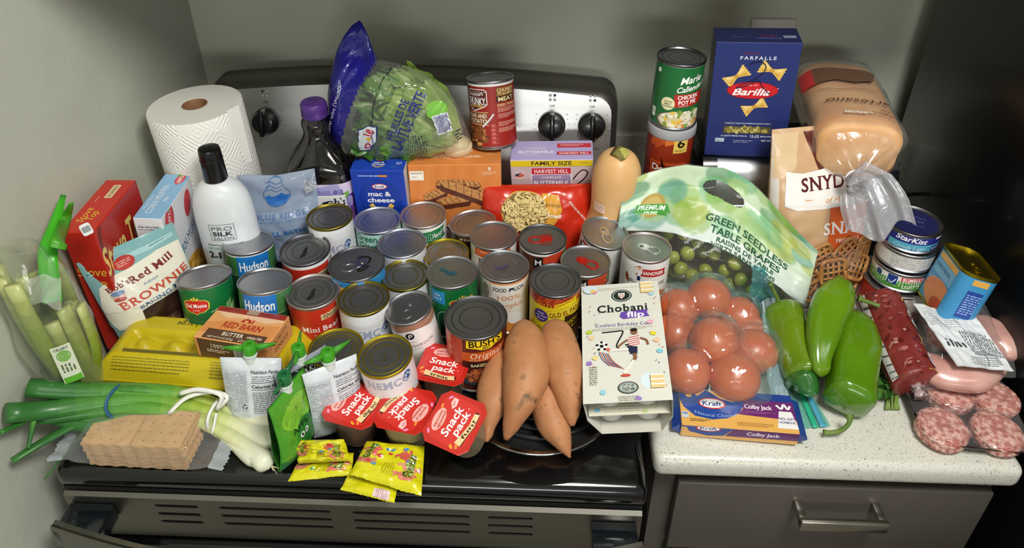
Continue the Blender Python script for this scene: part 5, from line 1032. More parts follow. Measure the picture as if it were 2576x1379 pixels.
# luncheon meat tin
lm_ = thing('luncheon_meat_tin', 'blue rectangular meat tin with gold pull-ring lid beside the refrigerator', 'tin', (.834, .272, .066), (-8, 12, -8))
def rr(W, D, r, z, n=8):
    out = []
    for cx, cy, a0 in ((W / 2 - r, D / 2 - r, 0), (-W / 2 + r, D / 2 - r, 90), (-W / 2 + r, -D / 2 + r, 180), (W / 2 - r, -D / 2 + r, 270)):
        for k in range(n): a = R_(a0 + k * 90 / (n - 1)); out.append((cx + r * math.cos(a), cy + r * math.sin(a), z))
    return out
LH = .088; loft('tin_body', [rr(.051, .089, .016, 0), rr(.053, .091, .017, .0015), rr(.053, .091, .017, .003), rr(.0515, .0895, .016, .0045), rr(.0515, .0895, .016, LH - .005), rr(.054, .092, .0175, LH - .003), rr(.054, .092, .0175, LH), rr(.0515, .0895, .016, LH), rr(.0505, .0885, .0155, LH - .004)], GOLD, lm_, False)
ld = loft('lid', [rr(.0506, .0886, .0155, LH - .004), rr(.044, .082, .013, LH - .0045), rr(.042, .080, .012, LH - .0038), rr(.03, .068, .01, LH - .0038)], DGOLD, lm_, True); ringtab(ld, .03, LH - .0036, GOLD, -90); ld.children[0].location = (0, -.012, 0)
LR = rr(.0521, .0901, .0163, 0, 10); lb = loft('label', [[(x, y, z) for x, y, _ in LR] for z in (.005, LH - .0056)], None, lm_, False); lb.data.materials.append(GLOSS); setcol(lb.data, [lin('#3f8fc4')] * len(lb.data.polygons))
A = Art(); A.rect(0, 76, 90, 9, '#e0a84e'); A.rect(0, 60, 84, 22, '#6fb0d4', z=0); A.ell(10, 26, 40, 22, '#d98a5a'); A.text('LUNCHEON', -4, 62, 6, '#24508a', 44, 1); A.ell(24, 14, 22, 12, '#b5542c'); A.build('label_print', plane((-.0261, 0, 0), (0, -1, 0), (0, 0, 1)), lb, GLOSS, clip=(-29, 29, 5, 82))
A = Art(); A.rect(0, 76, 60, 9, '#e0a84e'); A.rrect(2, 40, 30, 44, 2, '#24479a'); A.lines(2, 40, 22, 34, 9, '#8fb0e0'); A.build('label_print', plane((0, -.04505, 0), (1, 0, 0), (0, 0, 1)), lb, GLOSS, clip=(-11, 11, 5, 82))
tube('power_cord', [aty(2262, 492, .47), aty(2300, 488, .5), aty(2355, 488, .52), aty(2420, 505, .50), aty(2480, 520, .46)], .0035, BPLAST, tag(bpy.data.objects.new('appliance_cord', None), 'black power cord running from the toaster behind the tins', 'cord'), 8)
COL.objects.link(bpy.data.objects['appliance_cord'])
# ------------------------------------------------------------------ front left: celery, pouch, eggs, butter, scallions, crackers
def inwall(p, x=-.388):
    return p
def sp(px, py, z):
    p = at(px, py, z); return p if p.x > -.404 else atx(px, py, -.404)
def tint_tube(name, pts, rad, cols, mat, par, n=12, flat=1.0, cap=True, shape=None, upv=None):
    "tube whose print colour runs through cols along its length"
    V, F = tube_vf(pts, rad, n, cap, flat, shape, upv); m = len(pts); ks = np.linspace(0, 1, len(cols)); C = np.array([lin(c) for c in cols]); cl = []
    for f in F:
        k = np.mean([i // n for i in f]) / (m - 1); cl.append([np.interp(k, ks, C[:, j]) * (1 + .1 * noise.noise(Vector((k * 40, f[0] % n * .9, len(pts))))) for j in range(3)])
    return raw(name, V, F, mat, par, True, cols=cl)
VEG = printed('vegetable_skin', .42, .05, (60, .1, .002)); VEGS = printed('glossy_vegetable_skin', .2, .45, (30, .05, .003))
# celery in a zip bag against the wall
cel = thing('celery_bunch', 'pale green celery bunch standing in a clear zip bag by the left wall', 'celery', (-.384, .112, .005))
rnd = random.Random(4)
for k in range(13):
    a = 2 * PI * k / 11 + .3; r0 = .011 + .006 * (k % 3); r1 = r0 + .012; h = .2 + .05 * rnd.random() - .05 * (math.cos(a) > .3)
    tx, ty = -.004, .0
    pts = spline([(r0 * math.cos(a) * .7, r0 * math.sin(a) * .7, .0), (r0 * math.cos(a), r0 * math.sin(a), .05), (r1 * math.cos(a) + tx * .4, r1 * math.sin(a) + ty * .4, h * .6), (r1 * math.cos(a) * 1.1 + tx, r1 * math.sin(a) * 1.1 + ty, h)], 14)
    tint_tube('stalk', pts, [.0135 - .004 * q / 13 for q in range(14)], ['#a9b055', '#8a9c34', '#7c9228', '#8c9e3c', '#bcc07e'], VEG, cel, 12, .62, True, lambda t, b: 1 + .07 * math.cos(6 * b) - (.2 if abs(b - PI * 1.5) < .6 else 0), (math.cos(a), math.sin(a), 0))
cb = thing('celery_bag', 'clear zip-top produce bag around the celery, bright green zip strip folded over', 'bag', (-.384, .112, .003))
CF = film('celery_film', '#f8faf2', .035, .1, '#e4e8dc', (24, .5), .3)
def cbag(a, t):
    z = .27 * t; ang = 2 * PI * a; rx = .029 + .008 * math.sin(t * PI) - .012 * max(0, t - .8) * 5 * .5; ry = .036 + .014 * math.sin(t * PI) - .02 * max(0, t - .75) * 4
    w = 1 + .13 * noise.noise(Vector((math.cos(ang) * 2.4, math.sin(ang) * 2.4, t * 5)))
    return (max(rx * w * math.cos(ang) - .004 * t, -.034), ry * w * math.sin(ang), z)
V, F = grid_vf(cbag, 60, 26, True); raw('bag_film', V, F, CF, cb, True)
fl = [atx(62, 700, -.386), atx(150, 765, -.372), atx(225, 640, -.34), atx(235, 560, -.335), atx(165, 500, -.37)]
inv = Matrix.Translation(cb.location).inverted()
def zipstrip(name, px, w, mat, dz=0, nrm=(1, -1, .3)):
    pts = spline([inv @ p for p in px], 22); V, F = [], []; nn = Vector(nrm).normalized()
    for k, p in enumerate(pts):
        t = (Vector(pts[min(k + 1, 21)]) - Vector(pts[max(k - 1, 0)])).normalized(); s = t.cross(nn).normalized()
        for q in (-1, -.5, -.1, .1, .5, 1): V.append(Vector(p) + s * w * (.3 + .7 * min(1, k / 9)) * q + nn * (dz + (.0012 if abs(q) < .2 else 0) + .001 * math.sin(k * .9 + q)))
    for k in range(21):
        for i in range(5): F.append((k * 6 + i, k * 6 + i + 1, k * 6 + 7 + i, k * 6 + 6 + i))
    o = raw(name, V, F, mat, cb, True); md = o.modifiers.new('thick', 'SOLIDIFY'); md.thickness = .0005; return o
ZG = M('green_zip', '#3fae1c', .35, 0, .2, bump=(40, .1, .002)); ZG2 = M('green_zip_dark', '#4a9a20', .4)
zipstrip('zip_strip', [atx(160, 490, -.396), atx(135, 575, -.382), atx(120, 640, -.368), atx(126, 710, -.363), atx(133, 762, -.36)], .0105, ZG, 0, (.6, -1, .5))
zipstrip('zip_strip_back', [atx(180, 510, -.36), atx(163, 555, -.382), atx(152, 600, -.345), atx(146, 625, -.341)], .009, ZG2, 0, (.8, -.7, .4))
V, F = grid_vf(lambda a, b: inv @ (atx(62 + 92 * a, 695 + 62 * b + 20 * a * b + 6 * math.sin(a * 9), -.38 + .045 * a + .006 * math.sin(7 * a + 4 * b))), 14, 8); raw('folded_flap', V, F, film('flap_film', '#ffffff', .3, .1, '#e6ebe6', (30, .5), .4), cb, True)
A = Art(); A.rect(0, 0, 22, 62, '#d9dfc8', 0); A.ell(0, 14, 8, 9, '#7fb35a'); A.lines(0, -6, 14, 16, 4, '#5a6a4a', 90); A.rect(0, -26, 20, 10, '#5fae2e'); A.text('CELERY', 0, 26, 4, '#3a4a2a', 16, 1)
A.build('bag_print', cyl(.05, .62, .115), cb, PLAST, seg=5, off=.001)
A = Art(); A.rrect(0, 0, 13, 16, 3, '#e4e6e6', 20); A.rrect(0, 0, 10, 8, 1, '#8f9496', 20); A.build('price_sticker', plane(inv @ atx(217, 577, -.335), (1, .3, 0), (0, .3, 1)), cb, PAPER)
# brownie mix pouch
bA, bB = at(238, 664, .17), at(474, 552, .185); bw = (bB - bA); yaw = math.degrees(math.atan2(bw.y, bw.x)); BW = min(.19, math.hypot(bw.x, bw.y)); print('brownie', bA, bB, yaw, BW)
mid = (bA + bB) / 2; bp_ = thing('brownie_mix_pouch', 'teal stand-up brownie mix pouch with cream panel beside the celery', 'pouch', (mid.x, mid.y - .012, .009), (-6, -4, yaw))
BH = .172; fb = bagsurf(BW, BH, .027, None, .004, 22, 6, .6, lambda b: 1.15 - max(0, b - .5) * 2.2 if b > .5 else 1.1)
ob = lambda u, v: (u * (1 - .10 * (1 - v / 172) * (1 if v < 60 else .6)), v)
pouch('pouch_film', bp_, BW, BH, fb, PLAST, 40, 40, ob, True, '#86b3b5')
w2 = BW * 500
A = Art(); A.rect(0, 164, w2 * 2, 16, '#7fb0b4'); A.poly([(-w2 + 6, 148), (w2 - 6, 156), (w2 - 6, 146), (-w2 + 6, 138)], '#a5cdcf'); A.lines(-40, 144, 44, 3, 1, '#4a7478', 4); A.lines(44, 151, 40, 3, 1, '#4a7478', 4)
A.poly([(-56, 110), (-38, 124), (-6, 128), (30, 138), (64, 134), (74, 118), (70, 30), (-60, 12), (-66, 60)], '#e6e2d2'); A.ell(-14, 140, 15, 13, '#b8352c'); A.lines(-14, 140, 20, 12, 3, '#e0a49a', 5)
A.text("Bob's", -34, 104, 11, '#7a2420', 32, 1, 0, 1, 12); A.text('Red Mill', 14, 112, 14, '#7a2420', 66, 1, 0, 1, 12); A.text('FUDGY', 8, 92, 4.4, '#6f8fae', 22, 1, 0, 0, 10); A.text('BROWNIE', 8, 74, 15, '#c4523a', 104, 1, 0, 1, 10); A.text('BAKING MIX', 16, 58, 8, '#4a6a94', 76, 1, 0, 1, 10); A.ell(-38, 86, 9, 10, '#d9b5a0'); A.ell(-38, 91, 9, 5, '#6f86ae'); A.ell(-38, 79, 8, 4, '#b5483c')
A.poly([(-20, 44), (20, 52), (76, 46), (76, 0), (-24, 0)], '#33201c'); A.poly([(-20, 44), (20, 52), (76, 46), (60, 38), (10, 36)], '#5f4038'); A.bits(30, 24, 44, 18, 70, 5, ['#3a2420', '#4f322b', '#2a1815', '#6a483e'], 7); A.bits(24, 44, 40, 4, 40, 3, ['#7a5a4e', '#5f4038', '#8f6a5a'], 8, .5)
A.L = [(np.column_stack([V[:, 0], 172 - (172 - V[:, 1]) * (.74 if V[:, 1].max() > 56 else 1)]) if V[:, 1].min() > 0 else np.column_stack([V[:, 0], np.where(V[:, 1] > 20, 172 - (172 - V[:, 1]) * .74, V[:, 1])]), T, c, z) for V, T, c, z in A.L]
A.build('pouch_print', lambda u, v: bagnorm(fb, *ob(u, v)), bp_, PLAST, seg=5, off=.0005, eps=.0001, clip=(-w2 + 2, w2 - 2, 2, 171))
# egg carton
ec = thing('egg_carton', 'yellow foam egg carton under the butter box, its printed lid facing up', 'egg carton', (-.2275, .107, .0095), (0, 0, -3.2))
EW, ED, EH = .286, .107, .063; YEL = M('yellow_foam', '#c9b51a', .32, 0, .15, sss=.25, bump=(160, .05, .001))
def eggtop(a, b):
    x, y = (a - .5) * EW, b * ED; ex = min(a, 1 - a) * EW; ey = min(b, 1 - b) * ED
    k = min(1, ex / .028); j = min(1, y / .024, (ED - y) / .013); s = lambda q: q * q * (3 - 2 * q); h = .034 + (EH - .034) * min(s(k) ** .5, s(j) ** .5)
    if .03 < y < .07 and ex > .03:
        tr = s(min(1, (y - .03) / .009)) * s(min(1, (.07 - y) / .009)) * s(min(1, (ex - .03) / .014)); h -= .0165 * tr
        q = ((a * EW - .052) / .0475); d = ((q - round(q)) * .0475); g = math.exp(-(d / .0135) ** 2 - ((y - .05) / .013) ** 2) if 0 <= round(q) <= 4 else 0; h += .0125 * g * tr
    return (x, y, h)
V, F = grid_vf(eggtop, 110, 50); raw('carton_lid', V, F, YEL, ec, True)
ct_ = loft('carton_tray', [rr(EW - .03, ED - .026, .012, 0), rr(EW - .012, ED - .010, .014, .028), rr(EW + .004, ED + .004, .014, .0305), rr(EW + .004, ED + .004, .014, .0345)], YEL, ec, True)
ct_.location = (0, ED / 2, 0)
e_s = lambda u, v: bagnorm(lambda p, q: Vector(eggtop(p * .001 / EW + .5, q * .001 / ED)), u, v)
A = Art(); g = '#3d3a14'
A.text('EGGS · Large', -16, 83, 9, g, 78, 0, 0, 0, 180); A.rect(0, 27.5, 210, 5.6, '#6b6118'); A.ell(108, 27, 9, 4.6, '#2a260c'); A.build('lid_print', e_s, ec, GLOSS, seg=5, off=.0003)
A = Art(); A.lines(-60, 12, 110, 13, 5, '#7d7118', 0, .35); A.lines(54, 12, 60, 15, 6, '#7d7118', 0, .35); A.build('front_print', lambda u, v: bagnorm(lambda p, q: Vector(eggtop(p * .001 / EW + .5, q * .001 / ED)), u, v), ec, GLOSS, seg=4, off=.0003, clip=(-140, 140, 3, 24))
# butter box
A = Art(); A.rect(0, 60, 107, 12, '#9c2a1c'); A.text('BUTTER', -30, 60, 4, '#6a1a12', 24, 1); A.lines(30, 60, 36, 3, 1, '#6a1a12'); A.poly([(-53, 54), (-30, 44), (0, 47), (30, 43), (53, 50), (53, 54)], '#eec39a'); A.poly([(-53, 30), (-20, 40), (10, 36), (53, 42), (53, 12), (-53, 12)], '#de9350')
for k in range(6): A.stroke([(-48 + k * 18, 14), (-40 + k * 16, 26), (-30 + k * 14, 34)], .7, '#c97a3c', 8)
A.text('RED BARN', 2, 31, 11, '#b33318', 58, 1, .15); A.poly([(-6, 39), (-4, 44), (2, 47), (8, 44), (10, 39)], '#b33318'); A.rect(2, 41, 5, 4, '#e8a870'); A.rect(11.5, 42, 2, 8, '#b33318'); A.rect(2, 10, 88, 19, '#5a3a26'); A.text('BUTTER', -2, 13.5, 7, '#f0e2cc', 32, 1, 0, 1); A.text('UNSALTED', 30, 13, 4, '#f0e2cc', 22, 1); A.text('NET WT 8 OZ (227g)', -16, 5, 3.2, '#e0cdb0', 38, 1); A.lines(24, 5, 28, 5, 2, '#c9b090'); A.rect(2, 62, 18, 14, '#a58a70')
F = Art(); F.rect(-12, 17, 74, 33, '#5a3a26'); F.text('100%', -20, 23, 7, '#f0e2cc', 20, 0, 0, 1); F.lines(-20, 14, 34, 6, 2, '#d9c5a8'); F.bars(14, 18, 18, 16, seed=6)
S = Art(); S.text('1 QUALITY', 32, 25, 7, '#4a2c18', 44, 0, 0, 1); S.text('FINEST', 36, 13, 7, '#4a2c18', 36, 0, 0, 1)
carton('butter_box', 'orange and brown unsalted butter box lying on the yellow egg carton', 'box', (-.170, .124, .0738), (-2, -1.2, -10.8), (.107, .065, .034), dict(f='#d78e54', t='#e8a868', r='#dd9c62'), dict(f=F, t=A, r=S))
# scallions
SC_ = printed('scallion_skin', .38, .1); S_G = 'scallions held by a rubber band'
WHT, LG, MG, DG = '#ddddc6', '#a9bd4a', '#5f9a34', '#2f6b2c'
def scallion(label, px, rb, leaves):
    pts = [sp(*p) for p in px]; c = pts[0]; t = thing('scallion', label, 'scallion', c, group=S_G); P = spline([p - c for p in pts], 26); n = len(P); rad = []
    for k in range(n): q = k / (n - 1); rad.append(rb * (.45 + .75 * math.sin(min(1, q / .07) * PI / 2)) * (1 if q < .1 else max(.62, 1 - (q - .1) * 2.4)) * (1 + max(0, q - .4) * .5) if q > 0 else rb * .35)
    tint_tube('stem', P, rad, [WHT, WHT, '#d0d2a0', LG, MG, '#4f8c34', DG, DG], SC_, t, 12, .85)
    for k in range(7): a = k * .9; d = (P[0] - P[1]) / np.linalg.norm(P[0] - P[1]); tube('root', [P[0] + d * .0, P[0] + d * (.005 + .004 * (k % 3)) + np.array((math.cos(a), math.sin(a), -.3)) * .004], [.0006, .0002], M('root_hair', '#d6cda6', .8), t, 4)
    for lp, r0 in leaves:
        Q = spline([sp(*p) - c for p in lp], 16); tint_tube('leaf', Q, [r0 * (1 - .35 * q / 15) for q in range(16)], [MG, '#3f7f30', DG, '#2a6428', '#37752c'], SC_, t, 10, .6)
scallion('scallion with topmost white bulb, nearest the white squeeze pouch', [(706, 1066, .016), (660, 1062, .017), (600, 1042, .022), (520, 1012, .034), (430, 988, .05), (300, 984, .062), (180, 984, .075), (70, 976, .09)], .0135, [([(430, 988, .052), (340, 978, .066), (240, 985, .07), (150, 1030, .07), (108, 1038, .07), (60, 1034, .08)], .006)])
scallion('scallion with second bulb from top, greens curling at the wall', [(703, 1112, .014), (655, 1098, .016), (590, 1070, .022), (520, 1038, .034), (400, 1008, .048), (290, 1008, .058), (130, 1030, .07), (15, 1040, .085)], .0135, [([(130, 1030, .07), (80, 1050, .07), (40, 1070, .075), (0, 1088, .08)], .006), ([(85, 1055, .07), (78, 1090, .055), (70, 1128, .04)], .0045)])
scallion('scallion with slim bulb lying lowest beside the cracker sleeve', [(662, 1162, .012), (620, 1135, .013), (560, 1090, .02), (480, 1050, .034), (400, 1030, .046), (300, 1026, .052), (180, 1040, .056), (100, 1048, .06)], .0115, [([(300, 1026, .052), (220, 1052, .046), (120, 1105, .036), (30, 1160, .026)], .0085)])
scallion('scallion with rooty bulb at the very bottom of the bunch', [(682, 1172, .012), (650, 1150, .014), (590, 1105, .02), (500, 1052, .03), (420, 1038, .036), (320, 1044, .04), (240, 1068, .038), (150, 1052, .045)], .012, [([(240, 1068, .03), (200, 1100, .012), (150, 1160, .004), (112, 1205, -.01)], .0022)])
c = at(290, 1003, .06); rb = thing('rubber_band', 'blue rubber band around the scallion greens', 'rubber band', c)
tube('band', [Vector((.002 * math.sin(a * 2), .021 * math.cos(a), .017 * math.sin(a) - .004)) for a in np.linspace(0, 2 * PI, 28)], .0016, M('blue_rubber', '#2a5f86', .5), rb, 6, True, 1.8)
c = at(545, 1040, .034); tt = thing('twist_tie', 'white ribbon tie knotted around the scallion stems', 'tie', c); TW = M('white_ribbon', '#e6e6de', .5)
tube('loop', [Vector((.004 * math.cos(a) , .02 * math.cos(a), .017 * math.sin(a) - .002)) for a in np.linspace(0, 2 * PI, 26)], .0016, TW, tt, 6, True, 2)
for px in ([(545, 1032, .045), (572, 1000, .058), (530, 986, .062), (470, 1000, .06), (424, 1040, .048)], [(548, 1030, .046), (556, 995, .066), (500, 980, .07), (452, 990, .064)], [(545, 1040, .044), (540, 1065, .036), (534, 1090, .026)]): tube('ribbon_end', spline([at(*p) - c for p in px], 16), .0015, TW, tt, 6, True, 2.2)
# cracker sleeve
mc_ = Matrix.Translation((-.263, .006, .003)) @ Matrix.Rotation(R_(-1.2), 4, 'Z'); ck = None; CRM = M('graham_cracker', '#d0a673', .75, c2='#c39a66', noise_=(70,), bump=(140, .4, .001)); rnd = random.Random(3)
def cracker():
    bm = bmesh.new(); n = 22; pts = []
    for k in range(n * 4):
        s, q = divmod(k, n); q /= n; x, y = [(q - .5, -.5), (.5, q - .5), (.5 - q, .5), (-.5, .5 - q)][s]; w = .0009 * math.sin(k * 1.9); pts.append((x * .126 + (w if s in (1, 3) else 0), y * .056 + (w if s in (0, 2) else 0)))
    lo = [bm.verts.new((x, y, 0)) for x, y in pts]; hi = [bm.verts.new((x, y, .0046)) for x, y in pts]; m = len(pts)
    bm.faces.new(lo[::-1]); bm.faces.new(hi)
    for k in range(m): bm.faces.new((lo[k], lo[(k + 1) % m], hi[(k + 1) % m], hi[k]))
    o = frombm('graham_cracker', bm, CRM, None, False)
    A = Art()
    for i in range(9):
        for j in range(4): A.ell(-54 + i * 13.5 + (j % 2) * 3, -20 + j * 13.3, 1.1, .7, '#8f6234')
    A.rect(0, 0, .8, 55, '#a67642'); A.build('docking_holes', plane((0, 0, .0046), (1, 0, 0), (0, 1, 0)), o); return o
for k in range(8):
    o = cracker() if k == 0 else ck.copy(); ck = ck or o
    if k: COL.objects.link(o)
    o.matrix_world = mc_ @ Matrix.Translation((rnd.uniform(-.0015, .0015), .029 + rnd.uniform(-.0012, .0012), .0012 + k * .0053)) @ Matrix.Rotation(R_(rnd.uniform(-.6, .6)), 4, 'Z')
    tag(o, 'topmost graham cracker in the clear sleeve, its docking holes showing' if k == 7 else 'graham cracker in the clear sleeve, %s in the stack' % ('bottom one', 'second from bottom', 'third from bottom', 'fourth from bottom', 'fourth from top', 'third from top', 'second from top')[k], 'cracker', 'graham crackers in the sleeve')
    if k == 7:
        for ch in ck.children: d = ch.copy(); COL.objects.link(d); d.parent = o
for ch in list(ck.children): bpy.data.objects.remove(ch)
cs = thing('cracker_sleeve', 'clear cellophane sleeve with crimped ends around the graham crackers', 'sleeve', mtx=mc_); CFm = film('cellophane', '#ffffff', .035, .1, '#eef0f2', (34, .5), .3)
def slv(a, b):
    ang = 2 * PI * a; x = (b - .5) * .196; k = min(1, max(0, (abs(x) - .066) / .03)); k = k * k * (3 - 2 * k); cx, sx_ = math.cos(ang), math.sin(ang)
    y = .0305 * math.copysign(abs(cx) ** .3, cx) * (1 + .06 * k); z = .0235 * math.copysign(abs(sx_) ** .3, sx_) * (1 - .97 * k); w = .0016 * noise.noise(Vector((x * 60, cx * 3, sx_ * 3)))
    return (x, .029 + y + w, .0235 + z + w * k + .008 * k * (-1))
V, F = grid_vf(slv, 56, 44, True); raw('sleeve_film', V, F, CFm, cs, True)
for sx in (-1, 1):
    V, F = [], []; m = 27
    for k in range(m):
        y = -.0335 + .067 * k / (m - 1)
        V += [(sx * .094, .029 + y, .0158 + .001 * math.sin(k)), (sx * (.112 + (.0022 if k % 2 else 0)), .029 + y * 1.04, .0135 + .002 * math.sin(k * .8))]
    F = [(2 * k, 2 * k + 1, 2 * k + 3, 2 * k + 2) for k in range(m - 1)]; raw('crimped_end', V, F, film('crimp_film', '#ffffff', .5, .12, '#ccd4da', (60, .6), .3), cs, True)
# ------------------------------------------------------------------ squeeze pouches
GRN = M('green_wing_cap', '#3f9a1f', .35, 0, .15); GRD = M('dark_green_cap', '#1f6a3a', .35, 0, .15)
def squeeze(label, loc, rot, colr, capm, art, caprot=0, W=.078, H=.108, T=.017):
    t = thing('squeeze_pouch', label, 'pouch', loc, rot, 'squeeze pouches in front of the cans'); f = bagsurf(W, H, T, None, .002, 40, loc[0] * 90, .55, lambda b: 1.25 - .7 * b)
    ol = lambda u, v: (u * (1 - .05 * math.sin(v / 108 * PI)), v); pouch('pouch_film', t, W, H, f, PLAST, 26, 30, ol, True, colr)
    art.build('pouch_print', lambda u, v: bagnorm(f, *ol(u, v)), t, PLAST, seg=5, off=.0003, clip=(-W * 490, W * 490, 3, H * 1000 - 1))
    lathe('spout', [(.0075, H - .006), (.0075, H + .004), (.009, H + .005), (.009, H + .0065), (.007, H + .007), (.007, H + .012)], M('spout_plastic', '#d3dcd6', .3), t, 20)
    c = lathe('twist_cap', [(.0085, H + .0085), (.0085, H + .021), (.0075, H + .0225), (.003, H + .0225), (.003, H + .018), (0, H + .018)], capm, t, 24)
    for s in (-1, 1):
        bm = bmesh.new(); P = [(s * .006, -.0022, H + .021), (s * .006, .0022, H + .021), (s * .034, .001, H + .021), (s * .034, -.001, H + .021)]; Q = [(s * .006, -.0022, H + .009), (s * .006, .0022, H + .009), (s * .03, .001, H + .0165), (s * .03, -.001, H + .0165)]
        a = [bm.verts.new(p) for p in P]; b = [bm.verts.new(p) for p in Q]; bm.faces.new(a); bm.faces.new(b[::-1])
        for k in range(4): bm.faces.new((a[k], a[(k + 1) % 4], b[(k + 1) % 4], b[k]))
        bmesh.ops.bevel(bm, geom=bm.edges[:], offset=.0007, segments=2, affect='EDGES'); w = frombm('cap_wing', bm, capm, c); 
    c.rotation_euler = (0, 0, R_(caprot)); return t
def nutri():
    A = Art(); A.rect(0, 54, 80, 108, '#d3d9de'); A.rrect(-20, 50, 32, 88, 2, '#c3c9cf'); A.lines(-20, 60, 28, 60, 22, '#858b93', 0, .4); A.text('Nutrition Facts', 18, 92, 5, '#16181c', 34, 1); A.lines(18, 83, 32, 8, 3, '#5a5f66', 0, .4); A.rect(18, 77.5, 34, .8, '#16181c'); A.text('Calories 60', 18, 72, 4.8, '#16181c', 33, 1); A.rect(18, 67, 34, .7, '#16181c'); A.lines(18, 48, 32, 32, 11, '#5f646c', 0, .4, 4); A.rect(18, 30, 34, .5, '#16181c')
    for a in (90, 210, 330): A.poly([(-10 + 4 * math.cos(R_(a + d)) * q, 40 + 4 * math.sin(R_(a + d)) * q) for d, q in ((-40, 1), (20, 1), (40, .6), (-30, .6))], '#16181c')
    return A
GA = Art(); GA.rect(0, 54, 80, 108, '#4f9a2a'); GA.ell(0, 74, 30, 22, '#7fbf3a'); GA.ell(6, 40, 22, 20, '#2f7a30'); GA.text('APPLE', 0, 52, 8, '#16301a', 40, 1); GA.ell(-6, 40, 4, 4, '#f4f6f0'); GA.ell(4, 40, 4, 4, '#f4f6f0'); GA.ell(-6, 40, 1.8, 1.8, '#111111'); GA.ell(4, 40, 1.8, 1.8, '#111111'); GA.rect(0, 8, 80, 18, '#1f6a34')
PA = Art(); PA.rect(0, 54, 80, 108, '#8f949c'); PA.rect(4, 92, 50, 18, '#1d1c20'); PA.text('LAND', 8, 92, 9, '#f2f2f2', 34, 1, 0, 0, -8); PA.ell(10, 40, 28, 26, '#6a4aa0'); PA.ell(-10, 56, 20, 18, '#3f7fc0'); PA.ell(16, 62, 12, 12, '#c8403a')
squeeze('white-backed squeeze pouch with nutrition panel in front of the egg carton', (-.136, .086, .003), (-6, 3, 4), '#d3d9de', GRN, nutri(), 8)
squeeze('green squeeze pouch seen edge-on with dark green cap', (-.073, .043, .003), (0, 4, 74), '#3d8f2c', GRD, GA, 12)
squeeze('squeeze pouch with black and purple artwork behind the edge-on green one', (-.066, .086, .003), (-4, 4, 50), '#9096a0', GRN, PA, 50)
squeeze('white-backed squeeze pouch turned aside, touching a red dessert cup', (-.024, .079, .003), (-6, 2, 34), '#d9dde1', GRN, nutri(), 10, .072, .108, .014)
# ------------------------------------------------------------------ dessert cups
CUPM = M('cup_plastic', '#b9a98a', .25, 0, .2, sss=.1); CUPC = M('cup_plastic_brown', '#8f6f62', .25, 0, .2)
def cutsq(h, c, z, cy): return [(x * h, cy + y * h, z) for x, y in ((1, -1 + c), (1, 1 - c), (1 - c, 1), (-1 + c, 1), (-1, 1 - c), (-1, -1 + c), (-1 + c, -1), (1 - c, -1))]
def dessert(label, loc, rot, trot, words, cm):
    t = thing('dessert_cup', label, 'dessert cup', loc, rot, 'red-lidded dessert cups'); cy, H = .034, .055
    loft('cup', [rr(.046, .046, .02, 0), rr(.049, .049, .021, .002), rr(.058, .058, .02, H - .008), rr(.0655, .0655, .014, H - .003), rr(.0665, .0665, .013, H - .0015)], cm, t, True).location = (0, cy, 0)
    o = loft('foil_lid', [cutsq(.0335, .28, H - .0014, cy), cutsq(.0345, .28, H - .0007, cy), cutsq(.0340, .28, H - .0001, cy)], M('red_foil', '#c9281f', .3, .1, .3, bump=(40, .08, .003)), t, True, False)
    A = Art(); A.rrect(0, 0, 58, 58, 12, '#d2302a')
    A.text('Snack', 0, 3.5, 11, '#f6eeee', 40, 1, .1); A.text('pack', 3, -8.5, 10, '#f6eeee', 32, 1, .1); A.ell(22, -8, .9, .9, '#f0c0b8')
    A.ell(-6, 20, 15, 8, '#efb0a8', 8); A.text(words[0], -6, 22, 3.6, '#b3281f', 22, 1, 0, 0, 6); A.text(words[1], -5, 17, 4, '#b3281f', 22, 1, 0, 0, 6); A.poly([(12, 12), (18, 18), (26, 18), (26, 11), (18, 9)], '#f3c9c4'); A.lines(20, 14, 8, 4, 2, '#c9524a')
    A.poly([(-20, -15), (-10, -17), (6, -20), (20, -18), (24, -20), (22, -26), (6, -28), (-10, -26), (-22, -26)], '#5a2018'); A.poly([(-21, -15), (-10, -17.4), (6, -20), (20, -18), (22, -25), (6, -27), (-10, -25), (-22, -24)], '#efcf9a'); A.text(words[2], 0, -22, 5, '#4a2418', 26, 1, 0, 0, -6)
    for x, y, r, c in ((-24, -20, 30, '#ee8a3a'), (-27, -14, 60, '#f0a030'), (24, 22, -40, '#ee8fb8'), (10, 26, 20, '#ee8a3a'), (-24, 24, 40, '#ee8fb8')): A.ell(x, y, 3.4, 1.7, c, r)
    A.L = [(np.array(V) @ np.array([[math.cos(R_(trot)), math.sin(R_(trot))], [-math.sin(R_(trot)), math.cos(R_(trot))]]), T, c, z) for V, T, c, z in A.L]
    A.build('lid_print', plane((0, cy, H), (1, 0, 0), (0, 1, 0)), o, PLAST, clip=(-33, 33, -33, 33)); return t
dessert('red-lidded dessert cup touching the large baked bean can', (.103, .112, .003), (0, 1, -11), 0, ('make your', 'spoon swoon', 'treat'), CUPM)
dessert('red-lidded dessert cup beside the squeeze pouches, brownish pudding below', (-.006, .04, .003), (0, 2, -13), 82, ('simply', 'tasty', 'dig in!'), CUPC)
dessert('middle red-lidded dessert cup with upside-down lettering', (.064, .035, .003), (2, 0, -11), -112, ('spoonful of', 'yummm', 'delicious!'), CUPM)
dessert('tipped red-lidded dessert cup nearest the burner', (.136, .026, .008), (22, -5, -28), 84, ('spoon', 'spoons!', 'fun!'), CUPM)
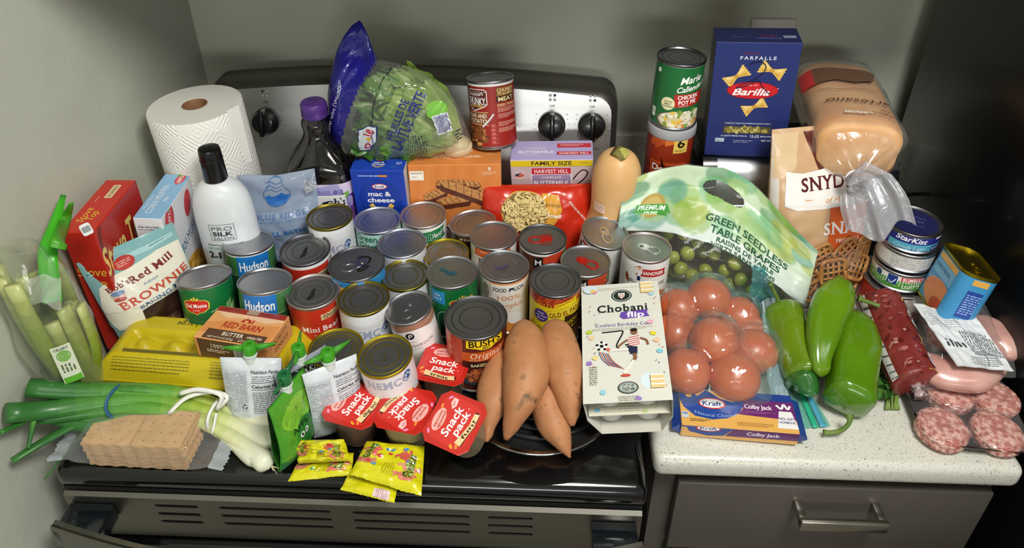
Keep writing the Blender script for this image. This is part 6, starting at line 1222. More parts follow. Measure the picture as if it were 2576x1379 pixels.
# ------------------------------------------------------------------ fruit snack packets
def quadbag(name, label, cat, corners, T, col, art, group=None, wr=.003, wf=40, seed=0, mat=None, nu=30, nv=30, aw=80, ah=90, off=.0003, rip=True):
    "crinkled packet spanned by four corners (near left, near right, far right, far left)"
    c = sum(corners, Vector()) / 4; t = thing(name, label, cat, c, group=group); A0, B0, C0, D0 = [p - c for p in corners]; nrm = ((B0 - A0).cross(D0 - A0)).normalized(); mat = mat or PLAST
    if nrm.z < 0: nrm = -nrm
    def f(u, v, s=1):
        a, b = u / aw + .5, v / ah; p = A0 * (1 - a) * (1 - b) + B0 * a * (1 - b) + C0 * a * b + D0 * (1 - a) * b; e = max(0, 1 - abs(2 * a - 1) ** 3) ** .6 * max(0, 1 - abs(2 * b - 1) ** 5) ** .6
        w = wr * (noise.noise(Vector((a * aw * wf * .001, b * ah * wf * .001, seed))) + .7 * abs(noise.noise(Vector((a * aw * wf * .0025, b * ah * wf * .002, seed + 4)))))
        return p + nrm * (s * (T * e) + w + .0003 * s)
    V, F = [], []
    for s in (1, -1):
        n0 = len(V)
        for j in range(nv):
            for i in range(nu):
                z = .9 if (rip and j in (0, nv - 1) and i % 2) else 0; V.append(f((i / (nu - 1) - .5) * aw, j / (nv - 1) * ah + (z if j else -z), s))
        for j in range(nv - 1):
            for i in range(nu - 1): q = (n0 + j * nu + i, n0 + j * nu + i + 1, n0 + (j + 1) * nu + i + 1, n0 + (j + 1) * nu + i); F.append(q if s > 0 else q[::-1])
    raw('packet_film', V, F, mat, t, True, cols=[lin(col)] * len(F) if col else None)
    if art: art.build('packet_print', lambda u, v: bagnorm(lambda x, y: f(x, y), u, v), t, PLAST, seg=4, off=off, eps=.00008, clip=(-aw / 2 + .6, aw / 2 - .6, .6, ah - .6))
    return t, f
YP = '#d3cc14'
def gush(var):
    A = Art(); rnd = random.Random(var)
    for x, y, c in ((18, 60, '#c9584a'), (-26, 64, '#d9605a'), (24, 40, '#d98a7a'), (-30, 40, '#c97a6a'), (20, 22, '#d97a6a')):
        for k in range(6): a = rnd.uniform(0, 6.3); A.stroke([(x, y), (x + 9 * math.cos(a), y + 9 * math.sin(a)), (x + 14 * math.cos(a + .3), y + 14 * math.sin(a + .3))], 4 - k * .3, c, 8, z=A.z + 1)
        A.ell(x, y, 9, 8, c, 0, 16, None, .3, var)
    for k in range(9): A.ell(rnd.uniform(-34, 34), rnd.uniform(20, 76), 3.6, 3.2, rnd.choice(['#3f7fc4', '#5a9ad0', '#3f9a5a', '#c83a3a']), 20, 6)
    A.text('Gushers', 24, 42, 10, '#141410', 44, 1, .1, 0, 84, outline='#9fae2a', ow=1); A.text('Gushers', -28, 60, 8, '#141410', 34, 1, .1, 0, 80, outline='#9fae2a', ow=.8); A.lines(0, 30, 26, 14, 5, '#9a9410', 84, .3); return A
GG = 'yellow fruit snack packets'
A2 = Art(); A2.rect(20, 12, 24, 20, '#e0c9c9'); A2.lines(20, 12, 22, 18, 6, '#b58a94', 84); A2.lines(-20, 40, 30, 8, 3, '#9a9410', -10)
quadbag('fruit_snack_packet', 'yellow fruit snack packet underneath another at the front edge, pinkish panel showing', 'packet', [at(856, 1232, .003), at(992, 1266, .003), at(1010, 1175, .008), at(895, 1165, .008)], .004, YP, A2, GG, .0025, 40, 2)
quadbag('fruit_snack_packet', 'large yellow fruit snack packet with splash lettering lying uppermost in front', 'packet', [at(880, 1196, .02), at(1060, 1248, .014), at(1068, 1124, .022), at(922, 1112, .026)], .007, YP, gush(1), GG, .004, 42, 5)
quadbag('fruit_snack_packet', 'yellow fruit snack packet at bottom left, partly under the puffier one', 'packet', [at(724, 1212, .003), at(884, 1196, .004), at(890, 1140, .008), at(762, 1140, .008)], .005, YP, gush(2), GG, .0035, 42, 8)
quadbag('fruit_snack_packet', 'puffy crumpled yellow fruit snack packet leaning on the green pouch', 'packet', [at(752, 1166, .018), at(884, 1160, .018), at(866, 1106, .04), at(742, 1108, .034)], .012, YP, gush(3), GG, .008, 46, 11)
# ------------------------------------------------------------------ sweet potatoes
SPM = M('sweet_potato_skin', '#a8704a', .55, c2='#b98258', noise_=(26,), bump=(60, .25, .004), spec=.35)
def spnode(m):
    nt = m.node_tree; b = nt.nodes['Principled BSDF']; r = [n for n in nt.nodes if n.bl_idname == 'ShaderNodeValToRGB'][0]; mp = [n for n in nt.nodes if n.bl_idname == 'ShaderNodeMapping'][0]
    n = nt.nodes.new('ShaderNodeTexNoise'); n.inputs['Scale'].default_value = 55; n.inputs['Detail'].default_value = 5; nt.links.new(mp.outputs[0], n.inputs['Vector']); q = nt.nodes.new('ShaderNodeValToRGB'); q.color_ramp.elements[0].position = .6; q.color_ramp.elements[1].position = .72
    mx = nt.nodes.new('ShaderNodeMix'); mx.data_type = 'RGBA'; mx.inputs['B'].default_value = lin('#70553a') + (1,); nt.links.new(n.outputs['Fac'], q.inputs['Fac']); nt.links.new(q.outputs['Color'], mx.inputs['Factor']); nt.links.new(r.outputs['Color'], mx.inputs['A']); nt.links.new(mx.outputs['Result'], b.inputs['Base Color'])
spnode(SPM)
def spud(label, px, r, seed, prof=None):
    pts = [at(*p) for p in px]; c = sum(pts, Vector()) / len(pts); P = spline([p - c for p in pts], 34); rad = []
    prof = prof or [.1, .52, .82, .98, 1, .97, .88, .72, .52, .36, .26, .2, .06]
    for k in range(34): q = k / 33; rad.append(r * np.interp(q, np.linspace(0, 1, len(prof)), prof) * (1 + .05 * noise.noise(Vector((q * 6, seed, 0)))))
    o = tube('sweet_potato', P, rad, SPM, None, 28, True, 1, lambda t, a: 1 + .06 * noise.noise(Vector((math.cos(a) * 1.2 + seed, math.sin(a) * 1.2, t * 5))) + .02 * noise.noise(Vector((math.cos(a) * 4 + seed, math.sin(a) * 4, t * 18))))
    o.location = c; tag(o, label, 'sweet potato', 'sweet potatoes on the burner'); return o
spud('small sweet potato at the left, tucked beside the baked bean can', [(1272, 880, .055), (1262, 930, .052), (1243, 1000, .045), (1230, 1060, .034), (1224, 1112, .024)], .0245, 1, [.2, .7, .92, 1, 1, 1, .95, .85, .68, .5, .36, .3, .08])
spud('largest sweet potato, lying on top in the middle', [(1318, 806, .094), (1322, 860, .088), (1326, 930, .08), (1304, 1020, .062), (1272, 1106, .03)], .031, 2, [.12, .5, .74, .88, .97, 1, 1, .96, .84, .66, .46, .33, .1])
spud('sweet potato leaning between the yellow bean can and the yogurt box', [(1394, 806, .088), (1402, 860, .085), (1418, 930, .078), (1432, 1005, .06), (1440, 1072, .04)], .0275, 3, [.12, .6, .85, .98, 1, .98, .92, .84, .74, .62, .5, .36, .1])
spud('sweet potato under the others with its pointed tip toward the front edge', [(1372, 940, .05), (1376, 1000, .045), (1392, 1060, .032), (1414, 1110, .021), (1434, 1152, .01)], .0235, 4, [.3, .8, .95, 1, 1, .98, .95, .88, .74, .58, .4, .22, .05])
# ------------------------------------------------------------------ yogurt multipack
mt = Matrix.Translation((.360, .063, .031)) @ Euler([R_(5.1), R_(-9.4), R_(-2.3)]).to_matrix().to_4x4()
yb = thing('yogurt_multipack', 'cream printed yogurt multipack sleeve with open front, leaning from range to counter', 'carton', mtx=mt)
YW_, YD, YH = .11, .201, .065; CRD = M('carton_inside', '#cfc9bb', .8); SL = printed('sleeve_board', .5)
prof = [(-.055, .065), (.055, .065), (.0535, .030), (.038, .0), (-.038, .0), (-.0535, .030)]
V, F = [], []
for y in (0, YD):
    for x, z in prof: V.append((x + .012 * 0, y, z))
for i in range(6): F.append((i, (i + 1) % 6, 6 + (i + 1) % 6, 6 + i))
s_ = raw('sleeve', V, F, SL, yb, False, cols=[lin('#d9d9cf')] + [lin('#c6c3b8')] * 5); md = s_.modifiers.new('board', 'SOLIDIFY'); md.thickness = .0007; md.offset = -1
A = Art(); K = '#16201c'
A.lines(0, 191, 62, 5, 2, '#b9b5a6'); A.ell(2, 177, 14.5, 11.5, '#17281f'); A.ell(2, 177, 12.6, 9.8, '#dfe3dc'); A.ell(2, 177, 11.6, 9, '#17281f'); A.poly([(-2.6, 182), (6.6, 182), (6.6, 176), (2, 171), (-2.6, 176)], '#e6e8e4'); A.text('USA', 2, 179.6, 2.4, '#b03a3a', 6, 1)
for k in range(4): A.rect(-1.4 + k * 2.3, 175.8, 1, 4, '#b03a3a')
A.text('Chobani', 2, 154, 13.5, K, 70, 1, 0, 1); A.poly([(0, 146), (36, 148), (35, 142), (38, 136), (2, 133), (-3, 138)], '#6a45a8'); A.text('flip', 19, 141, 10, '#f6f4fa', 24, 1); A.text('Confetti Birthday Cake', 2, 124, 5.6, '#5a4a9a', 76, 0, 0, 1); A.lines(2, 116.5, 80, 5, 2, '#a9a594', 0, .4)
A.stroke([(-28, 111), (-10, 112), (0, 112), (-2, 104), (-7, 94), (-9, 86), (-3, 80), (6, 82), (8, 88), (2, 88)], 2, '#101010', 50)
A.ell(-29, 88, 8, 8, '#f0f0ea'); A.ell(-29, 88, 2.8, 2.8, '#1a1a1a'); 
for k in range(5): a = R_(k * 72 + 90); A.ell(-29 + 6.4 * math.cos(a), 88 + 6.4 * math.sin(a), 2, 2, '#1a1a1a')
for k in range(6): A.stroke([(-33 + k * 2.4, 79 - k * .8), (-29 + k * 3, 66 - k), (-20 + k * 3.6, 55 - k * 1.2)], .9, '#c8483a' if k % 2 else '#2f4a80', 10)
A.poly([(4, 99), (14, 104), (22, 102), (24, 90), (18, 84), (8, 86)], '#e8e4de')
for k in range(5): A.rect(14, 87 + k * 3.4, 15, 1.4, '#b8433a', 10)
A.ell(15, 109, 4.6, 5.4, '#8a5a40'); A.ell(15, 112.4, 4.8, 3, '#16120f'); A.stroke([(22, 98), (30, 94), (32, 86)], 3.2, '#8a5a40'); A.stroke([(6, 96), (-2, 90), (-8, 84)], 3, '#8a5a40'); A.poly([(4, 86), (18, 84), (17, 72), (8, 72)], '#1f2340'); A.stroke([(6, 80), (-8, 80), (-20, 79)], 4, '#e6e2da'); A.stroke([(-19, 79), (-22, 84)], 4, '#d9685a'); A.stroke([(13, 73), (14, 66), (10, 60)], 4.6, '#8a5a40'); A.stroke([(12, 62), (4, 50), (-2, 42)], 4, '#e6e2da'); A.ell(0, 38.6, 6.4, 2.2, '#c9483e')
A.ell(2, 20, 13, 9, '#2a3a34'); A.ell(2, 20, 11.4, 7.8, '#9aa39c'); A.bits(2, 20, 9, 6, 30, 1.6, ['#6a746e', '#c4cac4'], 3); A.lines(2, 4, 26, 8, 3, '#a8a494', 0, .4); A.lines(-41, 40, 10, 30, 9, '#8f8b7c', 0, .4)
for x, y, c in ((-36, 182, '#dd8fae'), (44, 172, '#a9d0dc'), (-45, 108, '#b5c93a'), (-42, 98, '#e6c9a0'), (40, 100, '#e0cf3a'), (46, 70, '#7fc4d8'), (-30, 10, '#8fc9dc'), (14, -2, '#9a7ac0'), (-46, 56, '#9a7ac0'), (38, 120, '#e6a9bc'), (-38, 64, '#e6d08a'), (44, 88, '#e8c0a0')): A.ell(x, y + 4, 4.2, 3.6, c, 0, 12, None, .5, x)
for k in range(26): r_ = random.Random(k); A.rect(r_.choice((-1, 1)) * r_.uniform(30, 52), r_.uniform(4, 196), 2.6, .9, r_.choice(['#c8483a', '#3a4a8a', '#d9a040', '#5a9a8a']), r_.uniform(0, 90))
for x, y in ((38, 187), (39, 26)):
    for j in range(3): A.rect(x, y - 7 + j * 7, 17, 4.6, '#e6c98a'); A.rect(x, y - 3.6 + j * 7, 17, 2.2, '#f4eee4')
A.ell(-42, 190, 10, 8, '#cfdde6'); A.ell(-38, 186, 4, 3, '#e6c060'); A.ell(26, 30, 8, 12, '#d6e4ea', z=3)
A.build('sleeve_print', plane((0, 0, YH), (1, 0, 0), (0, 1, 0)), s_, PAPER, clip=(-54.4, 54.4, .6, 200), off=.0003)
CUP = M('white_cup_plastic', '#d9dad6', .25, 0, .15, sss=.1)
def ycup(x, y, ztop, h):
    lathe('yogurt_cup', [(.0, ztop - h), (.014, ztop - h), (.0165, ztop - h + .003), (.0205, ztop - .0012), (.022, ztop)], CUP, yb, 28, False).location = (x, y, 0)
tr = box('foil_tray', -.051, .051, .004, .196, .0325, .0337, printed('tray_board', .45), yb, 0); setcol(tr.data, [lin('#ddd8c6')] * len(tr.data.polygons))
A = Art(); A.lines(2, 14, 70, 18, 5, '#b5af98', 0, .3); A.stroke([(-20, 20), (-26, 24), (-26, 30), (-18, 33), (-14, 29)], 3.4, '#17201c', 24)
for x, y, c in ((-40, 10, '#7fbfd8'), (44, 22, '#9a7ac0'), (20, 6, '#b5c98a'), (-4, 22, '#e0cf5a')): A.ell(x, y, 4, 3, c)
A.build('tray_print', plane((0, .002, .0338), (1, 0, 0), (0, 1, 0)), tr, PAPER, clip=(-50, 50, 2, 190))
for y in (.03, .08, .13, .175):
    for x in (-.0235, .0235):
        ycup(x, y, .0322, .028)
        c = lathe('yogurt_cup', [(.022, .0628), (.0205, .0616), (.0165, .038), (.014, .0345), (0, .0345)], CUP, yb, 28, False); c.location = (x, y, 0)
# ------------------------------------------------------------------ tomatoes in a tinted zip bag
TOM = M('tomato_skin', '#cf5f38', .35, c2='#d87044', noise_=(18,), sss=.12, coat=.1)
tpx = [(1783, 752, .062, .034), (1708, 775, .05, .031), (1700, 838, .036, .032), (1858, 795, .045, .031), (1796, 858, .058, .0345), (1896, 885, .036, .034), (1727, 935, .036, .033), (1846, 948, .037, .036), (1880, 832, .034, .029)]
words = ['topmost tomato, at the far end of the tinted bag', 'tomato at the far left of the bag beside the pinto bean can', 'tomato at the left edge of the bag by the yogurt sleeve', 'tomato at the far right of the bag near the grape bag', 'large tomato in the middle of the pile', 'tomato at the right of the bag beside the pale plastic strip', 'near left tomato of the bag above the cheese', 'largest tomato, nearest the cheese packet', 'half-hidden tomato between the middle and far right ones']
TS = []
for (px, py, z, r), w in zip(tpx, words):
    p = at(px, py, z); TS.append((p, r)); o = blob('tomato', r, r, r * .9, TOM, None, 4, .03, 1.6, px); o.location = p; tag(o, 'orange-red ' + w, 'tomato', 'tomatoes in the zip bag')
tb_ = thing('tomato_bag', 'teal-tinted clear zip bag full of tomatoes on the countertop', 'bag', at(1800, 860, 0))
ym, xm, xM = min(p.y - r for p, r in TS) - .006, min(p.x - r for p, r in TS) - .008, max(p.x + r for p, r in TS) + .014; q0, q1, q2, q3 = Vector((xm, ym, 0)), Vector((xM, ym, 0)), at(1990, 725, .03), at(1668, 740, .03); org = tb_.location.copy()
def tz(x, y):
    s = 0
    for p, r in TS:
        d2 = ((x - p.x) ** 2 + (y - p.y) ** 2) / (r * 1.18) ** 2
        if d2 < 1: h = p.z + (r + .0045) * math.sqrt(1 - d2) * .98; s = max(s, h)
        else: s = max(s, (p.z + .01) * math.exp(-(math.sqrt(d2) - 1) * 3.0))
    return s
GR = [[None] * 61 for _ in range(61)]
for j in range(61):
    for i in range(61):
        a, b = i / 60, j / 60; p = q0 * (1 - a) * (1 - b) + q1 * a * (1 - b) + q2 * a * b + q3 * (1 - a) * b; GR[j][i] = [p.x, p.y, max(tz(p.x, p.y), .002)]
for it in range(7):
    Z = np.array([[g[2] for g in r] for r in GR]); Zs = Z.copy(); Zs[1:-1, 1:-1] = (Z[1:-1, 1:-1] * 2 + Z[:-2, 1:-1] + Z[2:, 1:-1] + Z[1:-1, :-2] + Z[1:-1, 2:]) / 6
    for j in range(61):
        for i in range(61): GR[j][i][2] = max(Zs[j][i], tz(GR[j][i][0], GR[j][i][1]))
V = []
for j in range(61):
    for i in range(61):
        x, y, z = GR[j][i]; a, b = i / 60, j / 60; e = min(a, 1 - a, b, 1 - b); w = (.0045 * abs(noise.noise(Vector((x * 34 + y * 18, y * 26, 2)))) + .003 * abs(noise.noise(Vector((x * 70, y * 60 - x * 30, 5))))) * min(1, e * 12)
        V.append(Vector((x, y, z * min(1, .3 + e * 30) + .003 + w)) - org)
F = [(j * 61 + i, j * 61 + i + 1, (j + 1) * 61 + i + 1, (j + 1) * 61 + i) for j in range(60) for i in range(60)]
TF = film('teal_film', '#eff5f3', .04, .09, '#a8d0d4', (26, .55), .3); raw('bag_film', V, F, TF, tb_, True)
def patch(name, par, px, mat, nx=16, ny=16, wr=.004, org=None, seed=0, th=None, col=None):
    "film or paper patch through four points (near left, near right, far right, far left)"
    A0, B0, C0, D0 = [p - (org or Vector()) for p in px]; n = (B0 - A0).cross(D0 - A0).normalized()
    def f(a, b):
        p = A0 * (1 - a) * (1 - b) + B0 * a * (1 - b) + C0 * a * b + D0 * (1 - a) * b; return p + n * wr * (noise.noise(Vector((a * 4, b * 4, seed))) + .6 * noise.noise(Vector((a * 9, b * 9, seed + 3))))
    V, F = grid_vf(f, nx, ny); o = raw(name, V, F, mat, par, True, cols=[lin(col)] * len(F) if col else None)
    if th: o.modifiers.new('thick', 'SOLIDIFY').thickness = th
    return o, f
BLW = film('pale_blue_film', '#eef6fa', .5, .12, '#c3dbe6', (30, .5), .3)
patch('label_strip', tb_, [at(1935, 1000, .02), at(1985, 1000, .012), at(1948, 740, .045), at(1915, 760, .07)], BLW, 14, 26, .006, org, 4)
patch('bag_mouth', tb_, [at(1890, 770, .07), at(1945, 770, .03), at(1988, 690, .075), at(1890, 668, .1)], film('teal_film_deep', '#a9dde0', .22, .1, '#5fa9b0', (30, .6), .4), 20, 18, .008, org, 7)
patch('zip_edge', tb_, [at(2012, 1080, .002), at(2090, 1072, .002), at(2040, 985, .004), at(1985, 990, .006)], film('zip_film', '#c9f0e6', .3, .12, '#6fc0b8', None, .3), 10, 14, .001, org, 9)
zs = patch('zip_bead', tb_, [at(2046, 1076, .0045), at(2058, 1075, .0045), at(2022, 988, .006), at(2010, 989, .006)], M('teal_zip', '#2fae84', .3), 4, 14, .0004, org, 9, .0012)[0]
patch('zip_bead', tb_, [at(2064, 1074, .004), at(2080, 1073, .004), at(2036, 987, .006), at(2026, 988, .006)], M('blue_zip', '#4fa0b8', .3), 4, 14, .0004, org, 9, .001)
# ------------------------------------------------------------------ cheese
A = Art(); A.rect(0, 32, 150, 64, '#e3ae5a'); A.rect(0, 54, 150, 20, '#1f3f8a'); A.poly([(-75, 64), (10, 64), (12, 44), (2, 26), (-14, 16), (-34, 12), (-56, 16), (-70, 30), (-75, 44)], '#22479a'); A.poly([(-66, 62), (-50, 50), (-38, 62)], '#e3b06a'); A.poly([(-38, 62), (2, 58), (-4, 44), (-20, 48)], '#e8b878'); A.poly([(-4, 44), (2, 58), (8, 58), (2, 46)], '#c98a40'); A.ell(-62, 50, 4, 3, '#e0b060')
A.poly([(10, 50), (75, 50), (75, 20), (0, 24), (8, 34)], '#6a2a6a'); A.ell(-32, 39, 18, 9.5, '#c8281f'); A.ell(-32, 39, 16, 7.6, '#f4f2f4'); A.text('Kraft', -32, 39, 8, '#243a8a', 25, 1); A.text('Natural Cheese', -29, 23, 5.4, '#9fb4e0', 54, 0, 0, 0, 0, arc=-4); A.text('Colby Jack', 28, 38.5, 7, '#f0e6ee', 36, 1); A.lines(30, 29, 40, 4, 2, '#9a6a9a', 0, .4)
A.poly([(54, 34), (70, 34), (75, 6), (48, 6)], '#ece8ea'); A.stroke([(52, 44), (58, 38), (62, 46), (66, 38), (70, 44)], 3, '#f0eef0', 16); A.text('NO rbST', 62, 22, 4, '#3a4a80', 20, 1); A.text('HORMONE', 62, 16, 3.6, '#3a4a80', 20, 1); A.rect(-69, 17, 9, 10, '#c9d0e0'); A.text('100', -69, 19, 3.6, '#2a3a70', 7, 1); A.lines(-50, 9, 26, 5, 2, '#7a5a30'); A.lines(20, 8, 46, 7, 3, '#a87a3a', 0, .4)
F = Art(); F.poly([(-75, 24), (75, 24), (75, 18), (-75, 20)], '#22408a'); F.poly([(-70, 24), (-64, 12), (-40, 6), (-20, 8), (-6, 24)], '#22408a'); F.poly([(-6, 24), (75, 24), (75, 9), (-18, 8)], '#5a2360'); F.ell(-40, 20, 16, 5.6, '#c8281f'); F.ell(-40, 20, 14, 4.4, '#f4f2f4'); F.text('Kraft', -40, 20, 5, '#243a8a', 22, 1); F.text('Colby Jack', 30, 16, 6, '#e6d6e6', 42, 1)
ch = carton('cheese_block', 'blue and purple wrapped block of marbled cheese in front of the tomato bag', 'cheese', (.503, .078, .0025), (-.4, -1.5, -4.7), (.151, .064, .0235), dict(f='#d9a45a', t='#e3ae5a', r='#22408a', l='#22408a', b='#22408a'), dict(f=F, t=A), mat=PLAST, bev=.003)
for s in (-1, 1):
    V = [(s * .0745, .004, .003), (s * .0745, .06, .003), (s * .0745, .06, .021), (s * .0745, .004, .021), (s * .086, .002, .010), (s * .086, .063, .010), (s * .086, .063, .0125), (s * .086, .002, .0125)]
    raw('sealed_end', V, [(0, 1, 5, 4), (1, 2, 6, 5), (2, 3, 7, 6), (3, 0, 4, 7), (4, 5, 6, 7)], PLAST, ch, False, cols=[lin('#22408a')] * 5)
# ------------------------------------------------------------------ peppers
def pepper(label, px, rads, cols, stem, lobes=3, lob=.08, seed=0, name='green_pepper', group='light green peppers on the countertop'):
    pts = [at(*p) for p in px]; c = sum(pts, Vector()) / len(pts); n = 40; P = spline([p - c for p in pts], n); R = np.interp(np.linspace(0, 1, n), np.linspace(0, 1, len(rads)), rads)
    # round ends
    for k, q in enumerate((.18, .58, .82, .94)): R[k] = min(R[k], rads[0] * q * 1.1); R[n - 1 - k] = min(R[n - 1 - k], rads[-1] * q * 1.2)
    t = thing(name, label, 'pepper', c, group=group)
    tint_tube('pepper_body', P, R, cols, VEGS, t, 28, 1, True, lambda q, a: 1 + lob * math.cos(lobes * a + seed) * min(1, q * 4) + .07 * noise.noise(Vector((math.cos(a) + seed, math.sin(a), q * 4))))
    sp_ = spline([at(*p) - c for p in stem], 12); tube('stem', sp_, [.0065, .0045, .0036] + [.003] * 8 + [.0042], M('pepper_stem', '#55722a', .55, c2='#6a7f34', noise_=(60,)), t, 9); return t
pepper('straight light green pepper at the left of the peppers, stem pointing away', [(1966, 775, .05), (1985, 830, .046), (2006, 890, .042), (2026, 955, .034)], [.028, .031, .031, .029, .026, .025], ['#56790f', '#638612', '#678414', '#628012', '#587a10'], [(1963, 772, .054), (1955, 750, .066), (1944, 728, .08), (1938, 714, .092)], 3, .07, 1)
pepper('curved light green pepper bent over the large one, tip pointing nearer', [(2150, 748, .085), (2112, 742, .088), (2080, 790, .082), (2066, 850, .074), (2062, 900, .064), (2066, 948, .05)], [.015, .023, .027, .024, .019, .014, .0105], ['#58800f', '#648c13', '#5c8411', '#557c0e', '#618613'], [(2160, 750, .085), (2178, 758, .082), (2196, 764, .08), (2212, 770, .079)], 3, .1, 4)
pepper('largest light green pepper with its curled stem toward the counter front', [(2150, 800, .046), (2148, 860, .045), (2142, 930, .042), (2134, 1022, .036)], [.022, .031, .034, .0345, .034, .033, .0325], ['#4d760c', '#57820f', '#5b8410', '#56800f', '#4b780d'], [(2136, 1046, .034), (2137, 1062, .03), (2122, 1080, .02), (2100, 1088, .013), (2072, 1088, .012)], 4, .07, 2)
pepper('slim light green pepper tip poking up behind the curved one', [(2082, 752, .05), (2100, 722, .062), (2122, 698, .078)], [.016, .0145, .011, .007], ['#5a8f1a', '#5a8f1a', '#4f8a16'], [(2080, 756, .048), (2076, 762, .045), (2072, 768, .043)], 3, .04, 6)
pepper('dark green wrinkled pepper tip under the straight light green one', [(2004, 945, .03), (2020, 972, .026), (2014, 992, .018)], [.02, .023, .019, .012], ['#2f6a22', '#2a6024', '#3a7a40'], [(2000, 940, .03), (1998, 935, .03), (1996, 930, .03)], 2, .2, 3, 'poblano_pepper', None)
# ------------------------------------------------------------------ bag of greens behind the big pepper
hb = thing('herb_bag', 'small clear bag of dark leafy greens between the big pepper and the meat roll', 'bag', at(2222, 930, .0)); rnd = random.Random(9); V, F = [], []
hp = lambda: at(rnd.uniform(2200, 2252), rnd.uniform(860, 1000), rnd.uniform(.004, .03)) - hb.location
for k in range(90):
    p = hp(); e = Euler([rnd.uniform(-1, 1), rnd.uniform(-1, 1), rnd.uniform(0, 6)]).to_matrix(); n = len(V)
    for a in range(7): t = a * 2 * PI / 7; V.append(p + e @ Vector((.009 * math.cos(t), .006 * math.sin(t), .002 * math.sin(3 * t))))
    F.append(tuple(range(n, n + 7)))
lv = raw('leaves', V, F, M('herb_leaf', '#2f6022', .5, c2='#4a7a2c', noise_=(80,), sss=.1), hb, True); lv['kind'] = 'stuff'
for k in range(9): a = at(rnd.uniform(2205, 2250), 880, .012) - hb.location; b = at(rnd.uniform(2225, 2268), 1030, .004) - hb.location; tube('herb_stem', spline([a, (a + b) / 2 + Vector((.004, 0, .004)), b], 8), .0015, M('herb_stalk', '#6f8a3a', .5), hb, 6)
patch('bag_film', hb, [at(2196, 1000, .004), at(2250, 1005, .004), at(2262, 850, .035), at(2196, 840, .035)], film('herb_film', '#f0f6ec', .1, .1, '#cfe0c8', (50, .6), .35), 20, 24, .006, hb.location, 3)
# ------------------------------------------------------------------ ground meat roll
def chub():
    pts = [at(2207, 742, .05), at(2228, 800, .046), at(2262, 880, .042), at(2294, 950, .038), at(2306, 972, .036)]; c = sum(pts, Vector()) / 5; P = spline([p - c for p in pts], 40); r = .0325; ax = (pts[-1] - pts[0]).normalized()
    t = thing('ground_meat_roll', 'dark red ground meat roll in clear casing with white striped edge', 'meat', c); R = [r * min(1, (.35 + k / 6) if k < 4 else 1, 1 - max(0, (k - 33) / 6) ** 2 * .8) for k in range(40)]
    MT = M('ground_meat', '#6d1f1c', .4, c2='#8a3430', noise_=(45, .3, .75), coat=.2, bump=(110, .25, .002)); tube('meat_core', P, R, MT, t, 36, True, 1, lambda q, a: 1 + .02 * noise.noise(Vector((math.cos(a) * 2, math.sin(a) * 2, q * 8))) + (.035 * math.sin(a * 14) if q > .84 else 0))
    def surf(u, v):
        q = max(0, min(1, u / 160)); k = q * 39; i = min(38, int(k)); f = k - i; p = Vector(P[i]) * (1 - f) + Vector(P[i + 1]) * f; tg = Vector(P[i + 1]) - Vector(P[i]); tg.normalize(); s = tg.cross(Vector((0, 0, 1))).normalized(); up = s.cross(tg); a = v / (r * 1000); n = up * math.cos(a) + s * math.sin(a); rr_ = (R[i] * (1 - f) + R[i + 1] * f) * 1.012; return p + n * rr_, n
    A = Art(); rnd = random.Random(6)
    A.rect(72, 40, 128, 13, '#d9d6d2')
    for k in range(11): A.rect(14 + k * 12, 38, 2, 12, '#5a5a60', 20)
    for x in (54, 108): A.ell(x, -27, 12, 8, '#d5d6da'); A.ell(x, -27, 10, 6, '#e6e6ea'); A.stroke([(x - 6, -29), (x, -24), (x + 7, -28)], 1.8, '#4a5f80', 10); A.stroke([(x - 4, -25), (x + 4, -30)], 1.4, '#4a5f80')
    for x, y in ((28, -20), (80, -24)): A.rect(x, y, 9, 3, '#d9b060', 30)
    A.text('80-20 LEAN', 138, -20, 5, '#d9b45a', 24, 1, 0, 0, -80)
    for k in range(46): A.ell(rnd.uniform(10, 146), rnd.uniform(-24, 26), rnd.uniform(2, 7), rnd.uniform(1, 2.6), rnd.choice(['#a86a66', '#8f4a46', '#b58480', '#5a1614']), rnd.uniform(40, 100), 10, A.z + 1, .5, k)
    A.build('casing_print', surf, t, PLAST, seg=4, off=.0004)
    V = [surf(160 * i / 39, 210 * (j / 36 - .5) * .97)[0] * 1.0 for i in range(40) for j in range(37)]
    e = Vector(P[-1]); tube('gathered_end', [e, e + ax * .006, e + ax * .012, e + ax * .016], [.009, .005, .006, .009], film('casing_end', '#f0e0e0', .5, .15, '#d9c0c0', (80, .6), .3), t, 14, True, 1, lambda q, a: 1 + .25 * math.sin(a * 5)); tube('metal_clip', [e + ax * .007 + (frame(ax)[0] * math.cos(a) + frame(ax)[1] * math.sin(a)) * .0062 for a in np.linspace(0, 2 * PI, 16)], .0014, SILV, t, 6)
chub()
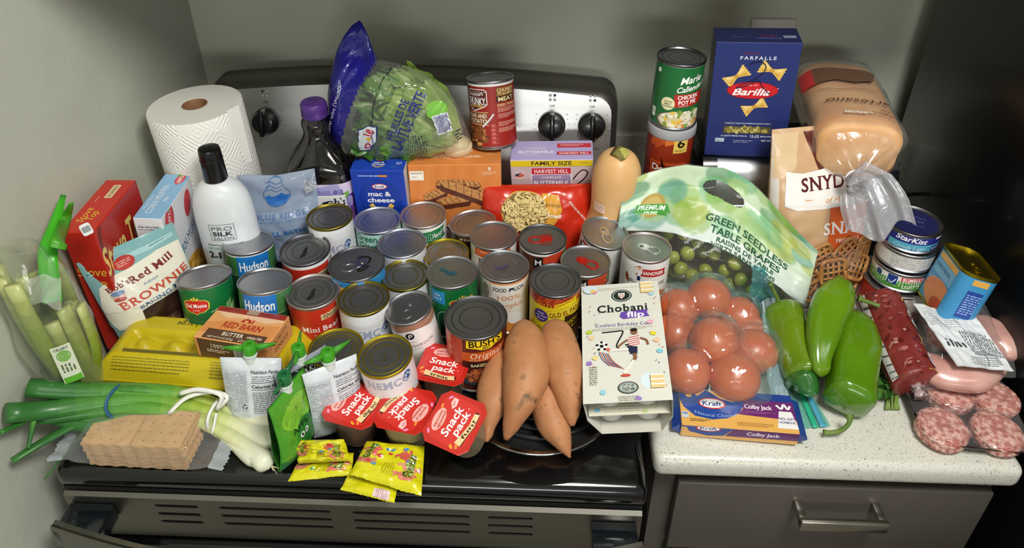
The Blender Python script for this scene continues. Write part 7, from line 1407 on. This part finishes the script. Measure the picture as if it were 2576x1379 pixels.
# ------------------------------------------------------------------ sausage patties on a black tray
tc = Vector((.815, .158, .0005)); tp = thing('patty_tray', 'black foam tray under clear film at the counter edge below the meat pack', 'tray', tc, (0, 0, -5))
TB = M('black_foam_tray', '#0d0d0f', .3, 0, .2); loft('tray', [rr(.118, .165, .02, 0), rr(.135, .182, .022, .014), rr(.139, .186, .024, .0165), rr(.139, .186, .024, .018), rr(.133, .18, .022, .0165), rr(.117, .164, .02, .003), rr(.11, .157, .018, .0025)], TB, tp, True)
PM = M('sausage_patty', '#b0675c', .5, c2='#deb0a4', noise_=(120, .44, .6), bump=(170, .8, .004), coat=.3, sss=.1); p0 = None
mtp = Matrix.Translation(tc) @ Matrix.Rotation(R_(-5), 4, 'Z'); 
for px, w in (((2370, 1076, .018), 'raw pink sausage patty at the near left of the black tray'), ((2508, 1086, .018), 'raw pink sausage patty at the near right of the black tray'), ((2500, 1000, .018), 'raw pink sausage patty behind, partly under the black label'), ((2388, 985, .018), 'raw pink sausage patty mostly hidden under the meat pack')):
    if p0 is None:
        bm = bmesh.new(); bmesh.ops.create_icosphere(bm, subdivisions=5, radius=1)
        for v in bm.verts:
            d = v.co.normalized(); z = math.copysign(abs(d.z) ** .45, d.z); q = math.hypot(d.x, d.y); s = (q ** .3) / max(q, 1e-6); k = 1 + .04 * noise.noise(d * 7) + .05 * noise.noise(d * 17); v.co = Vector((d.x * s * .0318 * k, d.y * s * .0318 * k, z * .0102 * (1 + .10 * noise.noise(d * 9) + .14 * noise.noise(Vector((d.x, d.y, 0)) * 16 + Vector((3, 1, 2))))))
        o = frombm('sausage_patty', bm, PM); p0 = o
    else: o = p0.copy(); COL.objects.link(o)
    p = at(*px); o.location = (p.x, p.y, .0138); o.rotation_euler = (0, 0, px[0]); tag(o, w, 'patty', 'sausage patties in the black tray')
def tfilm(a, b):
    x, y = (a - .5) * .137, (b - .5) * .184; w = mtp @ Vector((x, y, 0)); h = 0
    for ch_ in [o for o in COL.objects if o.name.startswith('sausage_patty')]: d = math.hypot(w.x - ch_.location.x, w.y - ch_.location.y) / .036; h = max(h, .0075 * max(0, 1 - d ** 6) if d < 1 else 0)
    return (x, y, .0188 + h + .0006 * noise.noise(Vector((x * 90, y * 90, 1))))
V, F = grid_vf(tfilm, 44, 56); raw('stretch_film', V, F, film('stretch_film', '#ffffff', .015, .08, '#ffffff', (30, .4), .2), tp, True)
A = Art(); A.rect(0, 0, 92, 26, '#17171b'); A.rect(-36, 0, 20, 26, '#d98a3a'); A.text('F', 16, 3, 14, '#f0f0ee', 9, 1, 0, 0, 90); A.text('P', 34, 3, 14, '#f0f0ee', 9, 1, 0, 0, 90); A.bits(14, -4, 18, 7, 30, 4, ['#5a5a60', '#8a8a90', '#3a3a40'], 3); A.build('tray_label', plane((.008, .028, .0236), (1, .05, .0), (0, 1, 0)), tp, PLAST)
# ------------------------------------------------------------------ vacuum pack of pork slices with a paper label
mp = thing('meat_pack', 'clear vacuum pack of pale pink meat slabs under a crumpled white label', 'package', at(2430, 880, .045)); og = mp.location.copy()
PKM = M('raw_pork', '#c08a82', .3, c2='#d3a79c', noise_=(22,), coat=.4, sss=.1, bump=(40, .2, .003))
def slab(label, px, w, h, seed, tk=.02):
    P = [at(*p) for p in px]; c = sum(P, Vector()) / len(P); pts = spline([p - c for p in P], 22)
    R = [w * min(1, math.sin(PI * min(1, (k + .6) / 22 * 1.0)) ** .45 + .05) for k in range(22)]
    o = tube('pork_slab', pts, R, PKM, None, 22, True, tk / w, lambda q, a: 1 + .14 * noise.noise(Vector((math.cos(a) * 1.4 + seed, math.sin(a), q * 4))), (0, 0, 1)); o.location = c
    tag(o, label, 'meat', 'meat slabs in the vacuum pack'); return o
slab('pale pink meat slab along the near side of the clear pack', [(2310, 900, .045), (2370, 935, .045), (2440, 940, .045), (2520, 915, .045)], .03, .02, 1, .018)
slab('pale pink meat slab at the far right of the clear pack', [(2450, 800, .055), (2490, 830, .055), (2525, 870, .052), (2545, 905, .048)], .024, .02, 2, .016)
slab('pinkish meat slab under the white label', [(2330, 840, .047), (2400, 850, .05), (2460, 870, .05)], .034, .02, 3, .017)
def mfilm(a, b):
    A0, B0, C0, D0 = at(2316, 985, .028), at(2572, 945, .03), at(2450, 740, .05), at(2270, 752, .045); p = A0 * (1 - a) * (1 - b) + B0 * a * (1 - b) + C0 * a * b + D0 * (1 - a) * b
    e = max(0, min(1, min(a, 1 - a) * 5)) ** .6 * max(0, min(1, min(b, 1 - b) * 5)) ** .6; return p - og + Vector((0, 0, .036 * e + .004 * noise.noise(Vector((a * 7, b * 7, 1))) * (1 - .5 * e)))
MF = film('vacuum_film', '#f6f2f0', .05, .1, '#d9d6d6', (40, .55), .35); V, F = grid_vf(mfilm, 40, 40); raw('pack_film', V, F, MF, mp, True)
A = Art(); A.rect(0, 50, 96, 98, '#d7dadc'); A.lines(-20, 78, 50, 30, 9, '#8f9498', 0, .3); A.stroke([(10, 60), (4, 78), (-4, 92)], .7, '#5a5f64'); A.lines(22, 40, 40, 50, 14, '#5a5f64', 90, .4); A.lines(-24, 36, 10, 34, 5, '#3a3f44', 90, .5); A.lines(10, 10, 50, 14, 5, '#7f8488', 0, .35); A.stroke([(10, 4), (14, 14), (12, 24)], .8, '#4a4f54')
L0, L1, L2, L3 = at(2408, 921, .078), at(2551, 934, .072), at(2450, 789, .09), at(2297, 764, .086)
lab, lf = patch('paper_label', mp, [L0 - og + og, L1, L2, L3], PAPER, 24, 24, .0035, og, 5, None, '#d9dcde')
A.build('label_print', lambda u, v: ((lambda p: (p[0], p[1] if p[1].z > 0 else -p[1]))(bagnorm(lambda x, y: lf(x / 98 + .5, y / 100), u, v))), lab, PAPER, seg=3, off=.0005, eps=.0002, clip=(-48.5, 48.5, .5, 99.5))
# ------------------------------------------------------------------ lettuce bag on top of the back boxes
YL = .485
def lp(px, py, dy=0): return aty(px, py, YL + dy)
lh = thing('lettuce', 'pale green leaf lettuce head lying on its side in the printed bag', 'lettuce', lp(1010, 290)); lo = lh.location.copy()
LEAF = printed('lettuce_leaf', .4, .1, (60, .3, .003)); b_ = LEAF.node_tree.nodes['Principled BSDF']; b_.inputs['Subsurface Weight'].default_value = .15; b_.inputs['Subsurface Radius'].default_value = (.004, .004, .002)
S0 = lp(1165, 362, .02); rnd = random.Random(21)
def leaf(tip, width, bow, seed, nrm, frill=.012, c0='#d9d6a8', c1='#8fb04a', c2='#4f7f2a'):
    ax = tip - S0; L = ax.length; ax.normalize(); nrm = (nrm - ax * nrm.dot(ax)).normalized(); sd = ax.cross(nrm).normalized(); V, cl, F = [], [], []; nu, nv = 25, 30
    for j in range(nv):
        t = j / (nv - 1); w = width * (.16 + .84 * min(1, (t / .75)) ** 1.1) * (1 - .35 * max(0, t - .8) / .2)
        for i in range(nu):
            s = i / (nu - 1) * 2 - 1; fr = frill * t * t * (abs(s) ** 1.5 + max(0, t - .7) * 2.4); ph = t * 22 + abs(s) * 6 + seed * 3
            V.append(S0 - lo + ax * (L * t * (1 - .06 * s * s) + fr * .5 * math.sin(ph * 1.3 + i)) + sd * (w * s + fr * .3 * math.cos(ph)) + nrm * (bow * math.sin(t * PI * .9) - .35 * w * s * s + fr * math.sin(ph + s * 9) + fr * .6 * math.sin(i * 2.1 + j * 1.7) + .004 * noise.noise(Vector((s * 3, t * 5, seed))) + (.004 * math.exp(-(s / .1) ** 2) * (1 - t))))
    for j in range(nv - 1):
        for i in range(nu - 1):
            F.append((j * nu + i, j * nu + i + 1, (j + 1) * nu + i + 1, (j + 1) * nu + i)); t = j / (nv - 1); s = abs((i + .5) / (nu - 1) * 2 - 1)
            k = min(1, t * 1.2 + s * .35 * t * 2); rib = math.exp(-(s / .13) ** 2) * (1 - t * .7); vein = .12 * noise.noise(Vector((s * 9, t * 12, seed)))
            a, b, c = [np.array(lin(q)) for q in (c0, c1, c2)]; col = (a * (1 - k * 2) + b * k * 2) if k < .5 else (b * (2 - k * 2) + c * (k * 2 - 1)); cl.append((col * (1 - rib * .7) + a * rib * .7) * (1 + vein))
    raw('leaf', V, F, LEAF, lh, True, cols=cl)
for k, (tx, ty, w, bow, dy, fr, cc) in enumerate(((905, 215, .05, .03, .03, .012, 1), (885, 300, .06, .02, .03, .014, 2), (900, 345, .05, .01, .02, .014, 2), (985, 175, .045, .035, .02, .008, 0), (1060, 200, .03, .03, .01, .004, 0), (930, 190, .05, .035, .0, .01, 1), (890, 255, .055, .03, -.005, .015, 2), (885, 330, .055, .022, -.012, .016, 2), (905, 350, .045, .02, -.02, .015, 2), (960, 230, .05, .038, -.02, .008, 0), (925, 300, .055, .04, -.03, .014, 1), (950, 345, .045, .03, -.03, .012, 1), (1010, 210, .036, .04, -.012, .005, 0), (1020, 280, .04, .046, -.03, .006, 0))):
    leaf(lp(tx + 6, ty, dy * .6), w * .84, bow * .62, k, Vector((.1, -.75, .6 - (ty - 200) / 260)), fr, '#d6d3a4', ['#a8b866', '#8aa54a', '#73923c'][cc], ['#7c9a3c', '#547f30', '#3c6a26'][cc])
ST = blob('stem_butt', .026, .022, .02, M('lettuce_butt', '#d3b48c', .5, c2='#e0cda6', noise_=(40,)), lh, 3, .12, 3, 2); ST.location = lp(1150, 368, .015) - lo
lb_ = thing('lettuce_bag', 'clear lettuce bag with deep blue printed end sticking up, lying on the back boxes', 'bag', lo)
XS = [824, 832, 845, 865, 885, 905, 922, 936, 950, 975, 1000, 1040, 1080, 1120, 1150, 1172, 1184]; TOP = [235, 185, 130, 90, 64, 50, 78, 112, 148, 154, 158, 170, 190, 222, 262, 310, 345]; BOT = [300, 340, 372, 392, 402, 406, 408, 409, 410, 410, 408, 404, 400, 396, 391, 384, 372]
def lsurf(u, v, side=-1, k=1.0):
    px = 824 + 360 * u; t_, b = np.interp(px, XS, TOP), np.interp(px, XS, BOT); py = b + (t_ - b) * v; tail = max(0, min(1, (230 - py) / 110)) * max(0, min(1, (965 - px) / 50)); e = (max(0, 1 - abs(2 * u - 1) ** 3) * max(0, 1 - abs(2 * v - 1) ** 3)) ** .5
    w = .006 * noise.noise(Vector((px * .022, py * .016, 3 + side))) + .004 * abs(noise.noise(Vector((px * .05 + py * .03, py * .02, side))))
    return lp(px, py, side * (.066 * e * (1 - .8 * tail) * k + w * (1 + .6 * tail)) + .02) - lo, px, py
def lmesh(name, mat, keep, col=None, k=1.0, nu=64, nv=56):
    V, F, info = [], [], []
    for side in (-1, 1):
        n0 = len(V)
        for j in range(nv):
            for i in range(nu): p, x, y = lsurf(i / (nu - 1), j / (nv - 1), side, k); V.append(p); info.append((x, y))
        for j in range(nv - 1):
            for i in range(nu - 1):
                q = (n0 + j * nu + i, n0 + j * nu + i + 1, n0 + (j + 1) * nu + i + 1, n0 + (j + 1) * nu + i); x = sum(info[z][0] for z in q) / 4; y = sum(info[z][1] for z in q) / 4
                if keep(x, y): F.append(q if side < 0 else q[::-1])
    return raw(name, V, F, mat, lb_, True, cols=[lin(col)] * len(F) if col else None)
bl = lambda x, y: x < np.interp(y, [50, 150, 215, 300, 400], [962, 950, 905, 872, 846])
lmesh('bag_film', film('lettuce_film', '#fbfdf8', .05, .08, '#f2f4ee', (34, .6), .25), lambda x, y: not bl(x, y)); lmesh('blue_printed_end', M('blue_bag_film', '#1f1d86', .22, 0, .5, bump=(34, .5, .004)), bl, None, 1.01)
def l_s(u, v):
    f = lambda px, py: lsurf((px - 824) / 360, (np.interp(px, XS, BOT) - py) / (np.interp(px, XS, BOT) - np.interp(px, XS, TOP)), -1)[0]
    a, b, c = f(u, -v), f(u + 1, -v), f(u, -v - 1); n = (b - a).cross(c - a); n.normalize(); return a, n
A = Art(); B = '#2a2f80'
A.text('FEUILLES DE', 1000, -300, 20, B, 108, 1, 0, 0, 68); A.text('LAITUE VERTE', 1028, -302, 26, B, 156, 1, 0, 0, 66); A.text('Emballé au champ', 975, -258, 10, '#26304a', 86, 0, .2, 0, 66); A.stroke([(982, -172), (958, -215), (942, -260), (936, -310)], 1.6, '#182030', 20); A.stroke([(1060, -270), (1050, -290), (1036, -300), (1040, -318), (1030, -330), (1024, -352)], 1.6, '#2a3a60', 20)
A.ell(1096, -275, 26, 24, '#7fc24a', 0, 20, None, .25, 4); A.bars(1112, -308, 32, 42, '#1f2a6a', 18, 4, '#dfe3ee'); A.lines(1050, -374, 74, 52, 9, '#2a3050', 88, .3); A.lines(1150, -335, 20, 26, 4, '#2a3050', 30, .4)
A.poly([(905, -322), (932, -312), (951, -314), (949, -352), (936, -374), (904, -374)], '#2a3a6a'); A.poly([(907, -324), (932, -315), (948, -317), (946, -351), (934, -371), (907, -371)], '#e3eaf0'); A.text('Dole', 927, -344, 17, '#c8283a', 46, 1, 0, 1, 84); A.ell(928, -344, 4.2, 4.2, '#f0c030'); A.stroke([(939, -324), (940, -362)], 1.4, '#2a4a9a')
A.text("Laver avant l'utilisation", 847, -268, 8, '#d9dcf0', 128, 0, 0, 0, 78)
A.build('bag_print', l_s, lb_, PLAST, seg=2.6, off=.0015, eps=.0003)
# ------------------------------------------------------------------ bath kit bag
bb = aty(712, 600, .408); bt = thing('bath_kit_bag', 'hazy bluish plastic bath kit bag with blue print between shampoo and juice', 'bag', (bb.x - .004, .408, .0115), (-3, 0, 2)); fbk = bagsurf(.125, .175, .014, lambda x, z: (x + .012 * (z / .175), .004 * math.sin(z * 60), z + .012 * max(0, x / .06) * (z / .175)), .004, 30, 14, .5)
pouch('bag_film', bt, .125, .175, fbk, film('bath_film', '#dfeaf6', .5, .16, '#c3d2e8', (34, .6), .25), 34, 40)
frombm('folded_towel', box_bm(-.045, .045, -.007, .007, .006, .10, .006, 3), M('blue_white_towel', '#b9cfe8', .9, bump=(200, .4, .002)), bt)
A = Art(); Bl = '#3f6fae'; A.stroke([(-11, 160), (-9, 170), (0, 174), (9, 170), (11, 160), (20, 148), (21, 136), (12, 124), (0, 121), (-12, 124), (-21, 136), (-20, 148), (-11, 160)], 1, Bl, 60); A.poly([(-20, 138), (-12, 142), (-8, 139), (2, 143), (8, 146), (14, 141), (21, 140), (14, 126), (0, 122), (-14, 126)], '#2f6fc0')
for k in range(3): A.stroke([(-16, 150 + k * 7), (-8, 153 + k * 7), (0, 149 + k * 7), (10, 153 + k * 6)], .9, Bl, 14)
A.text('BLUE RIDGE', 4, 104, 9.5, '#5f7fb4', 84, 0, 0, 1, 4); A.text('MOUNTAIN RENTALS', 6, 95, 4.6, '#7f9cc8', 78, 0, 0, 0, 4); A.text('FULL BATH', 8, 74, 8, '#3f7fc8', 70, 1, 0, 0, 6)
A.build('bag_print', lambda u, v: bagnorm(fbk, u, v), bt, PLAST, seg=4, off=.001, eps=.0001)
patch('twisted_corner', bt, [aty(760, 462, .40), aty(762, 500, .395), aty(792, 484, .385), aty(790, 470, .385)], film('bath_corner', '#ffffff', .6, .2, '#d3d3d8', (50, .6), .3), 12, 10, .004, bt.location, 6)
